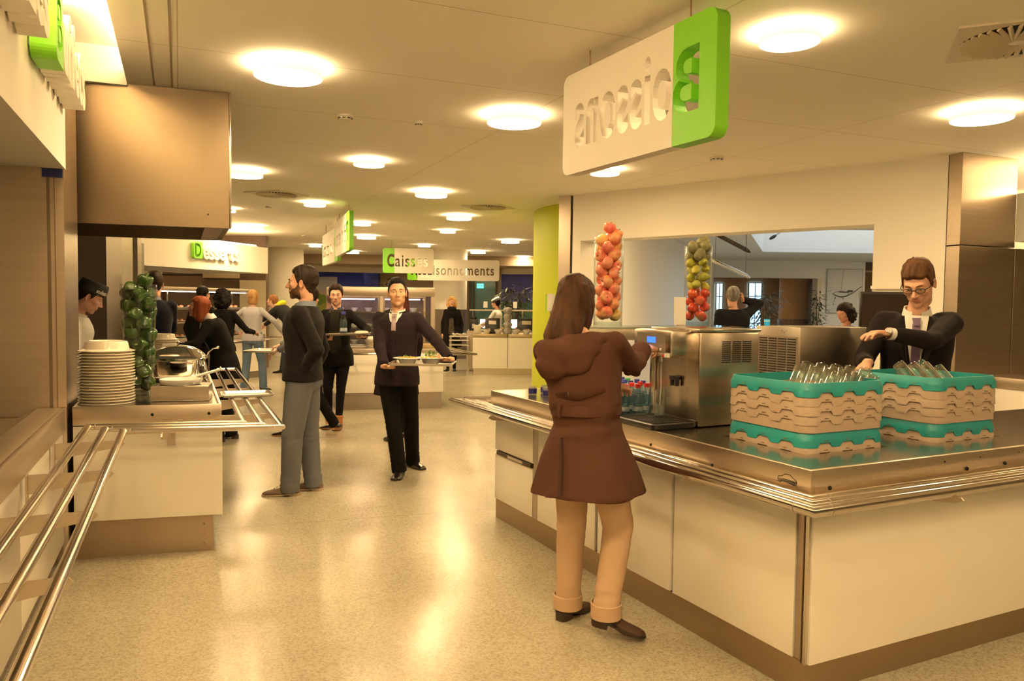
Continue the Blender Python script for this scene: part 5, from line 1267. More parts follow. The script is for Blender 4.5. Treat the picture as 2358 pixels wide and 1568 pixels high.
class Human:
    def __init__(s, name_label, x, y, face, h=1.75, sex='m', lean=(0, 0), shift=(0, 0), twist=0, feet=None, wr=None, head=(0, 0, 0), detail=1, build=1.0, skin=(.62, .38, .26), F=None, headfwd=0, hipdrop=0, hands=('relax', 'relax'), hdir=None, pole=None, knee=(None, None), heel=(0, 0), vox=None, shw=None):
        s.k = h / 1.75; s.sex = sex; s.detail = detail; s.vox = vox or (.010, .014, .022)[detail]; s.root = thing('person', (x, y, 0), name_label, 'person', rz=face); s.F = F or {}
        k = s.k; f = 1.0 if sex == 'm' else .90
        s.skin = mat('skin_%02d%02d%02d' % tuple(int(c * 99) for c in skin), skin, .48, var=(25, .25, (skin[0] * .9, skin[1] * .72, skin[2] * .7)), bump=(220, 3), bstr=.06, spec=.35)
        s.skin.node_tree.nodes['Principled BSDF'].inputs['Subsurface Weight'].default_value = .0
        hip = Vector((shift[0], shift[1], .93 * k - hipdrop)); s.hipc = hip
        s.P = Matrix.Translation(hip) @ Matrix.Rotation(-lean[0] * .35, 4, 'X') @ Matrix.Rotation(lean[1] * .3, 4, 'Y')       # pelvis frame
        s.C = s.P @ Matrix.Translation((0, 0, .20 * k)) @ Matrix.Rotation(-lean[0] * .65, 4, 'X') @ Matrix.Rotation(lean[1] * .7, 4, 'Y') @ Matrix.Rotation(twist, 4, 'Z')   # chest frame, origin at z=1.13
        sw = (shw or (.168 if sex == 'm' else .146)) * k * (build * .5 + .5); s.sw = sw
        s.S = [s.C @ Vector((sx * sw, -.005, .275 * k)) for sx in (-1, 1)]
        s.neck = s.C @ Vector((0, -.008, .345 * k)); hc = s.C @ Vector((0, .028 + headfwd, .505 * k))
        s.H = Matrix.Translation(hc) @ Matrix.Rotation(head[0], 4, 'Z') @ Matrix.Rotation(-head[1], 4, 'X') @ Matrix.Rotation(head[2], 4, 'Y') @ Matrix.Scale(k * (.98 if sex == 'f' else 1.0), 4)
        feet = feet or [(-.11, .0, 0), (.11, .0, 0)]; s.feet = feet; s.A = []; s.K = []; s.hipj = []; s.heel = heel
        for i, sx in enumerate((-1, 1)):
            a = Vector((feet[i][0], feet[i][1], .085 * k + heel[i])); hj = s.P @ Vector((sx * .088 * k, 0, -.03 * k)); pole_k = knee[i] or (math.sin(-feet[i][2]) * 1.0, math.cos(feet[i][2]), 0)
            K, A = ik(hj, a, .418 * k, .408 * k, pole_k); s.A.append(a); s.K.append(K); s.hipj.append(hj)
        s.W = []; s.E = []
        for i, sx in enumerate((-1, 1)):
            w = Vector(wr[i]) if wr and wr[i] is not None else s.S[i] + Vector((sx * .07, .03, -.53 * k)); pl = (pole[i] if pole and pole[i] else (sx * .5, -1, -.35)); E, W = ik(s.S[i], w, .300 * k, .265 * k, pl); s.W.append(W); s.E.append(E)
        s.hands = hands; s.hdir = hdir; s.b = build
        s.make_body()
    def make_body(s):
        skin_ = s.skin.node_tree.nodes['Principled BSDF'].inputs['Base Color'].default_value[:3]
        k, b = s.k, s.b; mb = MB(); f = .93 if s.sex == 'f' else 1
        mb.loft([sup(0, 0, z * k, w_ * k * b * f, d_ * k * b, s.C) for z, w_, d_ in ((-.15, .12, .085), (0, .115, .08), (.12, .14, .095), (.22, .135, .085), (.29, .078, .058), (.345, .052, .052))])
        mb.loft([sup(0, 0, z * k, w_ * k * b, d_ * k * b, s.P) for z, w_, d_ in ((-.10, .12, .085), (0, .14, .10), (.12, .12, .085), (.24, .11, .08))])
        mb.capsule(s.neck - (s.C.to_3x3() @ Vector((0, 0, .03))), s.neck, .056 * k, .054 * k); mb.capsule(s.neck, s.H @ Vector((0, -.028, -.07)), .054 * k, .050 * k)
        for i in (0, 1):
            mb.capsule(s.S[i], s.E[i], .046 * k, .038 * k); mb.capsule(s.E[i], s.W[i], .038 * k, .025 * k)
            mb.capsule(s.hipj[i], s.K[i], .075 * k, .050 * k); mb.capsule(s.K[i], s.A[i], .048 * k, .034 * k)
        out = rm(mb, max(s.vox, .013), 4); nb = len(out.v)
        nu, nv = ((112, 96), (64, 56), (40, 36))[s.detail]
        c, D, r, nu, nv = star(s.F, nu, nv); s.star = (c, D, r, nu, nv); pts = c + D * r[:, None]
        hm = MB(); hm.v = [s.H @ Vector(p) for p in pts]; hm.f = grid_faces(nu, nv)
        lips = np.array([(abs(p[0]) < .0225 and p[1] > .083 and abs(p[2] + .0632) < .0078 * (1 - (abs(p[0]) / .026) ** 2) + .0006) for p in pts]) if s.F.get('lips', 1) else np.zeros(len(pts), bool)
        hm.m = [1 if sum(lips[q] for q in f_) >= 2 else 0 for f_ in hm.f]
        o = len(out.v); out.v += hm.v; out.f += [tuple(q + o for q in f_) for f_ in hm.f]; out.m += hm.m
        if not s.F.get('noears'):
            for sx in (-1, 1): ear_mb(out, sx, s.H)
        s.handM = []
        hv = (.0034, .006, .010)[s.detail]
        for i in (0, 1):
            pose = s.hands[i]
            if pose is None: s.handM.append(None); continue
            d = (s.W[i] - s.E[i]).normalized(); n = Vector((-1 if i else 1, 0, 0)) if abs(d.z) > .6 else Vector((0, 0, -1))
            if s.hdir and s.hdir[i]: d, n = Vector(s.hdir[i][0]), Vector(s.hdir[i][1])
            M = frame_yz(d, n); S_ = Matrix.Diagonal((1 if i else -1, 1, 1)) * (s.k * (.96 if s.sex == 'm' else .88))
            hm = hand_mesh(*POSES[pose], hv); o = len(out.v); out.v += [s.W[i] + M @ (S_ @ p) for p in hm.v]
            out.f += [tuple(q + o for q in (f_ if i else f_[::-1])) for f_ in hm.f]; out.m += [0] * len(hm.f); s.handM.append(M)
        lipm = mat('lips_' + s.skin.name + s.sex, s.F.get('lipcol', (.50, .25, .19) if s.sex == 'f' else tuple(v_ * f_ for v_, f_ in zip(skin_, (.82, .62, .60)))), .4)
        s.body = out.build('body', [s.skin, lipm], s.root, smooth=0); s.body.data.shade_smooth()
        if s.F.get('eyes', 1) and s.detail < 2:
            for sx in (-1, 1):
                mb = MB(); M = s.H @ Matrix.Translation((sx * .0315, .0725, .0025)); mb.ball((0, 0, 0), .0128, 20, 14, M.to_3x3()); mb.v = [p + M.to_translation() for p in mb.v]
                g = s.F.get('gaze', (0, -.1)); dv = (s.H.to_3x3() @ Vector((g[0], 1, g[1]))).normalized(); cc = M.to_translation(); R_ = .0128 * s.H.to_scale().x
                mb.m = [1 if (sum((mb.v[q] for q in f_), Vector()) / len(f_) - cc).normalized().dot(dv) > .90 else 0 for f_ in mb.f]
                mb.build('eye', [mat('eye_white', (.72, .66, .60), .2), mat('iris_dark', (.03, .018, .012), .1)], s.root, smooth=60)
    # --- hair as a shell over the skull; line = list of (azimuth, lowest z); thick(azimuth, z)
    def cap(s, col, line, th=.012, col2=None, name='hair', rough=.6, seed=1, streak=.003, top=None, ymin=None, mati=None):
        c, D, r, nu, nv = s.star; pts = c + D * r[:, None]; az = np.abs(np.arctan2(pts[:, 0], pts[:, 1] + .01)); z = pts[:, 2]
        lz = np.interp(az, [a for a, _ in line], [v for _, v in line]); m = np.clip((z - lz) / .012, 0, 1)
        if top is not None: m = np.minimum(m, np.clip((top - z) / .01, 0, 1))
        m = m * m * (3 - 2 * m); t_ = th(az, z) if callable(th) else th
        n_ = nz(np.stack([az * np.sign(pts[:, 0]) * .9, z * 4, pts[:, 1] * 2], 1), 3.2, seed) * streak * np.clip(np.hypot(pts[:, 0], pts[:, 1] + .01) / .06, 0, 1) + .0015 * nz(pts, 22, seed + 1)
        rr = r + m * (t_ + n_) - (1 - m) * .004
        mb = MB(); q = c + D * rr[:, None]; keep = m > .02
        mb.v = [s.H @ Vector(p) for p in q]; mb.f = grid_faces(nu, nv, keep)
        used = sorted({i for f_ in mb.f for i in f_}); ix = {u: i for i, u in enumerate(used)}; mb.v = [mb.v[u] for u in used]; mb.f = [tuple(ix[i] for i in f_) for f_ in mb.f]; mb.m = [0] * len(mb.f)
        o = mb.build(name, mati or hair_mat(col, col2, rough), s.root, smooth=0); o.data.shade_smooth(); return o
    def loose(s, rings, col, col2=None, name='long_hair', vox=None, amp=.004, freq=55, mati=None):
        """longer hair as fused ellipsoid rings given in head space: (z, cx, cy, a, b)"""
        mb = MB(); M = s.H
        for grp in rings: mb.loft([sup(cx, cy, z, a, b, M, 28, 2.2) for z, cx, cy, a, b in grp])
        Hi = np.array(M.inverted())
        def disp(co):
            h = co @ Hi[:3, :3].T + Hi[:3, 3]; az = np.arctan2(h[:, 0], -h[:, 1]); return amp * nz(np.stack([az * .16, h[:, 2] * .10, az * 0], 1), freq / 6, 4) + amp * .6 * nz(np.stack([az * .2, h[:, 2] * .2, az * 0], 1), freq / 2.2, 9)
        out = rm(mb, vox or (.006, .010, .016)[s.detail], 3, disp)
        o = out.build(name, mati or hair_mat(col, col2), s.root, smooth=0); o.data.shade_smooth(); return o
    # --- garments
    def top(s, m, name='jacket', off=.016, hem=.0, sleeve=.010, prof=None, flare=0, fold=.006, cuff=None, wide=1.0, neck_top=.335, arms=(1, 1), smooth=4, hip_prof=None, shoulder=.056, arm=(.056, .052, .043, .034)):
        """hem: height of the lower edge relative to the pelvis centre (metres, before scaling)"""
        k, b = s.k, s.b; mb = MB(); f = .92 if s.sex == 'f' else 1.0; o = off / k
        pr = prof or ((-.02, .150, .100, 0), (.06, .152, .104, 0), (.14, .165, .112, .004), (.22, .168, .112, .002), (.27, .148, .094, 0), (.302, .108, .076, -.004), (neck_top, .070, .060, -.006))
        wf = .90 if s.sex == 'f' else 1.0
        lo = []
        hp = hip_prof or ((.20, .150 if s.sex == 'm' else .128, .102), (.10, .152 if s.sex == 'm' else .128, .104), (.02, .165, .112), (-.06, .172, .116), (-.14, .172, .116), (-.35, .18, .12), (-.6, .19, .13))
        zs = [z for z in (.20, .10, .02, -.06, -.14, -.24, -.35, -.48, -.6) if z > hem] + [hem]
        for z in reversed(zs):
            a_ = np.interp(-z, [-q[0] for q in hp], [q[1] for q in hp]); b_ = np.interp(-z, [-q[0] for q in hp], [q[2] for q in hp]); fl = flare * max(0, .08 - z)
            lo.append(sup(0, 0, z * k, (a_ * b * wide + o + fl) * k, (b_ * b * wide + o + fl) * k, s.P, 28, 2.5))
        up = [sup(0, cy * k, z * k, ((w_ * b * wide) * (wf if z < .25 else (.93 if s.sex == 'f' else 1)) + o) * k, (d_ * b * wide + o) * k, s.C, 28, 2.5) for z, w_, d_, cy in pr]
        mb.loft(lo + up)
        for i in (0, 1):
            if not arms[i]: continue
            S, E, W = s.S[i], s.E[i], s.W[i]; q = arm; S2 = S.lerp(s.C @ Vector((0, -.005, .26 * k)), .28)
            d = (W - E).normalized(); We = W + d * ((cuff or 0) * k)
            mb.capsule(S2, S + (E - S) * .05, shoulder * k * .98, shoulder * k)
            mb.capsule(S, S.lerp(E, .55), (q[0] + .002) * k, q[1] * k * 1.0); mb.capsule(S.lerp(E, .5), E, q[1] * k, (q[2] + .004) * k)
            mb.capsule(E, E.lerp(We, .5), (q[2] + .004) * k, (q[2] - .002) * k)
            T_ = [E.lerp(We, t) for t in (.4, .7, 1.0)]; mb.tube(T_, [(q[2] - .002) * k, (q[2] + q[3]) / 2 * k, q[3] * k], 14)
        seeds = int(abs(s.root.location.x) * 97) % 50
        E0, E1 = np.array(s.E[0]), np.array(s.E[1])
        def disp(co):
            v = nz(co, 4.0, seeds, (1, 1, .7)) * fold * .55
            for e in (E0, E1):
                w_ = np.exp(-(np.linalg.norm(co - e, axis=1) / (.10 * k)) ** 2); v = v + w_ * nz(co, 11, seeds + 1, (1, 1, 1.6)) * fold * .9
            w_ = np.exp(-((co[:, 2] - (s.hipc.z + .12 * k)) / (.10 * k)) ** 2); return v + w_ * nz(co, 6, seeds + 2, (.5, .5, 2.2)) * fold * .5
        out = rm(mb, s.vox, smooth, disp); o_ = out.build(name, m, s.root, smooth=0); o_.data.shade_smooth(); return o_
    def trousers(s, m, name='trousers', r=(.093, .068, .058), waist=.10, fold=.006, cuff=.0, seat=1.0, legs=(1, 1), low=.012):
        k, b = s.k, s.b; mb = MB()
        mb.loft([sup(0, y * k, z * k, w_ * k * b * seat, d_ * k * b * seat, s.P, 24, 2.4) for z, w_, d_, y in ((-.10, .120, .100, -.004), (-.05, .168, .118, -.006), (.02, .166, .114, -.006), (waist, .152, .104, 0))])
        for i in (0, 1):
            if not legs[i]: continue
            H, K, A = s.hipj[i], s.K[i], s.A[i]; A2 = A - Vector((0, 0, (.085 - .035 - low) * k)); K2 = K
            mb.capsule(H, H.lerp(K, .5), r[0] * k * b, (r[0] + r[1]) / 2 * k * b, 16); mb.capsule(H.lerp(K, .5), K2, (r[0] + r[1]) / 2 * k * b, r[1] * k, 16)
            mb.tube([K2 + (H - K2) * .02, K2.lerp(A2, .35), K2.lerp(A2, .75), A2], [r[1] * k, (r[1] * .6 + r[2] * .4) * k, r[2] * k, (r[2] + .002) * k], 18)
            mb.ball(K2, r[1] * k * 1.0, 14, 10)
        sd = int(abs(s.root.location.y) * 61) % 50; KK = [np.array(q) for q in s.K]; AA = [np.array(q) for q in s.A]
        def disp(co):
            v = nz(co, 3.5, sd, (1, 1, .5)) * fold * .45
            for q in KK: w_ = np.exp(-(np.linalg.norm(co - q, axis=1) / (.11 * k)) ** 2); v = v + w_ * nz(co, 9, sd + 3, (.5, .5, 2.4)) * fold * .8
            for q in AA: w_ = np.exp(-(np.linalg.norm(co - q - np.array((0, 0, .06)), axis=1) / (.09 * k)) ** 2); v = v + w_ * nz(co, 10, sd + 5, (.4, .4, 2.6)) * fold * 1.0
            w_ = np.exp(-((co[:, 2] - (s.hipc.z - .10 * k)) / (.07 * k)) ** 2); return v + w_ * nz(co, 8, sd + 7, (1.4, 1.4, 1)) * fold * .5
        out = rm(mb, s.vox, 4, disp); o = out.build(name, m, s.root, smooth=0); o.data.shade_smooth(); return o
    def shoes(s, m, sole=None, L=.27, heel_h=.022, style='shoe', W=.048, which=(1, 1), shaft=0, pitch=(0, 0)):
        k = s.k
        for i in (0, 1):
            if not which[i]: continue
            fx, fy, fa = s.feet[i][:3]; A = s.A[i]; M = Matrix.Translation((A.x, A.y, s.heel[i] * 1.0)) @ Matrix.Rotation(fa, 4, 'Z') @ Matrix.Rotation(-pitch[i], 4, 'X')
            h0 = heel_h; sec = []   # (y, halfwidth, top, bottom)
            Lf = L * k
            for t, w_, tp, bt in ((-.26, .55, .050, h0), (-.22, .76, .070, h0), (-.12, .84, .082, h0), (.0, .80, .086, h0 * .9), (.12, .80, .078, h0 * .5), (.30, .95, .056, .008), (.48, 1.02, .044, .006), (.62, .92, .036, .006), (.70, .66, .028, .008), (.735, .35, .020, .012)):
                sec.append([(M @ Vector((x * w_ * W * k, t * Lf, bt + (tp * k - bt) * zz))) for x, zz in ((-.85, 0), (-1, .22), (-.86, .6), (-.42, .93), (0, 1), (.42, .93), (.86, .6), (1, .22), (.85, 0))])
            mb = MB(); mb.loft(sec)
            if shaft: mb.tube([M @ Vector((0, -.03 * k, .05)), A + Vector((0, 0, .02)), A.lerp(s.K[i], shaft)], [.046 * k, .048 * k, .054 * k], 16)
            out = rm(mb, (.006, .009, .014)[s.detail], 2); o = out.build('boot' if shaft else 'shoe', m, s.root, smooth=0); o.data.shade_smooth()
            sb = MB(); ol = [(-.27, .5), (-.22, .82), (-.12, .90), (0, .86), (.12, .86), (.30, 1.0), (.48, 1.07), (.62, .97), (.70, .70), (.745, .3)]
            poly = [(w_ * W * k, t * Lf) for t, w_ in ol] + [(-w_ * W * k, t * Lf) for t, w_ in reversed(ol)]
            hz_ = lambda t: h0 if t < .02 * Lf else max(.006, h0 * (1 - (t / Lf - .02) / .22)) 
            sb.loft([[M @ Vector((x, y, (hz_(y) - .004 if lay else hz_(y) + .004))) for x, y in poly] for lay in (1, 0)])
            hp = [(w_ * W * k * .92, t * Lf) for t, w_ in ol[:5] if t < .08] + [(-w_ * W * k * .92, t * Lf) for t, w_ in reversed(ol[:5]) if t < .08]
            sb.loft([[M @ Vector((x * .95, y, 0)) for x, y in hp], [M @ Vector((x, y, h0)) for x, y in hp]])
            sb.build('sole', sole or mat('sole_dark', (.03, .02, .015), .6), o, smooth=0)
    def collar(s, m, name='collar', r=(.066, .060), h=.045, z=.325, open_=.5, tilt=.2, thick=.004, y=-.004):
        """shirt collar standing round the neck with two points in front"""
        k = s.k; mb = MB(); n = 28; rings = [[], [], [], []]
        for j in range(n + 1):
            a = open_ + (2 * PI - 2 * open_) * j / n; fr_ = max(0, math.cos(a)); dx, dy = math.sin(a), math.cos(a)
            for q, (rad, zz) in enumerate(((r[1], z + h * (1 - .55 * fr_)), (r[1] + thick, z + h * (1 - .55 * fr_) + .003), (r[0] + .012, z - .008 - .05 * fr_ ** 3), (r[0] + .006, z - .012 - .05 * fr_ ** 3))):
                rings[q].append(s.C @ Vector((dx * rad * 1.0 * k, (dy * rad * 1.08 + y) * k + tilt * .02 * fr_, zz * k)))
        mb.loft([rings[0], rings[1], rings[2], rings[3]], cap=False, closed=False); mb.build(name, m, s.root, smooth=60)
    def front_panel(s, m, name, z0, z1, w0, w1, off=.004, x0=0, prof=None, extra=0.0, n=10, thick=.006):
        """a strip lying on the chest front, from height z0 (low) to z1 in chest space; follows the torso depth"""
        k = s.k; mb = MB(); rows = []
        pr = prof or ((-.25, .104), (-.15, .106), (-.02, .100), (.06, .104), (.14, .116), (.22, .114), (.27, .096), (.305, .074), (.335, .052))
        for j in range(n + 1):
            t = j / n; z = z0 + (z1 - z0) * t; w_ = w0 + (w1 - w0) * t; d_ = np.interp(z, [q[0] for q in pr], [q[1] for q in pr]) * s.b + extra
            row = []
            for u in (-1, -.5, 0, .5, 1): row.append(s.C @ Vector(((x0 + u * w_) * k, (d_ + off + .010 - (x0 + u * w_) ** 2 * 1.8) * k, z * k)))
            rows.append(row)
        back = [[p - (s.C.to_3x3() @ Vector((0, thick, 0))) for p in r_] for r_ in rows]
        mb.loft([r_ + b_[::-1] for r_, b_ in zip(rows, back)]); return mb.build(name, m, s.root, smooth=50)
def hair_mat(col, col2=None, rough=.6):
    n = 'hair_%03d%03d%03d' % tuple(int(c * 999) for c in col)
    if n in MATS: return MATS[n]
    c2 = col2 or tuple(min(1, c * 1.9 + .003) for c in col)
    return mat(n, col, rough, var=(26, .8, c2), bump=(70, 3), bstr=.5, stretch=(1, 1, .13), spec=.18)
def cloth(name, col, bump=(500, 2), bstr=.15, rough=.9, sheen=.0, var=None): return mat(name, col, rough, bump=bump, bstr=bstr, sheen=sheen * .15, spec=.12, var=var)
SHORT = [(0, .066), (.45, .068), (.75, .060), (.95, .035), (1.12, .0), (1.28, -.022), (1.42, -.010), (1.60, .004), (1.80, -.012), (2.1, -.050), (2.5, -.074), (3.2, -.082)]
def hair_th(front=.02, topz=.022, side=.008, back=.014): return lambda az, z: side + (topz - side) * np.clip((z - .02) / .07, 0, 1) + (front - topz) * np.clip(1 - az / .9, 0, 1) * np.clip((z - .03) / .05, 0, 1) + (back - side) * np.clip((az - 2) / .8, 0, 1) * np.clip((.08 - z) / .1, 0, 1)
# ------------------------------------------------------------------ the people
def L(h_root, p):      # world point -> person frame
    r = h_root; a = r[2]; d = Vector((p[0] - r[0], p[1] - r[1])); c, s_ = math.cos(a), math.sin(a)
    return Vector((d.x * c + d.y * s_, -d.x * s_ + d.y * c, p[2]))
def D(h_root, v): a = h_root[2]; c, s_ = math.cos(a), math.sin(a); return Vector((v[0] * c + v[1] * s_, -v[0] * s_ + v[1] * c, v[2]))
TIGHT = {'w': 1.0}
NAVYC = cloth('navy_black_cloth', (.012, .011, .016)); BLACKC = cloth('black_wool', (.008, .007, .007)); WSHIRT = cloth('white_shirt', (.74, .72, .70), bstr=.08)
def put_shirt_front(p, m, z0=.06, z1=.30, w0=.03, w1=.055): return p.front_panel(m, 'shirt_front', z0, z1, w0, w1, off=.004)
# ============ 1. coat wearer at the dispenser
r = (.385, 3.55, -.62)
wr = [L(r, Py(1405, 893, 3.85)), L(r, Py(1482, 801, 3.97))]
p1 = Human('person in a brown hooded coat and beige trousers filling a glass at the dispenser', r[0], r[1], r[2], 1.61, 'f', lean=(.02, -.150), shift=(-.035, -.01), twist=.30, hipdrop=-.03, knee=(None, (.15, 1, 0)), feet=[(-.175, .075, -.10), (.095, -.035, -.95)], heel=(0, .055),
           wr=wr, head=(-.15, .25, .05), detail=0, build=1.03, skin=(.60, .34, .22), hands=('hold', 'point'), hdir=[(D(r, (.75, .45, .05)), D(r, (.3, -.3, -1))), (D(r, (.8, .55, .0)), D(r, (-.2, .2, -1)))], pole=[(-.6, -1, -.6), (.1, -.1, -1)], F={'eyes': 1}, shw=.180)
COAT = cloth('brown_coat', (.072, .031, .021), bump=(260, 3), bstr=.22, var=(5, .5, (.088, .040, .027)))
k = p1.k
p1.top(COAT, 'coat', off=.034, hem=-.255, flare=.22, fold=.016, cuff=-.035, wide=1.02, arm=(.064, .061, .055, .050), shoulder=.066, hip_prof=((.20, .128, .102), (.10, .120, .100), (.04, .126, .102), (-.06, .150, .118), (-.14, .160, .125), (-.35, .172, .135), (-.6, .19, .15)), smooth=5)
P_, C_ = p1.P, p1.C
# belt with a loop
def belt_ring(z, a_, b_): return sup(0, 0, z * k, a_ * k, b_ * k, P_, 36, 2.5)
MB().loft([belt_ring(.138, .160, .148), belt_ring(.142, .171, .158), belt_ring(.190, .170, .157), belt_ring(.194, .158, .146)]).build('belt', COAT, p1.root, smooth=50)
mb = MB(); q = P_ @ Vector((-.055, -.160 * k, .166 * k)); mb.box(q, (.018, .012, .062)); mb.build('belt_loop', COAT, p1.root, bevel=.003)
# storm flap across the upper back, with its button
mb = MB(); rows = []
for j in range(9):
    t = j / 8; z = (.045 + .20 * t); row = []
    for i in range(13):
        u = -1 + 2 * i / 12; zz = z + (.028 * (1 - abs(u)) if j == 0 else 0) * -1; hw = .150
        row.append(C_ @ Vector((u * hw * k, -(.158 * math.sqrt(max(.05, 1 - abs(u * .86) ** 2.6)) - .012 * max(0, t - .5)) * k, zz * k)))
    rows.append(row)
mb.loft(rows, cap=False, closed=False); fl = mb.build('back_flap', COAT, p1.root, smooth=60); fm = fl.modifiers.new('t', 'SOLIDIFY'); fm.thickness = .006
mb = MB(); mb.ball(C_ @ Vector((-.052 * k, -.163 * k, .052 * k)), (.0125, .004, .0125), 14, 8); mb.build('button', mat('coat_button', (.03, .015, .01), .3), p1.root)
# centre back vent: a narrow dark pleat
mb = MB()
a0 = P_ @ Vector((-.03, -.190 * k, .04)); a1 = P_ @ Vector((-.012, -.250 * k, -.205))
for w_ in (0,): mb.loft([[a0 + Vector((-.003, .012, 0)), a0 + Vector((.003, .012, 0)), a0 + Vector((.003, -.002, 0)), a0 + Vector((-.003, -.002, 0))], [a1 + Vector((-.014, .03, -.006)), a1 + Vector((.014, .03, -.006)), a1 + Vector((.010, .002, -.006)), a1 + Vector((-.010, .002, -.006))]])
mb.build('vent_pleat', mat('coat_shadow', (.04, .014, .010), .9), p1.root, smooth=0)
# hood lying on the back
mb = MB(); N_ = 15; rings = []
for i in range(N_):
    a = PI * (.10 + 1.80 * i / (N_ - 1)) ; s_ = math.sin(a / 2) ** 1.5; c_ = C_ @ Vector((math.sin(a) * .112 * k, (math.cos(a) * .085 - .035 - .030 * s_) * k, (.325 - .052 * s_) * k)); rr_ = (.020 + .040 * s_) * k
    tn = Vector((math.cos(a), -math.sin(a), 0)); tn = C_.to_3x3() @ tn; o_ = C_.to_3x3() @ Vector((math.sin(a), math.cos(a), .25)); up_ = tn.cross(o_)
    rings.append([c_ + o_.normalized() * math.cos(2 * PI * j / 14) * rr_ * .75 + up_.normalized() * math.sin(2 * PI * j / 14) * rr_ * 1.25 for j in range(14)])
mb.loft(rings)
M3 = C_.to_3x3()
Mh = M3 @ Matrix.Rotation(.42, 3, 'Y'); mb.ball(C_ @ Vector((-.045 * k, -.150 * k, .235 * k)), (.150 * k, .060 * k, .080 * k), 24, 14, Mh); mb.ball(C_ @ Vector((-.120 * k, -.160 * k, .185 * k)), (.085 * k, .055 * k, .062 * k), 18, 12, Mh)
mb.ball(C_ @ Vector((.055 * k, -.125 * k, .275 * k)), (.075 * k, .045 * k, .055 * k), 16, 12, M3); mb.ball(C_ @ Vector((-.02 * k, -.16 * k, .185 * k)), (.060 * k, .035 * k, .040 * k), 16, 12, M3)
rm(mb, .009, 16, lambda co: nz(co, 5, 3, (1, 1, 2.2)) * .010).build('hood', COAT, p1.root, smooth=0).data.shade_smooth()
# sleeve tab at the cuff
E_, W_ = p1.E[1], p1.W[1]; dd = (W_ - E_).normalized(); MB().tube([W_ - dd * .055, W_ - dd * .030], .0525 * k, 20, cap=False).build('cuff_strap', COAT, p1.root, smooth=50)
BEI = cloth('beige_corduroy', (.52, .36, .235), bump=(380, 2), bstr=.12)
p1.trousers(BEI, r=(.096, .078, .066), fold=.006, low=.055)
for i in (0, 1):
    A = p1.A[i]; q = Vector((A.x, A.y, A.z + .005)); MB().lathe([(.064, -.035), (.070, -.033), (.071, .030), (.066, .034)], c=q, n=24).build('trouser_cuff', BEI, p1.root, smooth=50)
p1.shoes(mat('brown_suede', (.055, .026, .014), .6, bump=(200, 2), bstr=.1), mat('shoe_heel', (.025, .013, .008), .5), L=.27, heel_h=.040, pitch=(0, .24), W=.046)
BR1 = (.030, .012, .006)
p1.cap(BR1, [(0, .066), (.6, .06), (1.0, .02), (1.2, -.10), (3.2, -.11)], lambda az, z: .010 + .014 * np.clip((z - .0) / .1, 0, 1) + .006 * np.clip(az - 1.5, 0, 1), col2=(.085, .036, .016), streak=.004)
p1.loose([[(-.235, .005, -.078, .098, .034), (-.205, .005, -.072, .112, .052), (-.14, .004, -.062, .108, .066), (-.06, 0, -.045, .098, .078), (.02, 0, -.032, .098, .092), (.08, 0, -.024, .088, .094), (.115, 0, -.022, .060, .066), (.130, 0, -.02, .03, .034)],
          [(-.19, .072, .01, .012, .022), (-.10, .080, .015, .014, .034), (0, .078, .01, .014, .040), (.05, .07, .0, .012, .03)], [(-.17, -.074, .01, .012, .022), (-.10, -.080, .015, .014, .034), (0, -.078, .01, .014, .040), (.05, -.07, .0, .012, .03)]], BR1, amp=.0035)
# ============ 2. suited person behind the island
r = (2.40, 4.62, 2.66)
wr = [L(r, Py(2046, 768, 4.27)), L(r, Py(1996, 838, 4.30))]
p2 = Human('person in a black suit and purple tie with glasses, working behind the glass racks', r[0], r[1], r[2], 1.79, 'm', lean=(.10, .0), shift=(0, 0), feet=[(-.12, .0, .1), (.12, .05, -.1)],
           wr=wr, head=(-.22, .50, .05), detail=0, build=1.06, skin=(.66, .38, .26), hands=('relax', 'press'), hdir=[(D(r, (-.95, -.15, .06)), D(r, (0, -.1, -1))), (D(r, (-.6, -.5, -.5)), D(r, (0, 0, -1)))], pole=[(-1, -.2, -.5), (.6, -.6, -1)], F={'w': .96, 'nose': 1.1, 'jaw': .95, 'gaze': (0, -.55)}, headfwd=.025)
SUIT = cloth('black_suit', (.014, .011, .012), bump=(420, 2), bstr=.1, sheen=.15)
p2.top(SUIT, 'suit_jacket', off=.022, hem=-.26, flare=.05, fold=.005, arm=(.066, .060, .050, .042), shoulder=.070, cuff=-.03, neck_top=.315)
p2.front_panel(WSHIRT, 'shirt_front', -.10, .325, .004, .062, off=.020, extra=.004)
p2.collar(WSHIRT, r=(.070, .064), h=.050, z=.315, open_=.35)
mb = MB(); TIE = mat('purple_tie', (.125, .075, .155), .45, bump=(300, 2), bstr=.1)
p2.front_panel(TIE, 'tie', -.16, .285, .026, .020, off=.034, extra=.004, n=12); p2.front_panel(TIE, 'tie_knot', .275, .315, .014, .023, off=.044, extra=.002, n=3)
for sx in (-1, 1):    # lapels
    mb = MB(); kk = p2.k; pts = [(.010, -.10, .150), (.040, .02, .158), (.092, .17, .150), (.074, .205, .142), (.100, .225, .132), (.078, .315, .085), (.060, .325, .080), (.052, .20, .146), (.028, .05, .154)]
    mb.loft([[p2.C @ Vector((sx * x * kk, (y + o_) * kk, z * kk)) for x, z, y in pts][:: (1 if sx > 0 else -1)] for o_ in (-.004, .006)]); mb.build('lapel', SUIT, p2.root, smooth=0)
p2.trousers(SUIT, r=(.098, .072, .066))
p2.shoes(mat('black_leather', (.012, .010, .010), .25, coat=.4))
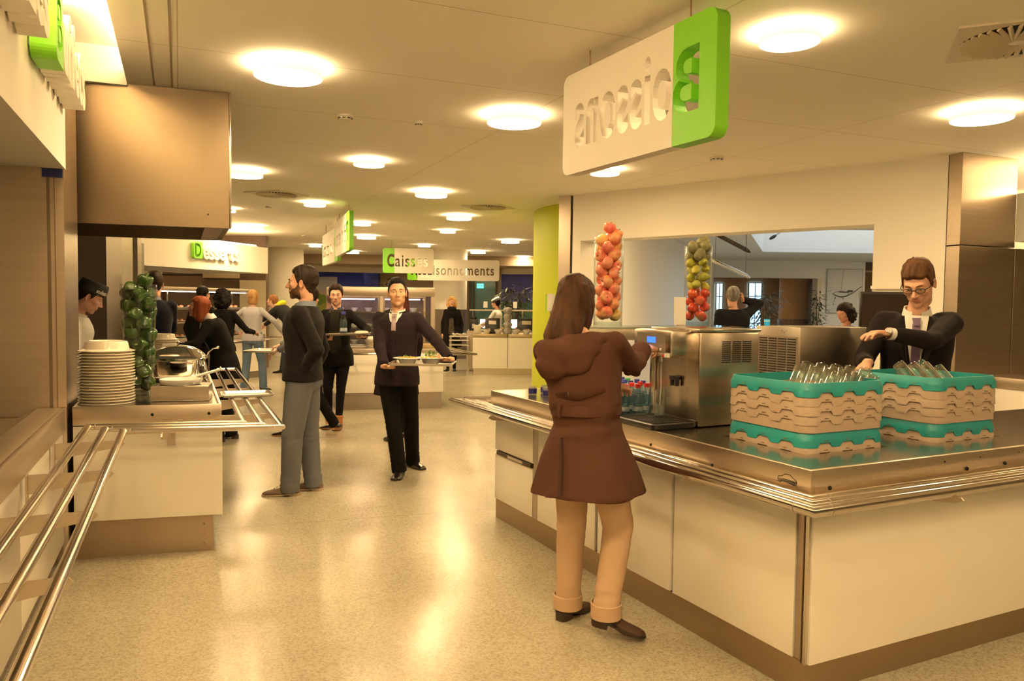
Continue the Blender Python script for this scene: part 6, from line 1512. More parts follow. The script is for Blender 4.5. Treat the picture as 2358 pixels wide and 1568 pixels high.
for i in (0,):
    dd = (p2.W[i] - p2.E[i]).normalized(); w0 = p2.W[i]
    MB().tube([w0 - dd * .03, w0 - dd * .005], .0345, 20).build('shirt_cuff', WSHIRT, p2.root, smooth=50)
    c_ = w0 + dd * .010
    MB().tube([c_ - dd * .010, c_ + dd * .010], .0315, 20, cap=False).build('watch_strap', mat('brown_strap', (.10, .03, .012), .4), p2.root, smooth=50)
    nrm = D(r, (-.1, -.9, .45)).normalized(); q = c_ + nrm * .030; zz = nrm; xx = dd; yy = zz.cross(xx); R3 = Matrix((xx, yy, zz)).transposed()
    wt = MB().lathe([(.001, .009), (.016, .009), (.020, .006), (.021, 0), (.019, -.002)], c=q, n=24, M=R3).build('watch', CHROME, p2.root, smooth=40); MB().lathe([(.001, .0096), (.016, .0096)], c=q, n=24, M=R3).build('watch_face', mat('watch_dial', (.75, .72, .66), .3), wt, smooth=0)
HB = (.070, .032, .015)
p2.cap(HB, [(0, .058), (.35, .050), (.6, .046), (.85, .050), (1.0, .030), (1.12, .0), (1.28, -.022), (1.42, -.008), (1.60, .004), (1.80, -.012), (2.1, -.050), (2.5, -.080), (3.2, -.088)], hair_th(.022, .026, .010, .018), col2=(.17, .085, .038), streak=.004)
def glasses(p, col=(.012, .01, .01)):
    m = mat('glasses_frame', col, .3); H = p.H; g = thing_part = None; mb = MB()
    for sx in (-1, 1):
        mb.tube([H @ Vector((sx * (.0325 + .0245 * math.cos(a)), .0990 - .006 * abs(math.cos(a)) * (1 if math.cos(a) > 0 else .2), .000 + .0145 * math.sin(a))) for a in [2 * PI * i / 20 for i in range(21)]], .0019, 8)
        mb.tube([H @ Vector((sx * .058, .094, .005)), H @ Vector((sx * .074, .075, .007)), H @ Vector((sx * .081, .0, .006)), H @ Vector((sx * .080, -.022, -.006))], .0022, 6)
    mb.tube([H @ Vector((-.009, .101, .004)), H @ Vector((0, .104, .006)), H @ Vector((.009, .101, .004))], .002, 6)
    o = mb.build('glasses', m, p.root, smooth=60)
    for sx in (-1, 1): MB().loft([[H @ Vector((sx * .0325 + .0235 * math.cos(a), .0965 + d_, .0135 * math.sin(a))) for a in [2 * PI * i / 20 for i in range(20)]] for d_ in (0, .001)]).build('lens', thin_glass('lens_glass', (.97, .97, .97)), o, smooth=0)
glasses(p2)
def brows(p, col, th=.0028):
    for sx in (-1, 1): MB().tube([p.H @ Vector((sx * x, y, z)) for x, y, z in ((.014, .0925, .0215), (.024, .0930, .0265), (.036, .0875, .0275), (.048, .0750, .0225))], [th * .8, th, th * .9, th * .4], 7, flat=1.5).build('eyebrow', hair_mat(col), p.root, smooth=60)
brows(p2, HB)
# ============ 3. bearded person in profile on the left
r = (-1.63, 5.96, 1.56)
p3 = Human('bearded person in a black sweater and grey-blue trousers, hand in pocket, facing left', r[0], r[1], r[2], 1.80, 'm', lean=(-.04, 0), feet=[(.10 * -1, -.045, .12), (-.04 + .13, .12 - .20, -.1)], wr=None, head=(.10, .02, 0), detail=0, build=1.0, skin=(.55, .30, .19),
           hands=('relax', 'pocket'), F={'nose': 1.15, 'jaw': 1.05, 'gaze': (0, 0)}) if False else None
Rr = r
wl = L(r, Py(690, 866, 5.83)); wr_ = None
fl_ = [L(r, Pz(668, 1140, 0)), L(r, Pz(722, 1128, 0))]
p3 = Human('bearded person in a black sweater and grey-blue trousers, one hand in the pocket', r[0], r[1], r[2], 1.77, 'm', lean=(-.03, 0), shift=(0, -.03), feet=[(fl_[0].x, fl_[0].y, .10), (fl_[1].x, fl_[1].y, -.15)],
           wr=[wl, wr_], head=(.08, .0, 0), detail=0, build=1.04, skin=(.56, .31, .20), hands=('pocket', 'relax'), hdir=[(D(r, (-.30, .12, -1)), D(r, (-.2, 1, 0))), None], pole=[(-.4, -1, .1), (.5, -1, -.5)], F={'nose': 1.15, 'jaw': 1.03, 'gaze': (0, 0), 'lips': .9})
p3.top(cloth('black_knit', (.010, .008, .008), bump=(300, 3), bstr=.3, sheen=.4), 'sweater', off=.026, hem=-.03, fold=.006, arm=(.064, .060, .053, .043), shoulder=.070, cuff=-.02)
SH = cloth('blue_grey_shirt', (.17, .20, .25), bstr=.1)
p3.collar(SH, r=(.070, .066), h=.052, z=.318, open_=.3); p3.front_panel(SH, 'shirt_front', .20, .33, .012, .050, off=.012)
mb = MB(); mb.loft([sup(0, 0, z * p3.k, (.165 + .020) * p3.k * 1.04, (.112 + .020) * p3.k * 1.04, p3.P, 28, 2.5) for z in (-.030, -.027, .0)]); mb.build('shirt_tail', SH, p3.root, smooth=50)
GT = cloth('grey_blue_chinos', (.135, .145, .165), bump=(420, 2), bstr=.12, sheen=.1)
p3.trousers(GT, r=(.104, .082, .072), fold=.007, low=.0, seat=1.06)
mb = MB(); q = p3.P @ Vector((-.125 * p3.k, -.118 * p3.k, -.045)); mb.tube([q, q + Vector((.07, -.012, .012))], .0022, 6); mb.build('pocket_seam', mat('seam_dark', (.05, .05, .06), .8), p3.root)
p3.shoes(mat('brown_shoe', (.13, .085, .055), .6, bump=(180, 2), bstr=.15), mat('tan_sole', (.42, .32, .22), .6), L=.285, heel_h=.018)
for i in (0, 1):
    A = p3.A[i]; mb = MB(); fa = p3.feet[i][2]
    for t in range(4): q = Vector((A.x, A.y, 0)) + Matrix.Rotation(fa, 3, 'Z') @ Vector((0, .055 + .022 * t, .0)); z = .092 - .012 * t; mb.tube([q + Vector((-.016, 0, z - .004)), q + Vector((0, 0, z)), q + Vector((.016, 0, z - .004))], .0022, 5)
    mb.build('laces', mat('lace_brown', (.05, .03, .02), .7), p3.root)
DK = (.014, .008, .005)
p3.cap(DK, SHORT, hair_th(.020, .024, .007, .012), streak=.003)
p3.cap((.045, .022, .012), [(0, -.125), (3.2, -.125)], .0, name='stubble') if False else None
c, Dd, rr0, nu, nv = p3.star
def beard(p, col, th=.0045, full=True):
    c, D_, r, nu, nv = p.star; pts = c + D_ * r[:, None]; az = np.abs(np.arctan2(pts[:, 0], pts[:, 1] + .01)); z = pts[:, 2]; x = np.abs(pts[:, 0]); y = pts[:, 1]
    jaw = (z < np.interp(az, [0, .35, .6, .9, 1.25, 1.5], [-.072, -.062, -.048, -.040, -.005, -.0])) & (z > -.128) & (az < 1.42) & (y > -.01)
    mou = (x < .030) & (z < -.043) & (z > -.056) & (y > .07); lip = (x < .022) & (abs(z + .0632) < .010) & (y > .085)
    m = ((jaw | mou) & ~lip).astype(float)
    m = m.reshape(nv, nu); m2 = (m + np.roll(m, 1, 1) + np.roll(m, -1, 1) + np.roll(m, 1, 0) + np.roll(m, -1, 0)) / 5; m = m2.reshape(-1)
    n_ = nz(pts, 60, 3) * .0010; rr = r + m * (th + n_) - (1 - m) * .004; keep = m > .3; q = c + D_ * rr[:, None]
    mb = MB(); mb.v = [p.H @ Vector(v) for v in q]; mb.f = grid_faces(nu, nv, keep); used = sorted({i for f_ in mb.f for i in f_}); ix = {u: i for i, u in enumerate(used)}
    mb.v = [mb.v[u] for u in used]; mb.f = [tuple(ix[i] for i in f_) for f_ in mb.f]; mb.m = [0] * len(mb.f); o = mb.build('beard', hair_mat(col), p.root, smooth=0); o.data.shade_smooth()
beard(p3, (.085, .042, .022), .0015); brows(p3, DK)
# ============ 4. person with the meal tray, centre
r = (-1.0, 6.78, PI - .10)
tc = Py(974, 838, 6.36); TZ = tc.z
wr = [L(r, Py(1046, 838, 6.44)), L(r, Py(886, 844, 6.44))]
fl_ = [L(r, Pz(950, 1074, 0)), L(r, Pz(920, 1096, 0))]
p4 = Human('person in a dark jacket and tie carrying a tray with two filled plates', r[0], r[1], r[2], 1.71, 'm', lean=(-.02, 0), shift=(.0, -.0), feet=[(fl_[0].x, fl_[0].y, .75), (fl_[1].x, fl_[1].y, .05)],
           wr=wr, head=(.30, -.03, .04), detail=0, build=1.02, skin=(.68, .40, .24), hands=('tray', 'tray'), hdir=[(D(r, (-.8, -.6, -.05)), D(r, (-.1, .0, 1))), (D(r, (.8, -.6, -.05)), D(r, (.1, .0, 1)))], pole=[(-1, -.5, -.4), (1, -.5, -.4)], F={'w': 1.02, 'nose': .82, 'jaw': 1.0, 'gaze': (.15, .05)})
JK = cloth('plum_black_jacket', (.020, .013, .017), bump=(420, 2), bstr=.14, sheen=.25)
p4.top(JK, 'jacket', off=.022, hem=-.12, flare=.02, fold=.006, arm=(.062, .056, .050, .040), shoulder=.066, neck_top=.325, cuff=-.015)
p4.collar(JK, 'jacket_collar', r=(.082, .078), h=.055, z=.300, open_=.42, thick=.008)
p4.front_panel(WSHIRT, 'shirt_front', .17, .325, .012, .060, off=.010); p4.collar(WSHIRT, r=(.067, .061), h=.046, z=.318, open_=.3)
p4.front_panel(mat('lilac_tie', (.30, .22, .24), .45), 'tie', .165, .30, .020, .018, off=.022, n=6); p4.front_panel(mat('lilac_tie', (.30, .22, .24), .45), 'tie_knot', .285, .318, .013, .021, off=.030, n=3)
p4.front_panel(JK, 'placket', -.28, .17, .018, .018, off=.020, n=14, extra=.004)
for z in (-.22, -.12, -.02, .08): mb = MB(); mb.ball(p4.C @ Vector((.0, (np.interp(z, [-.25, -.02, .06, .14], [.104, .100, .104, .116]) + .040) * p4.k, z * p4.k)), (.007, .003, .007), 10, 6); mb.build('button', BLACK, p4.root)
p4.trousers(cloth('black_trousers', (.007, .006, .006)), r=(.096, .072, .066), low=.0, fold=.006)
p4.shoes(mat('black_leather', (.012, .010, .010), .25, coat=.4), L=.28)
BK = (.006, .004, .004)
p4.cap(BK, [(0, .074), (.45, .076), (.75, .066), (.95, .040), (1.10, .0), (1.26, -.012), (1.42, .0), (1.60, .012), (1.80, .0), (2.1, -.030), (2.5, -.060), (3.2, -.066)], lambda az, z: .004 + .022 * np.clip((z - .055) / .05, 0, 1) , streak=.003); brows(p4, BK, .0024)
def food_bowl(loc, label, greens, R=.115):
    t = thing('filled_plate', loc, label, 'plate')
    MB().lathe([(.001, .004), (R * .42, .004), (R * .48, 0), (R * .62, .030), (R * .72, .040), (R, .048), (R, .051), (R * .70, .044), (R * .5, .012), (.001, .010)], n=32).build('deep_plate', PORC, t, smooth=50)
    rnd = random.Random(int(loc[0] * 1000)); mb = MB()
    for i in range(26): a = rnd.uniform(0, 6.28); q = rnd.uniform(0, R * .62); mb.ball((q * math.cos(a), q * math.sin(a), .046 + .012 * (1 - q / R)), (rnd.uniform(.008, .018), rnd.uniform(.006, .012), .006), 7, 5, Matrix.Rotation(a, 3, 'Z') @ Matrix.Rotation(rnd.uniform(-.5, .5), 3, 'X'))
    mb.build('sauced_food', mat('saucy_food', (.62, .34, .05), .4, var=(50, 1, (.70, .50, .16))), t)['kind'] = 'stuff'
    mb = MB(); n = 60 if greens else 16; hh = .05 if greens else .018
    for i in range(n):
        a = rnd.uniform(0, 6.28); q = rnd.uniform(0, R * (.45 if greens else .5)); z = .05 + rnd.uniform(0, hh) * (1 - q / R); p = Vector((q * math.cos(a), q * math.sin(a), z)); d_ = Vector((rnd.uniform(-1, 1), rnd.uniform(-1, 1), rnd.uniform(.1, 1))).normalized() * rnd.uniform(.015, .032); w_ = d_.cross(Vector((0, 0, 1))).normalized() * .006
        mb.loft([[p, p + w_ * .3, p - w_ * .3], [p + d_ * .5 + w_, p + d_ * .5 + Vector((0, 0, .002)), p + d_ * .5 - w_], [p + d_, p + d_ + w_ * .2, p + d_ - w_ * .2]])
    mb.build('salad_leaves', mat('salad_green', (.10, .24, .02), .5, var=(60, .8, (.22, .36, .04))), t, smooth=0)['kind'] = 'stuff'
    return t
tr4 = tray((tc.x, tc.y, TZ - .004), .52, .36, 'long grey tray held by the person in the dark jacket', -.03, mat('tray_metal', (.60, .55, .50), .28, .7))
food_bowl((tc.x - .125, tc.y - .02, TZ + .0005), 'white plate with yellow pasta on the held tray, left one', False, .118)
food_bowl((tc.x + .060, tc.y + .055, TZ + .0005), 'white plate heaped with green salad on the held tray, right one', True, .125)
mb = MB(); mb.tube([(tc.x + .15, tc.y - .11, TZ + .004), (tc.x + .22, tc.y - .04, TZ + .006)], .003, 6).ball((tc.x + .145, tc.y - .115, TZ + .005), (.014, .009, .003), 8, 5)
single(mb, 'spoon', CHROME, 'steel spoon lying on the held tray at its right end', 'spoon')
# ============ 5. smiling person with tray behind
r = (-2.08, 9.25, PI + .02)
tc5 = Py(800, 771, 8.85)
wr = [L(r, Py(838, 775, 8.95)), L(r, Py(750, 781, 8.95))]
p5 = Human('smiling person in black jacket and tan ankle boots carrying a tray with a bottle', r[0], r[1], r[2], 1.70, 'f', lean=(-.02, .02), shift=(0, 0), feet=[(-.03, .05, 0), (.10, -.02, -.1)], heel=(0, .0), wr=wr, head=(.15, .08, .05), detail=1, skin=(.70, .42, .30),
           hands=('tray', 'tray'), hdir=[(D(r, (-.8, -.6, 0)), D(r, (-.1, 0, 1))), (D(r, (.8, -.6, 0)), D(r, (.1, 0, 1)))], pole=[(-1, -.6, -.5), (1, -.6, -.5)], F={'gaze': (0, -.2), 'lips': .8, 'lipcol': (.50, .16, .13), 'jaw': .92})
p5.top(cloth('dark_shirt', (.035, .028, .020)), 'shirt', off=.010, hem=-.10, arms=(0, 0)); p5.collar(cloth('denim_dark', (.05, .075, .10)), r=(.066, .060), h=.045, open_=.35)
p5.front_panel(cloth('denim_dark', (.05, .075, .10)), 'shirt_tail', -.36, -.16, .10, .09, off=.012); 
p5.top(BLACKC, 'open_jacket', off=.022, hem=-.16, flare=.03, arm=(.060, .055, .048, .038), shoulder=.064, neck_top=.29)
p5.front_panel(cloth('dark_olive_top', (.020, .018, .013)), 'inner_top', -.30, .30, .085, .050, off=.016, extra=.004)
p5.trousers(cloth('black_jeans', (.010, .009, .010)), r=(.090, .058, .046), low=.10)
p5.shoes(mat('tan_suede', (.50, .22, .07), .6), mat('sole_dark', (.03, .02, .015), .6), L=.25, heel_h=.045, shaft=.22)
p5.cap((.018, .009, .006), SHORT, hair_th(.024, .030, .012, .018)); brows(p5, (.018, .009, .006), .0022)
tray((tc5.x, tc5.y, tc5.z - .002), .50, .34, 'dark tray held by the smiling person, tilted', 0, mat('tray_dark', (.22, .18, .13), .4, .3), rot=(0, -.04, .02))
b5 = dup(bs['blue'], (tc5.x - .05, tc5.y + .02, tc5.z + .006), label='tall clear water bottle standing on the smiling person\'s tray', scale=1.5); b5['group'] = ''; del b5['group']
g_ = dup(src, (tc5.x + .16, tc5.y + .02, tc5.z + .008), label='white plate on the right end of the smiling person\'s tray', scale=.62); del g_['group']
# ============ 6. red-haired person leaning over the counter
r = (-3.14, 8.36, PI / 2 + .15)
p6 = Human('red-haired person in a black blazer and white blouse leaning toward the counter', r[0], r[1], r[2], 1.60, 'f', lean=(.42, 0), shift=(0, -.04), feet=[(-.10, .0, 0), (.10, -.10, 0)], wr=[(-.22, .42, 1.02), (.22, .42, 1.02)], head=(0, -.20, 0), detail=1, skin=(.68, .40, .28), hands=('relax', 'relax'), headfwd=.02, F={'gaze': (0, 0), 'lips': .9})
p6.top(BLACKC, 'blazer', off=.030, hem=-.22, flare=.10, fold=.005, arm=(.062, .058, .050, .042), shoulder=.066, neck_top=.30)
p6.front_panel(WSHIRT, 'blouse_front', -.25, .33, .05, .060, off=.020, extra=.012); p6.collar(WSHIRT, h=.05, open_=.5)
p6.trousers(BLACKC, r=(.092, .072, .070), low=0); p6.shoes(mat('black_leather', (.012, .010, .010), .25, coat=.4), heel_h=.04)
RH = (.16, .035, .010)
p6.cap(RH, [(0, .056), (.7, .05), (1.0, .02), (1.15, -.09), (3.2, -.10)], lambda az, z: .016 + .012 * np.clip(z / .1, 0, 1), col2=(.33, .09, .03))
p6.loose([[(-.165, 0, -.055, .082, .045), (-.12, 0, -.050, .096, .062), (-.04, 0, -.040, .098, .082), (.05, 0, -.030, .094, .092), (.10, 0, -.026, .072, .078), (.125, 0, -.02, .035, .04)], [(-.13, .075, .0, .014, .034), (0, .080, .005, .012, .040)], [(-.13, -.075, .0, .014, .034), (0, -.080, .005, .012, .040)]], RH, col2=(.33, .09, .03))
# ============ 7. dark-haired person seen from behind at the left
r = (-3.80, 8.25, .35)
p7 = Human('dark-haired person in a navy sweater seen from behind, beside the pepper vase', r[0], r[1], r[2], 1.80, 'm', lean=(.08, 0), feet=None, wr=[(-.10, .42, 1.08), (.10, .42, 1.05)], head=(.25, .12, 0), detail=1, build=.96, skin=(.60, .34, .22))
p7.top(cloth('navy_sweater', (.012, .012, .022), sheen=.35), 'sweater', off=.024, hem=-.08, arm=(.062, .056, .048, .040)); p7.collar(SH, h=.045, z=.322, open_=.3)
p7.trousers(BLACKC); p7.shoes(mat('black_leather', (.012, .010, .010), .25, coat=.4)); p7.cap(DK, SHORT, hair_th(.018, .022, .009, .014))
# ============ 8. curly black hair
r = (-3.84, 10.3, -.15)
p8 = Human('person with curly black hair in a black top, seen from behind', r[0], r[1], r[2], 1.66, 'f', lean=(.05, 0), wr=[(-.18, .38, 1.08), (.30, .30, 1.08)], detail=1, skin=(.45, .25, .16))
p8.top(BLACKC, 'top', off=.018, hem=-.05, arm=(.056, .050, .042, .034)); 
k8 = p8.k; mb = MB(); mb.loft([sup(0, 0, z * k8, a * k8, b * k8, p8.P, 28, 2.3) for z, a, b in ((-.46, .20, .17), (-.3, .195, .155), (-.12, .185, .14), (.02, .165, .125), (.08, .14, .11))])
mb.build('patterned_skirt', mat('spotted_cloth', (.02, .015, .012), .8, var=(38, 1, (.42, .33, .24))), p8.root, smooth=50)
p8.trousers(cloth('black_tights', (.01, .008, .008)), r=(.080, .055, .042), low=.05); p8.shoes(mat('black_leather', (.012, .010, .010), .25, coat=.4))
def curly(p, col, R, seed=0, n=70, name='curly_hair', c=(0, -.03, .0), m=None):
    rnd = random.Random(seed); mb = MB(); mb.ball(p.H @ Vector(c), tuple(v * p.k * .92 for v in R), 20, 14, p.H.to_3x3().normalized())
    for i in range(n):
        a = rnd.uniform(0, 6.28); t = math.acos(rnd.uniform(-1, 1)); v = Vector((math.sin(t) * math.cos(a) * R[0], math.sin(t) * math.sin(a) * R[1], math.cos(t) * R[2]))
        if v.y > .30 * R[1] and abs(v.x) < .75 * R[0] and v.z < .55 * R[2]: continue
        mb.ball(p.H @ (Vector(c) + v * .92), rnd.uniform(.018, .030) * p.k, 8, 6)
    out = rm(mb, (.006, .009, .013)[p.detail], 2, lambda co: nz(co, 26, seed) * .004); o = out.build(name, m or hair_mat(col), p.root, smooth=0); o.data.shade_smooth()
curly(p8, (.006, .004, .004), (.125, .125, .165), 3, c=(0, -.04, -.03))
# ============ 9. mostly hidden head
r = (-4.62, 11.6, -.3)
p9 = Human('short dark-haired person almost hidden between the red-haired and the curly-haired one', r[0], r[1], r[2], 1.70, 'm', detail=2, skin=(.6, .36, .24)); p9.top(BLACKC, 'jacket', hem=-.1); p9.trousers(BLACKC); p9.shoes(BLACK); p9.cap(BK, SHORT, hair_th())
# ============ 10. light sweater and jeans
r = (-4.32, 12.95, -.1)
p10 = Human('blonde person in a pale grey sweater and blue jeans, seen from behind', r[0], r[1], r[2], 1.68, 'f', lean=(.02, 0), feet=[(-.15, -.02, .2), (.16, .05, -.2)], wr=[(-.30, .12, .98), (.42, .22, .98)], detail=1, skin=(.70, .42, .30), pole=[(-1, -.4, 0), (1, -.5, -.2)])
p10.top(cloth('pale_sweater', (.50, .49, .53), bstr=.2), 'sweater', off=.016, hem=-.06, fold=.005, arm=(.056, .050, .044, .036)); p10.trousers(cloth('blue_jeans', (.12, .18, .27), var=(6, .6, (.20, .27, .36))), r=(.096, .070, .068), low=0, seat=1.04); p10.shoes(mat('brown_suede', (.055, .026, .014), .6))
BL_ = (.34, .17, .06)
p10.cap(BL_, [(0, .055), (.7, .04), (1.0, -.04), (3.2, -.09)], .018, col2=(.60, .36, .16)); p10.loose([[(-.13, 0, -.04, .082, .060), (-.10, 0, -.038, .092, .072), (0, 0, -.030, .098, .090), (.07, 0, -.028, .088, .092), (.11, 0, -.022, .058, .065)]], BL_, col2=(.60, .36, .16))
# ============ 11. yellow hood
r = (-4.74, 16.3, 1.45)
p11 = Human('person in a black jacket with a bright yellow hood lining bending forward', r[0], r[1], r[2], 1.78, 'm', lean=(.75, 0), shift=(0, -.12), feet=[(-.10, .05, 0), (.12, -.18, 0)], wr=[(-.2, .62, .98), (.2, .60, .95)], head=(0, -.1, 0), detail=2, skin=(.66, .40, .28), F={'lips': .9})
p11.top(cloth('shiny_black_jacket', (.02, .022, .022), rough=.5, sheen=0), 'jacket', off=.035, hem=-.12, arm=(.066, .060, .052, .044), fold=.008)
mb = MB(); mb.ball(p11.C @ Vector((0, -.07, .33)), (.16, .12, .075), 16, 10, p11.C.to_3x3()); rm(mb, .014, 3).build('yellow_hood', cloth('yellow_lining', (.66, .62, .04)), p11.root, smooth=60)
p11.trousers(cloth('dark_jeans', (.03, .04, .06)), low=0); p11.shoes(BLACK); p11.cap((.20, .09, .035), SHORT, hair_th())
# ============ 12. small head between
r = (-3.36, 12.95, -1.1)
p12 = Human('auburn-haired person far behind the bearded one, facing right', r[0], r[1], r[2], 1.66, 'm', detail=2, skin=(.70, .36, .28)); p12.top(cloth('dark_red_top', (.05, .015, .02)), 'jacket', hem=-.1); p12.trousers(BLACKC); p12.shoes(BLACK); p12.cap((.14, .045, .020), SHORT, hair_th(.02, .022, .012, .016))
# ============ 13. walker in grey behind the bearded person
r = (-2.27, 8.75, PI / 2 - .12)
tc13 = Py(612, 807, 8.6)
p13 = Human('person in a grey sweater walking with a tray, mostly hidden by the bearded one', r[0], r[1], r[2], 1.68, 'm', lean=(.0, 0), feet=[(-.10, .22, 0), (.10, -.26, 0)], heel=(0, .06), wr=[L(r, Py(640, 806, 8.45)), L(r, Py(646, 794, 8.75))], head=(0, .0, 0), detail=1, skin=(.62, .36, .25), hands=('tray', 'hold'), pole=[(-.3, -1, -.4), (.3, -1, -.4)])
p13.top(cloth('grey_sweater', (.13, .13, .15)), 'sweater', off=.026, hem=-.02, arm=(.066, .058, .050, .040), fold=.006); p13.trousers(BLACKC, low=0); p13.shoes(mat('black_leather', (.012, .010, .010), .25, coat=.4), mat('sole_brown', (.30, .15, .06), .6)); p13.cap(DK, SHORT, hair_th())
tray((tc13.x, tc13.y, tc13.z - .010), .36, .50, 'pale tray held out by the walking person in grey', 0, mat('tray_metal', (.60, .55, .50), .28, .7))
# ============ 14. walker hidden by the tray carrier
r = (-1.26, 8.55, PI / 2 * .3)
p14 = Human('person with long dark red hair and a long coat, hidden behind the tray carrier', r[0], r[1], r[2], 1.70, 'f', lean=(.04, .08), feet=[(-.10, -.12, 0), (.10, .12, 0)], detail=1, skin=(.62, .36, .26))
p14.top(cloth('long_dark_coat', (.016, .011, .013)), 'long_coat', off=.030, hem=-.42, flare=.09); p14.trousers(BLACKC, r=(.085, .06, .05)); p14.shoes(mat('black_leather', (.012, .010, .010), .25, coat=.4))
DR = (.075, .016, .010); p14.cap(DR, [(0, .05), (.8, .03), (1.1, -.09), (3.2, -.1)], .016); p14.loose([[(-.34, .02, -.07, .07, .035), (-.22, 0, -.065, .10, .045), (-.08, 0, -.045, .096, .066), (.05, 0, -.025, .082, .076)]], DR)
# ============ 15. blonde person in black, far
r = (-1.34, 17.3, PI)
p15 = Human('person with long wavy blonde hair in a black coat and scarf standing far back', r[0], r[1], r[2], 1.64, 'f', feet=[(-.06, 0, .1), (.08, .02, -.3)], detail=1, skin=(.66, .38, .26), F={'lips': .9, 'lipcol': (.5, .12, .1)})
p15.top(BLACKC, 'coat', off=.032, hem=-.36, flare=.08, arm=(.060, .055, .048, .040)); p15.front_panel(mat('patterned_dress', (.03, .024, .02), .8, var=(14, .9, (.10, .075, .055))), 'dress_front', -.48, .12, .090, .045, off=.030, extra=.02); p15.trousers(BLACKC, r=(.078, .052, .042)); p15.shoes(BLACK)
mb = MB(); mb.loft([sup(0, .008, z * p15.k, a, a * .95, p15.C, 20, 2) for z, a in ((.24, .09), (.28, .115), (.33, .11), (.385, .085))]); rm(mb, .012, 3, lambda co: nz(co, 8, 2) * .006).build('scarf', BLACKC, p15.root, smooth=60)
YL = (.46, .25, .07); p15.cap(YL, [(0, .058), (.8, .02), (1.1, -.09), (3.2, -.1)], .02, col2=(.75, .52, .22)); curly(p15, YL, (.135, .07, .15), 5, 60, 'wavy_hair', (0, -.045, -.055), m=hair_mat(YL))
# ============ 16. cashier
r = (-.36, 17.9, 1.15)
p16 = Human('cashier in white with a dark and white cap behind the checkout', r[0], r[1], r[2], 1.62, 'f', wr=[(-.2, .35, 1.0), (.2, .38, 1.0)], detail=1, skin=(.62, .34, .22)); p16.top(cloth('white_uniform', (.70, .68, .64)), 'uniform', hem=-.1); p16.trousers(BLACKC); p16.shoes(BLACK); p16.cap(BK, SHORT, hair_th())
def side_cap(p, m1, m2=None, tilt=.15, hgt=.075, badge=False):
    M = p.H @ Matrix.Translation((0, -.012, .058)) @ Matrix.Rotation(-tilt, 4, 'X'); mb = MB()
    mb.loft([sup(0, 0, z, a, b, M, 32, 2.1) for z, a, b in ((-.022, .084, .108), (-.020, .088, .112), (hgt * .5, .080, .112), (hgt * .9, .046, .104), (hgt * .92, .038, .096), (hgt * .78, .004, .065))])
    o = mb.build('cap', m1, p.root, smooth=50)
    if m2: MB().loft([sup(0, 0, z, a, b, M, 32, 2.1) for z, a, b in ((hgt * .45, .086, .120), (hgt, .053, .121), (hgt + .004, .046, .113))]).build('cap_crown', m2, o, smooth=50)
    return o, M
side_cap(p16, mat('cap_dark', (.05, .04, .035), .7), PORC, .5)
# ============ 17. person on the phone
r = (2.88, 10.15, .12)
p17 = Human('grey-haired person in a dark jacket on the phone, seen from behind through the opening', r[0], r[1], r[2], 1.76, 'm', wr=[None, (.155, .06, 1.60)], head=(-.35, .1, .08), detail=1, build=1.12, skin=(.60, .34, .24), hands=('relax', 'fist'), hdir=[None, ((-.3, .2, .9), (-1, 0, -.2))], pole=[None, (1, .1, -.6)], F={'noears': 0})
p17.top(cloth('dark_navy_jacket', (.010, .011, .015)), 'jacket', off=.032, hem=-.15, arm=(.068, .062, .054, .046), shoulder=.075); p17.trousers(BLACKC); p17.shoes(BLACK); p17.cap((.10, .09, .08), SHORT, hair_th(.014, .016, .008, .012), col2=(.30, .28, .26))
q = p17.root.matrix_basis @ (p17.H @ Vector((.094, .02, -.02))); single(MB().box(q, (.012, .05, .11), Matrix.Rotation(-.3, 3, 'X')), 'phone', BLACK, 'black phone held to the ear of the grey-haired person', 'phone', bevel=.003)
# ============ 18. dark wavy hair through the opening
r = (3.86, 9.0, 1.9)
p18 = Human('person with dark wavy hair looking down, seen through the opening beside the screen', r[0], r[1], r[2], 1.56, 'f', head=(0, .35, 0), detail=1, skin=(.60, .32, .22)); p18.top(cloth('brown_top', (.08, .04, .025)), 'top', hem=-.1); p18.trousers(BLACKC); p18.shoes(BLACK)
p18.cap((.010, .006, .006), [(0, .055), (.7, .04), (1.0, .0), (1.2, -.1), (3.2, -.1)], .018); curly(p18, (.010, .006, .006), (.125, .10, .14), 8, 60, 'wavy_hair', (0, -.05, -.03))
# ============ 19. chef
r = (-3.43, 5.98, -1.25)
p19 = Human('kitchen worker in white with a black folded cap looking down behind the plates', r[0], r[1], r[2], 1.66, 'm', lean=(.22, 0), wr=[(-.18, .36, 1.0), (.20, .34, 1.0)], head=(.18, .52, 0), detail=0, skin=(.66, .38, .28), hands=('hold', 'hold'), F={'nose': 1.05, 'gaze': (0, -.5)}, vox=.012, headfwd=.02)
p19.top(cloth('white_uniform', (.70, .68, .64)), 'uniform', off=.024, hem=-.15, fold=.006); p19.collar(cloth('white_uniform', (.70, .68, .64)), h=.04, open_=.3); p19.trousers(BLACKC); p19.shoes(BLACK); p19.cap(DK, SHORT, hair_th(.008, .008, .008, .010)); brows(p19, DK)
o, M = side_cap(p19, mat('cap_black', (.012, .012, .010), .7), None, -.12, .078)
tp_ = text_polys('sodexo', .05, .9); tp_ = bolden(fit(tp_, 0, .105, 0), .0008)
lt_ = extr(tp_, .001, 'cap_lettering', PORC, o); NN = len(lt_.data.vertices)
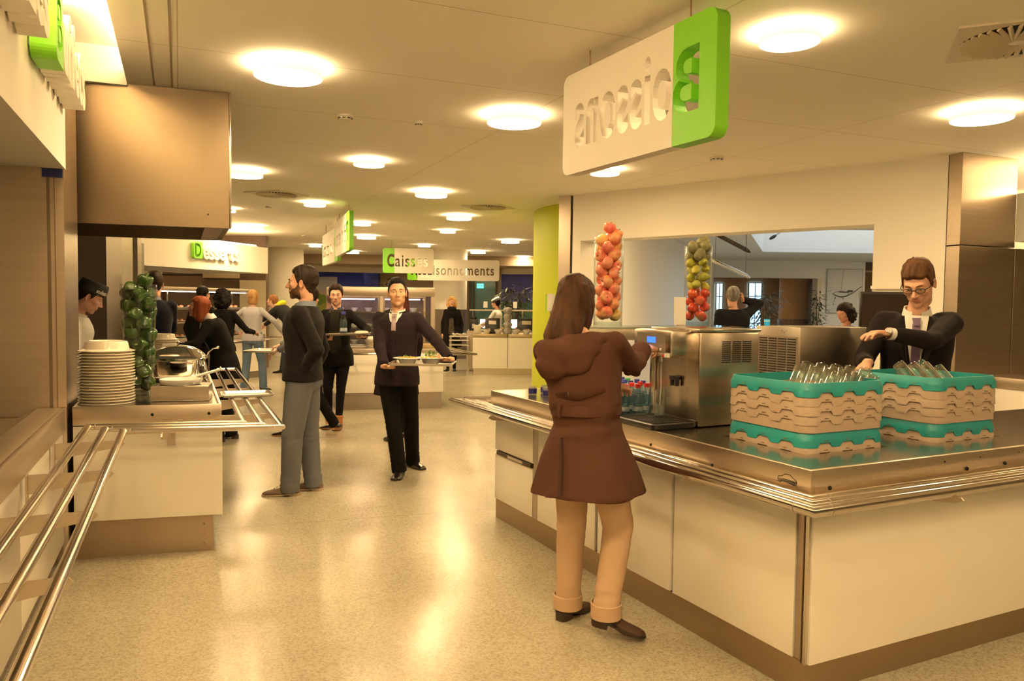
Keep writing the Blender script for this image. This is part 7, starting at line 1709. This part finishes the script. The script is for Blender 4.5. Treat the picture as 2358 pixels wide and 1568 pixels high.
for v in lt_.data.vertices:
    x, z = v.co.x, v.co.z; a = (x / .105 - .5) * .85 - .86; R0, R1 = .0895, .1155; kz = (z + .002 + 0) ; q = Vector((-math.sin(a) * -R0 * 1.0, math.cos(a) * R1, -.012 + kz)); q.x = math.sin(-a) * -R0 * -1; v.co = M @ (Vector((q.x * (1.0 + (.01 if v.co.y < 0 else .004)), q.y * (1.0 + (.012 if v.co.y < 0 else .006)), q.z)))
# ================================================================== FAR HALF OF THE HALL
# ---- desserts corner
dD = Vector((.293, .956, 0)); nD = Vector((.956, -.293, 0)); D0 = Vector((-4.94, 15.53, 0))
dc = thing('dessert_counter', D0 - dD * 1.8 - nD * .4, 'white dessert counter with steel band and plinth at the far left', 'counter')
def dx(mb, a0, a1, b0, b1, z0, z1): return ax_box(mb, D0, -dD, -nD, a0, a1, b0, b1, z0, z1)
dx(MB(), 0, 4.6, .0, .03, .13, .70).build('front_panel', WHITE, dc, world=True, smooth=0)
dx(MB(), 0, 4.6, -.01, .9, .72, .84).build('steel_band', STEEL, dc, world=True, smooth=0)
dx(MB(), .02, 4.6, .03, .9, .0, .72).build('carcass', DARKSTEEL, dc, world=True, smooth=0)
dx(MB(), -.012, .0, .0, .9, .13, .72).build('end_panel', WHITE, dc, world=True, smooth=0)
rd = thing('tray_rail', D0 + nD * .25, 'steel tray rail in front of the dessert counter', 'tray rail')
for k in (.12, .22, .32): p = D0 + nD * k + dD * .1; q = p - dD * 4.6; MB().tube([(p.x, p.y, .78), (q.x, q.y, .78)], .016, 8).build('pipe', PIPE, rd, world=True)
for a in (.3, 1.3, 2.3, 3.3): p = D0 - dD * a; q = p + nD * .35; MB().tube([(p.x, p.y, .74), (q.x, q.y, .76)], [.03, .008], 4).build('bracket', STEEL, rd, world=True)
cs_ = thing('display_case', D0 - dD * 1.8 - nD * .45 + Vector((0, 0, .84)), 'open glass display case with two shelves of cakes on the dessert counter', 'display case')
dx(MB(), .15, 3.9, .12, .62, 1.66, 1.73).build('lamp_canopy', STEEL, cs_, world=True, bevel=.01)
dx(MB(), .2, 3.85, .30, .40, 1.648, 1.659).build('light_tube', emission('case_light', (1, .80, .62), 9), cs_, world=True, smooth=0)
for z in (1.10, 1.34): dx(MB(), .2, 3.85, .22, .62, z, z + .018).build('shelf', thin_glass('shelf_glass', (.75, .82, .78)), cs_, world=True, smooth=0); dx(MB(), .2, 3.85, .20, .215, z - .004, z + .022).build('shelf_edge', PIPE, cs_, world=True, smooth=0)
for a in (.2, 1.1, 2.0, 2.9, 3.85): dx(MB(), a, a + .02, .60, .62, .84, 1.66).build('post', PIPE, cs_, world=True, smooth=0)
dx(MB(), .15, .156, .12, .62, .84, 1.66).build('glass_end', GLASS, cs_, world=True, smooth=0)
ck = None
CAKE = mat('cake_brown', (.30, .11, .04), .6, var=(30, .8, (.62, .30, .12)))
for s_ in range(3):
    for j in range(9):
        q = D0 - dD * (.45 + .38 * j) - nD * .42; z = (.843, 1.119, 1.359)[s_]
        lab = 'white cake plate on the %s of the dessert case, %s from the right' % (['base', 'lower shelf', 'upper shelf'][s_], ['first', 'second', 'third', 'fourth', 'fifth', 'sixth', 'seventh', 'eighth', 'ninth'][j])
        if ck is None:
            ck = thing('cake_plate', (q.x, q.y, z), lab, 'plate', 'cake plates in the dessert case'); MB().lathe([(.001, .003), (.10, .004), (.14, .014), (.14, .017), (.10, .008), (.001, .007)], n=20).build('plate', PORC, ck, smooth=50)
            for u, v in ((-.06, 0), (.05, .03), (.0, -.06)): MB().lathe([(.001, .055), (.028, .052), (.036, .035), (.034, .008)], c=(u, v, 0), n=12).build('cake', CAKE, ck); 
        else: dup(ck, (q.x, q.y, z), label=lab)
# fascia over the desserts with its raised word
f0, f1 = Vector((-5.18, 16.5, 0)), Vector((-6.25, 13.0, 0)); fd = (f1 - f0).normalized(); fn = Vector((fd.y, -fd.x, 0)); fn = fn if fn.x > 0 else -fn
struct(MB().prism([(f0.x, f0.y), (f1.x - .35, f1.y - 1.1), (f1.x - 2.2, f1.y - .5), (f0.x - 1.9, f0.y + .6)], 2.08, 2.62), 'wall_fascia_desserts', PAINT, smooth=0)
strip('cove_light', f0 - fn * .25 + fd * .1, f1 - fn * .25, 2.62, .16, 'glowing strip on top of the dessert fascia', 30)
dl = thing('fascia_lettering', f0.lerp(f1, .5) + Vector((0, 0, 2.28)), 'raised green and white word Desserts on the fascia above the cakes', 'sign')
def raise_on(polys, depth, nm, m, u0):
    o = extr(polys, depth, nm, m, dl); M = Matrix.Translation(f0 + fd * 2.36 - fd * u0 + fn * (depth / 2 + .005) + Vector((0, 0, 2.27))) @ Matrix.Rotation(math.atan2(-fd.y, -fd.x), 4, 'Z'); o.data.transform(dl.matrix_basis.inverted() @ M)
dsg = bolden(fit(text_polys('D', .33), .04, .19, .04), .008); raise_on([rr_side(0, .23, 0, .30, .04, True)] + dsg, .06, 'green_letter', GREEN, 0)
x_ = .27
for c_ in 'esserts': w_ = .155; raise_on(bolden(fit(text_polys(c_, .40), 0, w_ - .02 if c_ != 't' else w_ - .05, .01), .012), .06, 'letter', SIGNW, x_); x_ += w_
# panelled wall behind
def panel(name, p0, p1, q0, q1, m, k=0, Y=17.4):
    a = Py(p0, q0, Y - .01 * k); b = Py(p1, q1, Y - .01 * k); return struct(MB().box(((a.x + b.x) / 2, Y - .01 * k, (a.z + b.z) / 2), (b.x - a.x, .02, a.z - b.z)), name, m, smooth=0)
bx('wall_desserts', -10, Py(614, 690, 17.5).x, 17.45, 17.65, 0, CEIL, mat('umber_panel', (.17, .11, .08), .5))
TAN2 = mat('tan_panel', (.26, .17, .11), .5); CRM = mat('cream_panel', (.74, .66, .50), .45); UMB = mat('umber_panel2', (.14, .095, .075), .5)
n_ = 12
for a in ((318, 374, 612, 631, CRM, 2), (375, 466, 615, 633, UMB, 1), (375, 466, 634, 668, TAN2, 2), (467, 552, 628, 641, CRM, 3), (467, 552, 642, 674, UMB, 1), (552, 612, 645, 800, CRM, 3), (318, 374, 632, 700, UMB, 2)):
    n_ += 1; panel('trim_%d' % n_, *a[:4], a[4], a[5])
panel('trim_30', 330, 345, 637, 656, PORC, 5)
# ---- middle island with glass display cabinets
OM = Vector((-2.43, 10.76, 0)); XM = Vector((.970, .243, 0)); YM = Vector((-.331, .944, 0)); WM = 1.49
mi = thing('serving_island', OM + XM * .7 + YM * 1.2, 'white serving island with steel plinth under the glass cabinets, mid-distance', 'counter')
def mx(mb, x0, x1, y0, y1, z0, z1): return ax_box(mb, OM, XM, YM, x0, x1, y0, y1, z0, z1)
mx(MB(), 0, WM, -.02, 0, .24, .80).build('front_panel', WHITE, mi, world=True, bevel=.003); mx(MB(), -.02, 0, 0, 2.45, .24, .80).build('side_panel', WHITE, mi, world=True, smooth=0)
mx(MB(), .0, .06, -.022, -.018, .24, .80).build('corner_strip', STEEL, mi, world=True, smooth=0)
mx(MB(), 0.01, WM - .02, .0, 2.4, 0, .24).build('plinth', DARKSTEEL, mi, world=True, smooth=0); mx(MB(), 0, WM - .01, .0, 2.45, .24, .80).build('carcass', DARKSTEEL, mi, world=True, smooth=0)
mx(MB(), -.03, WM + .02, -.03, 2.5, .80, .86).build('worktop', STEEL, mi, world=True, bevel=.004)
mp = [Vector((OM.x, OM.y)) - V2(XM) * .35 + V2(YM) * 2.2 - V2(XM) * .0, Vector((OM.x, OM.y)) - V2(XM) * .35 - V2(YM) * .05, Vector((OM.x, OM.y)) + V2(XM) * (WM + .05) - V2(YM) * .05, Vector((OM.x, OM.y)) + V2(XM) * (WM + .05) + V2(YM) * 3]
rm_ = thing('tray_rail', OM - YM * .3, 'steel tray rail round the mid-distance serving island', 'tray rail')
for d in (.10, .20, .32): q = offset_path(mp, d); MB().tube([(v.x, v.y, .80) for v in q], .017, 8).build('pipe', PIPE, rm_, world=True)
for a in (.15, .75, 1.3): p = OM + XM * a; q = p - YM * .36; MB().tube([(p.x, p.y, .74), (q.x, q.y, .775)], [.04, .008], 4).build('bracket', STEEL, rm_, world=True)
for a in (.5, 1.5, 2.5): p = OM + XM * WM + YM * a; q = p + XM * .36; MB().tube([(p.x, p.y, .74), (q.x, q.y, .775)], [.04, .008], 4).build('bracket', STEEL, rm_, world=True)
gc = thing('glass_cabinet', OM + XM * .7 + YM * .8 + Vector((0, 0, .86)), 'steel display cabinet with two glass doors and violet-lit shelves', 'display cabinet')
def gx(mb, x0, x1, y0, y1, z0, z1): return ax_box(mb, OM + YM * .38, XM, YM, x0, x1, y0, y1, z0, z1)
gx(MB(), -.02, WM - .03, 0, .75, 1.60, 1.73).build('top_housing', STEEL, gc, world=True, bevel=.012)
for x in (-.02, .64, WM - .09): gx(MB(), x, x + .06, 0, .06, .86, 1.60).build('front_post', STEEL, gc, world=True, smooth=0)
gx(MB(), -.02, WM - .03, .72, .75, .86, 1.60).build('back_panel', mat('cabinet_back', (.30, .24, .22), .4, .3), gc, world=True, smooth=0)
gx(MB(), -.02, WM - .03, 0, .75, .862, .885).build('base', STEEL, gc, world=True, smooth=0)
for x in (-.02, WM - .04): gx(MB(), x, x + .01, .06, .72, .88, 1.60).build('side_glass', GLASS, gc, world=True, smooth=0)
PINK = emission('violet_tube', (1, .62, .80), 7)
for x in (.06, .72):
    gx(MB(), x + .0, x + .56, .01, .018, .90, 1.585).build('glass_door', GLASS, gc, world=True, smooth=0)
    mb = MB(); gx(mb, x - .02, x + .60, .0, .012, 1.575, 1.60); gx(mb, x - .02, x + .60, 0, .012, .885, .905); gx(mb, x - .02, x + .01, 0, .012, .9, 1.58); gx(mb, x + .57, x + .60, 0, .012, .9, 1.58); mb.build('door_frame', PIPE, gc, world=True, smooth=0)
    gx(MB(), x + .02, x + .54, .10, .13, 1.545, 1.56).build('light_tube', PINK, gc, world=True, smooth=0)
    for z in (1.12, 1.36): gx(MB(), x, x + .56, .15, .70, z, z + .008).build('shelf', thin_glass('shelf_glass', (.75, .82, .78)), gc, world=True, smooth=0); gx(MB(), x, x + .56, .14, .15, z - .006, z + .014).build('shelf_edge', PIPE, gc, world=True, smooth=0)
bwl = None; kk_ = 0
for s_ in range(3):
    for j in range(6):
        q = OM + YM * .75 + XM * (.14 + .205 * j + (.05 if j > 2 else 0)); z = (.887, 1.129, 1.369)[s_]
        lab = 'small white bowl in the glass cabinet, %s level, %s from the left' % (['bottom', 'middle', 'upper'][s_], ['first', 'second', 'third', 'fourth', 'fifth', 'sixth'][j])
        if bwl is None: bwl = lathe_thing('bowl', [(.001, .004), (.03, 0), (.045, .02), (.06, .055), (.062, .058), (.055, .05), (.03, .012), (.001, .01)], PORC, (q.x, q.y, z), lab, 'bowl', 'bowls in the glass cabinet', 18)
        else: dup(bwl, (q.x, q.y, z), label=lab)
q = OM + XM * .52 + YM * .15
for k in range(10): o = dup(src, (q.x, q.y, .862 + .0138 * k), label='cream plate of the small stack before the glass cabinet, %s' % (ORD[k] if k < 9 else 'topmost'), scale=.62); o['group'] = 'small plate stack by the glass cabinet'
q = OM + XM * 1.30 + YM * .12; single(MB().lathe([(.001, 0), (.12, 0), (.125, .05), (.12, .06), (.001, .055)], c=(q.x, q.y, .862), n=20), 'bread_basket', mat('basket_tan', (.45, .34, .16), .8, bump=(60, 2)), 'tan basket at the right end of the mid-distance island', 'basket')
q = OM + XM * .25 + YM * .16; tray((q.x, q.y, .862), .36, .22, 'grey tray on the mid-distance island left of the plate stack', .25)
# ---- checkout
K0 = Vector((-.83, 16.46, 0)); XK = Vector((1, .05, 0)).normalized(); YK = Vector((-XK.y, XK.x, 0))
ko = thing('checkout_counter', K0 + XK * .7 + YK * .4, 'cream checkout counter of two units in front of the far glazed door', 'counter')
def kx(mb, x0, x1, y0, y1, z0, z1): return ax_box(mb, K0, XK, YK, x0, x1, y0, y1, z0, z1)
for x0, x1 in ((0, .735), (.75, 1.6)): kx(MB(), x0, x1, 0, .02, .13, .78).build('front_panel', WHITE, ko, world=True, smooth=0); kx(MB(), x0, x1, -.005, .8, .79, .86).build('top', mat('bronze_edge', (.45, .36, .22), .35, .5), ko, world=True, bevel=.003)
kx(MB(), .02, 1.6, .03, .75, 0, .13).build('plinth', STEEL, ko, world=True, smooth=0); kx(MB(), .0, 1.6, .02, .78, .13, .79).build('carcass', DARKSTEEL, ko, world=True, smooth=0)
def monitor(x, y, label, w_=.32):
    p = K0 + XK * x + YK * y; t = thing('monitor', (p.x, p.y, .86), label, 'monitor'); MB().box((0, 0, .20), (w_, .04, .27), Matrix.Rotation(-.2, 3, 'X')).build('back_case', BLACK, t, bevel=.01); MB().box((0, .03, .04), (.12, .12, .08)).build('foot', BLACK, t, bevel=.005); MB().box((0, -.03, .24), (w_ * .5, .01, .08), Matrix.Rotation(-.2, 3, 'X')).build('vent_block', DARKSTEEL, t, smooth=0)
monitor(.42, .25, 'black checkout monitor seen from behind, left one, before the cashier'); monitor(1.15, .25, 'black checkout monitor seen from behind, right one', .40)
b0 = None
for k, x in enumerate((.30, .54, .92, 1.15)):
    p = K0 + XK * x + YK * .12; lab = 'cream bowl on the checkout counter, %s from the left' % ['first', 'second', 'third', 'fourth'][k]
    if b0 is None:
        b0 = lathe_thing('bowl', [(.001, .004), (.045, 0), (.055, .01), (.09, .085), (.093, .088), (.085, .08), (.04, .012), (.001, .01)], PORC, (p.x, p.y, .86), lab, 'bowl', 'bowls on the checkout counter', 22)
        mb = MB(); [mb.ball((.05 * math.cos(i * 2.4), .05 * math.sin(i * 2.4), .085 + .01 * (i % 3)), (.018, .012, .008), 6, 4) for i in range(9)]; o = mb.build('sachets', mat('paper_bits', (.6, .5, .4), .6, var=(40, 1, (.3, .2, .12))), b0); o['kind'] = 'stuff'
    else: dup(b0, (p.x, p.y, .86), label=lab)
p = K0 + XK * .74 + YK * .15; orn = thing('ornament', (p.x, p.y, .86), 'tall grey stacked ceramic ornament in the middle of the checkout counter', 'ornament')
GC = mat('grey_ceramic', (.40, .38, .34), .4, var=(20, .8, (.16, .15, .14)))
MB().lathe([(.001, 0), (.09, 0), (.10, .02), (.07, .10), (.062, .14), (.085, .17), (.09, .22), (.06, .26), (.075, .30), (.085, .34), (.08, .40), (.06, .43), (.085, .46), (.10, .50), (.085, .55), (.03, .57), (.001, .572)], n=20).build('body', GC, orn, smooth=60)
mb = MB()
for i in range(8): a = i * PI / 4; mb.ball((.085 * math.cos(a), .085 * math.sin(a), .20), (.018, .018, .03), 6, 5).ball((.08 * math.cos(a + .4), .08 * math.sin(a + .4), .36), (.018, .018, .03), 6, 5)
mb.build('relief', GC, orn)
p = K0 + XK * .10 + YK * .2; single(MB().box((p.x, p.y, .955), (.15, .14, .18)), 'napkin_box', mat('woven_cream', (.70, .66, .52), .6, var=(30, .7, (.45, .42, .28))), 'cream checked box at the left end of the checkout counter', 'box', bevel=.006)
p = K0 + XK * .02 + YK * 1.0
cm = thing('coffee_machine', (p.x, p.y, 0), 'small black coffee machine on a stand behind the checkout', 'coffee machine'); MB().box((0, 0, 1.02), (.20, .2, .26)).build('body', BLACK, cm, bevel=.02); MB().lathe([(.001, .0), (.07, 0), (.075, .02), (.06, .06)], c=(0, 0, 1.15), n=16).build('hopper', BLACK, cm); MB().box((0, -.11, 1.0), (.07, .02, .10)).build('badge', mat('pale_badge', (.6, .55, .48), .4), cm, smooth=0); MB().box((0, 0, .45), (.3, .3, .89)).build('stand', STEEL, cm, smooth=0)
st = thing('tray_stand', (-1.12, 16.6, 0), 'light metal stand with shelves left of the checkout counter', 'stand')
for z in (.62, .72, .80): MB().box((0, 0, z), (.42, .34, .02)).build('shelf', mat('pale_metal', (.66, .60, .52), .35, .4), st, smooth=0)
for sx in (-.19, .19):
    for sy in (-.15, .15): MB().tube([(sx, sy, 0), (sx, sy, .8)], .012, 6).build('leg', PIPE, st)
mb = MB(); rnd = random.Random(4); [mb.ball((rnd.uniform(-.15, .15), rnd.uniform(-.1, .1), .835 + rnd.uniform(0, .02)), (.05, .02, .02), 7, 5, Matrix.Rotation(rnd.uniform(0, 3), 3, 'Z')) for _ in range(10)]
single(MB(), 'x', PIPE, 'x', 'x') if False else None
for v in mb.v: v += Vector((-1.12, 16.6, 0))
o = single(mb, 'cutlery_pile', CHROME, 'heap of shiny cutlery on top of the light metal stand', 'cutlery'); o['kind'] = 'stuff'
# lit serving bar behind the cashier
sbx_ = thing('serving_bar', (-.1, 19.6, 0), 'glass-topped serving bar with lit panels behind the cashier', 'counter')
MB().box((-.1, 19.6, .42), (2.0, .7, .84)).build('body', DARKSTEEL, sbx_, world=True, smooth=0)
MB().box((-.1, 19.3, 1.34), (1.9, .5, .03)).build('canopy', STEEL, sbx_, world=True, smooth=0)
for x in (-.98, -.45, .25, .78): MB().box((x, 19.3, 1.08), (.025, .025, .5)).build('post', PIPE, sbx_, world=True, smooth=0)
for x in (-.72, .05, .48): MB().box((x, 19.5, 1.0), (.17, .02, .22)).build('lit_panel', emission('lit_panel', (1, .86, .70), 1.6), sbx_, world=True, smooth=0)
MB().box((-.1, 19.18, 1.12), (1.9, .008, .38)).build('front_glass', GLASS, sbx_, world=True, smooth=0)
rnd = random.Random(9)
for i, (x, c_) in enumerate(((-.5, (.30, .45, .05)), (-.28, (.62, .42, .08)), (-.08, (.20, .38, .06)), (.18, (.65, .10, .05)), (.36, (.60, .50, .12)), (.60, (.25, .40, .08)))):
    mb = MB(); [mb.ball((x + rnd.uniform(-.07, .07), 19.45 + rnd.uniform(-.1, .1), .87 + rnd.uniform(0, .05)), rnd.uniform(.02, .04), 6, 5) for _ in range(12)]
    o = single(mb, 'food_heap', mat('heap_%d' % i, c_, .6), ['leafy', 'golden', 'dark green', 'red', 'yellow', 'mixed green'][i] + ' salad heap on the serving bar behind the cashier', 'food'); o['kind'] = 'stuff'
for k, (px, py) in enumerate(((1118, 707), (1186, 707))):
    p = Py(px, py, 19.25); t = thing('menu_card', (p.x, p.y, 1.355), 'white card above the serving bar, %s' % ['left of the cashier cap', 'right of the cashier cap'][k], 'card'); MB().box((0, 0, .12), (.10, .004, .16)).build('sheet', PORC, t, smooth=0); MB().box((0, 0, .02), (.01, .01, .04)).build('stem', PIPE, t, smooth=0)
# lime wall notice
p = Py(1269, 698, 10.9)
nt_ = thing('notice', (p.x, p.y, p.z - .12), 'white notice with a green frame in front of the lime wall', 'notice'); MB().box((0, 0, .13), (.10, .006, .24)).build('sheet', PORC, nt_, smooth=0); MB().box((-.07, .01, .12), (.012, .02, .26)).build('frame', GREEN, nt_, smooth=0); MB().tube([(0, .02, .02), (0, .02, -(p.z - .12) + .0)], .012, 8).build('stand', PIPE, nt_)
# potted plants
def plant(px, Y, ztop, zlow, R, label, seed=0, n=150, stems=3, leaf=.16, dark=(.02, .035, .012)):
    p = Py(px, 700, Y); t = thing('potted_plant', (p.x, Y, 0), label, 'plant'); rnd = random.Random(seed)
    MB().lathe([(.001, 0), (.15, 0), (.20, .38), (.205, .40), (.18, .40), (.17, .36), (.001, .35)], n=20).build('pot', mat('pot_dark', (.08, .06, .05), .5), t)
    sm = MB(); lf = MB(); tips = []
    for i in range(stems):
        a = rnd.uniform(0, 6.28); pts = [Vector((.03 * math.cos(a), .03 * math.sin(a), .35))]; q = R * rnd.uniform(.1, .45)
        for k in range(1, 7): t_ = k / 6; pts.append(Vector((q * math.cos(a) * t_ ** 1.5, q * math.sin(a) * t_ ** 1.5, .35 + (ztop - .2 - .35) * t_ * rnd.uniform(.93, 1.0))))
        sm.tube(pts, [.018 - .0018 * k for k in range(7)], 6); tips += [(pt, k) for k, pt in enumerate(pts) if pt.z > zlow]
    for i in range(n):
        o_, k = rnd.choice(tips); o_ = o_ + Vector((0, 0, rnd.uniform(-.12, .1))); a = rnd.uniform(0, 6.28); L = leaf * rnd.uniform(.7, 1.3); rr = R * rnd.uniform(.1, 1) * .75; b_ = o_ + Vector((math.cos(a) * rr, math.sin(a) * rr, rnd.uniform(-.1, .18)))
        d_ = Vector((math.cos(a), math.sin(a), rnd.uniform(-1.1, .5))).normalized(); w_ = d_.cross(Vector((0, 0, 1))).normalized() * L * .13; dz = Vector((0, 0, .006))
        lf.loft([[b_ - w_ * .1, b_ + dz, b_ + w_ * .1], [b_ + d_ * L * .35 - w_, b_ + d_ * L * .35 + dz, b_ + d_ * L * .35 + w_], [b_ + d_ * L * .7 - w_ * .7 - dz, b_ + d_ * L * .7, b_ + d_ * L * .7 + w_ * .7 - dz], [b_ + d_ * L - dz * 2 - w_ * .05, b_ + d_ * L - dz * 1.6, b_ + d_ * L - dz * 2 + w_ * .05]], cap=False, closed=False)
        if rnd.random() < .5: sm.tube([o_, b_], .003, 3)
    sm.build('stem', mat('plant_stem', (.12, .08, .04), .7), t); lf.build('foliage', mat('plant_leaf', dark, .45, var=(4, .6, (.06, .09, .03))), t, smooth=0)
plant(1186, 21.5, 2.05, 1.0, .55, 'tall dark leafy potted plant in front of the violet wall', 2, 230, 4, .20); plant(888, 24.0, 2.35, 1.5, .35, 'tall thin potted plant behind the tray carrier', 5, 70, 2, .22)
plant(1762, 14.5, 1.85, .9, .42, 'dark weeping fig by the daylit window beyond the opening', 7, 260, 5, .12); plant(1883, 22, 2.0, .7, .28, 'narrow dark plant beside the cream frame beyond the opening', 8, 160, 3, .16)
bpy.data.scenes.remove(TMPS)
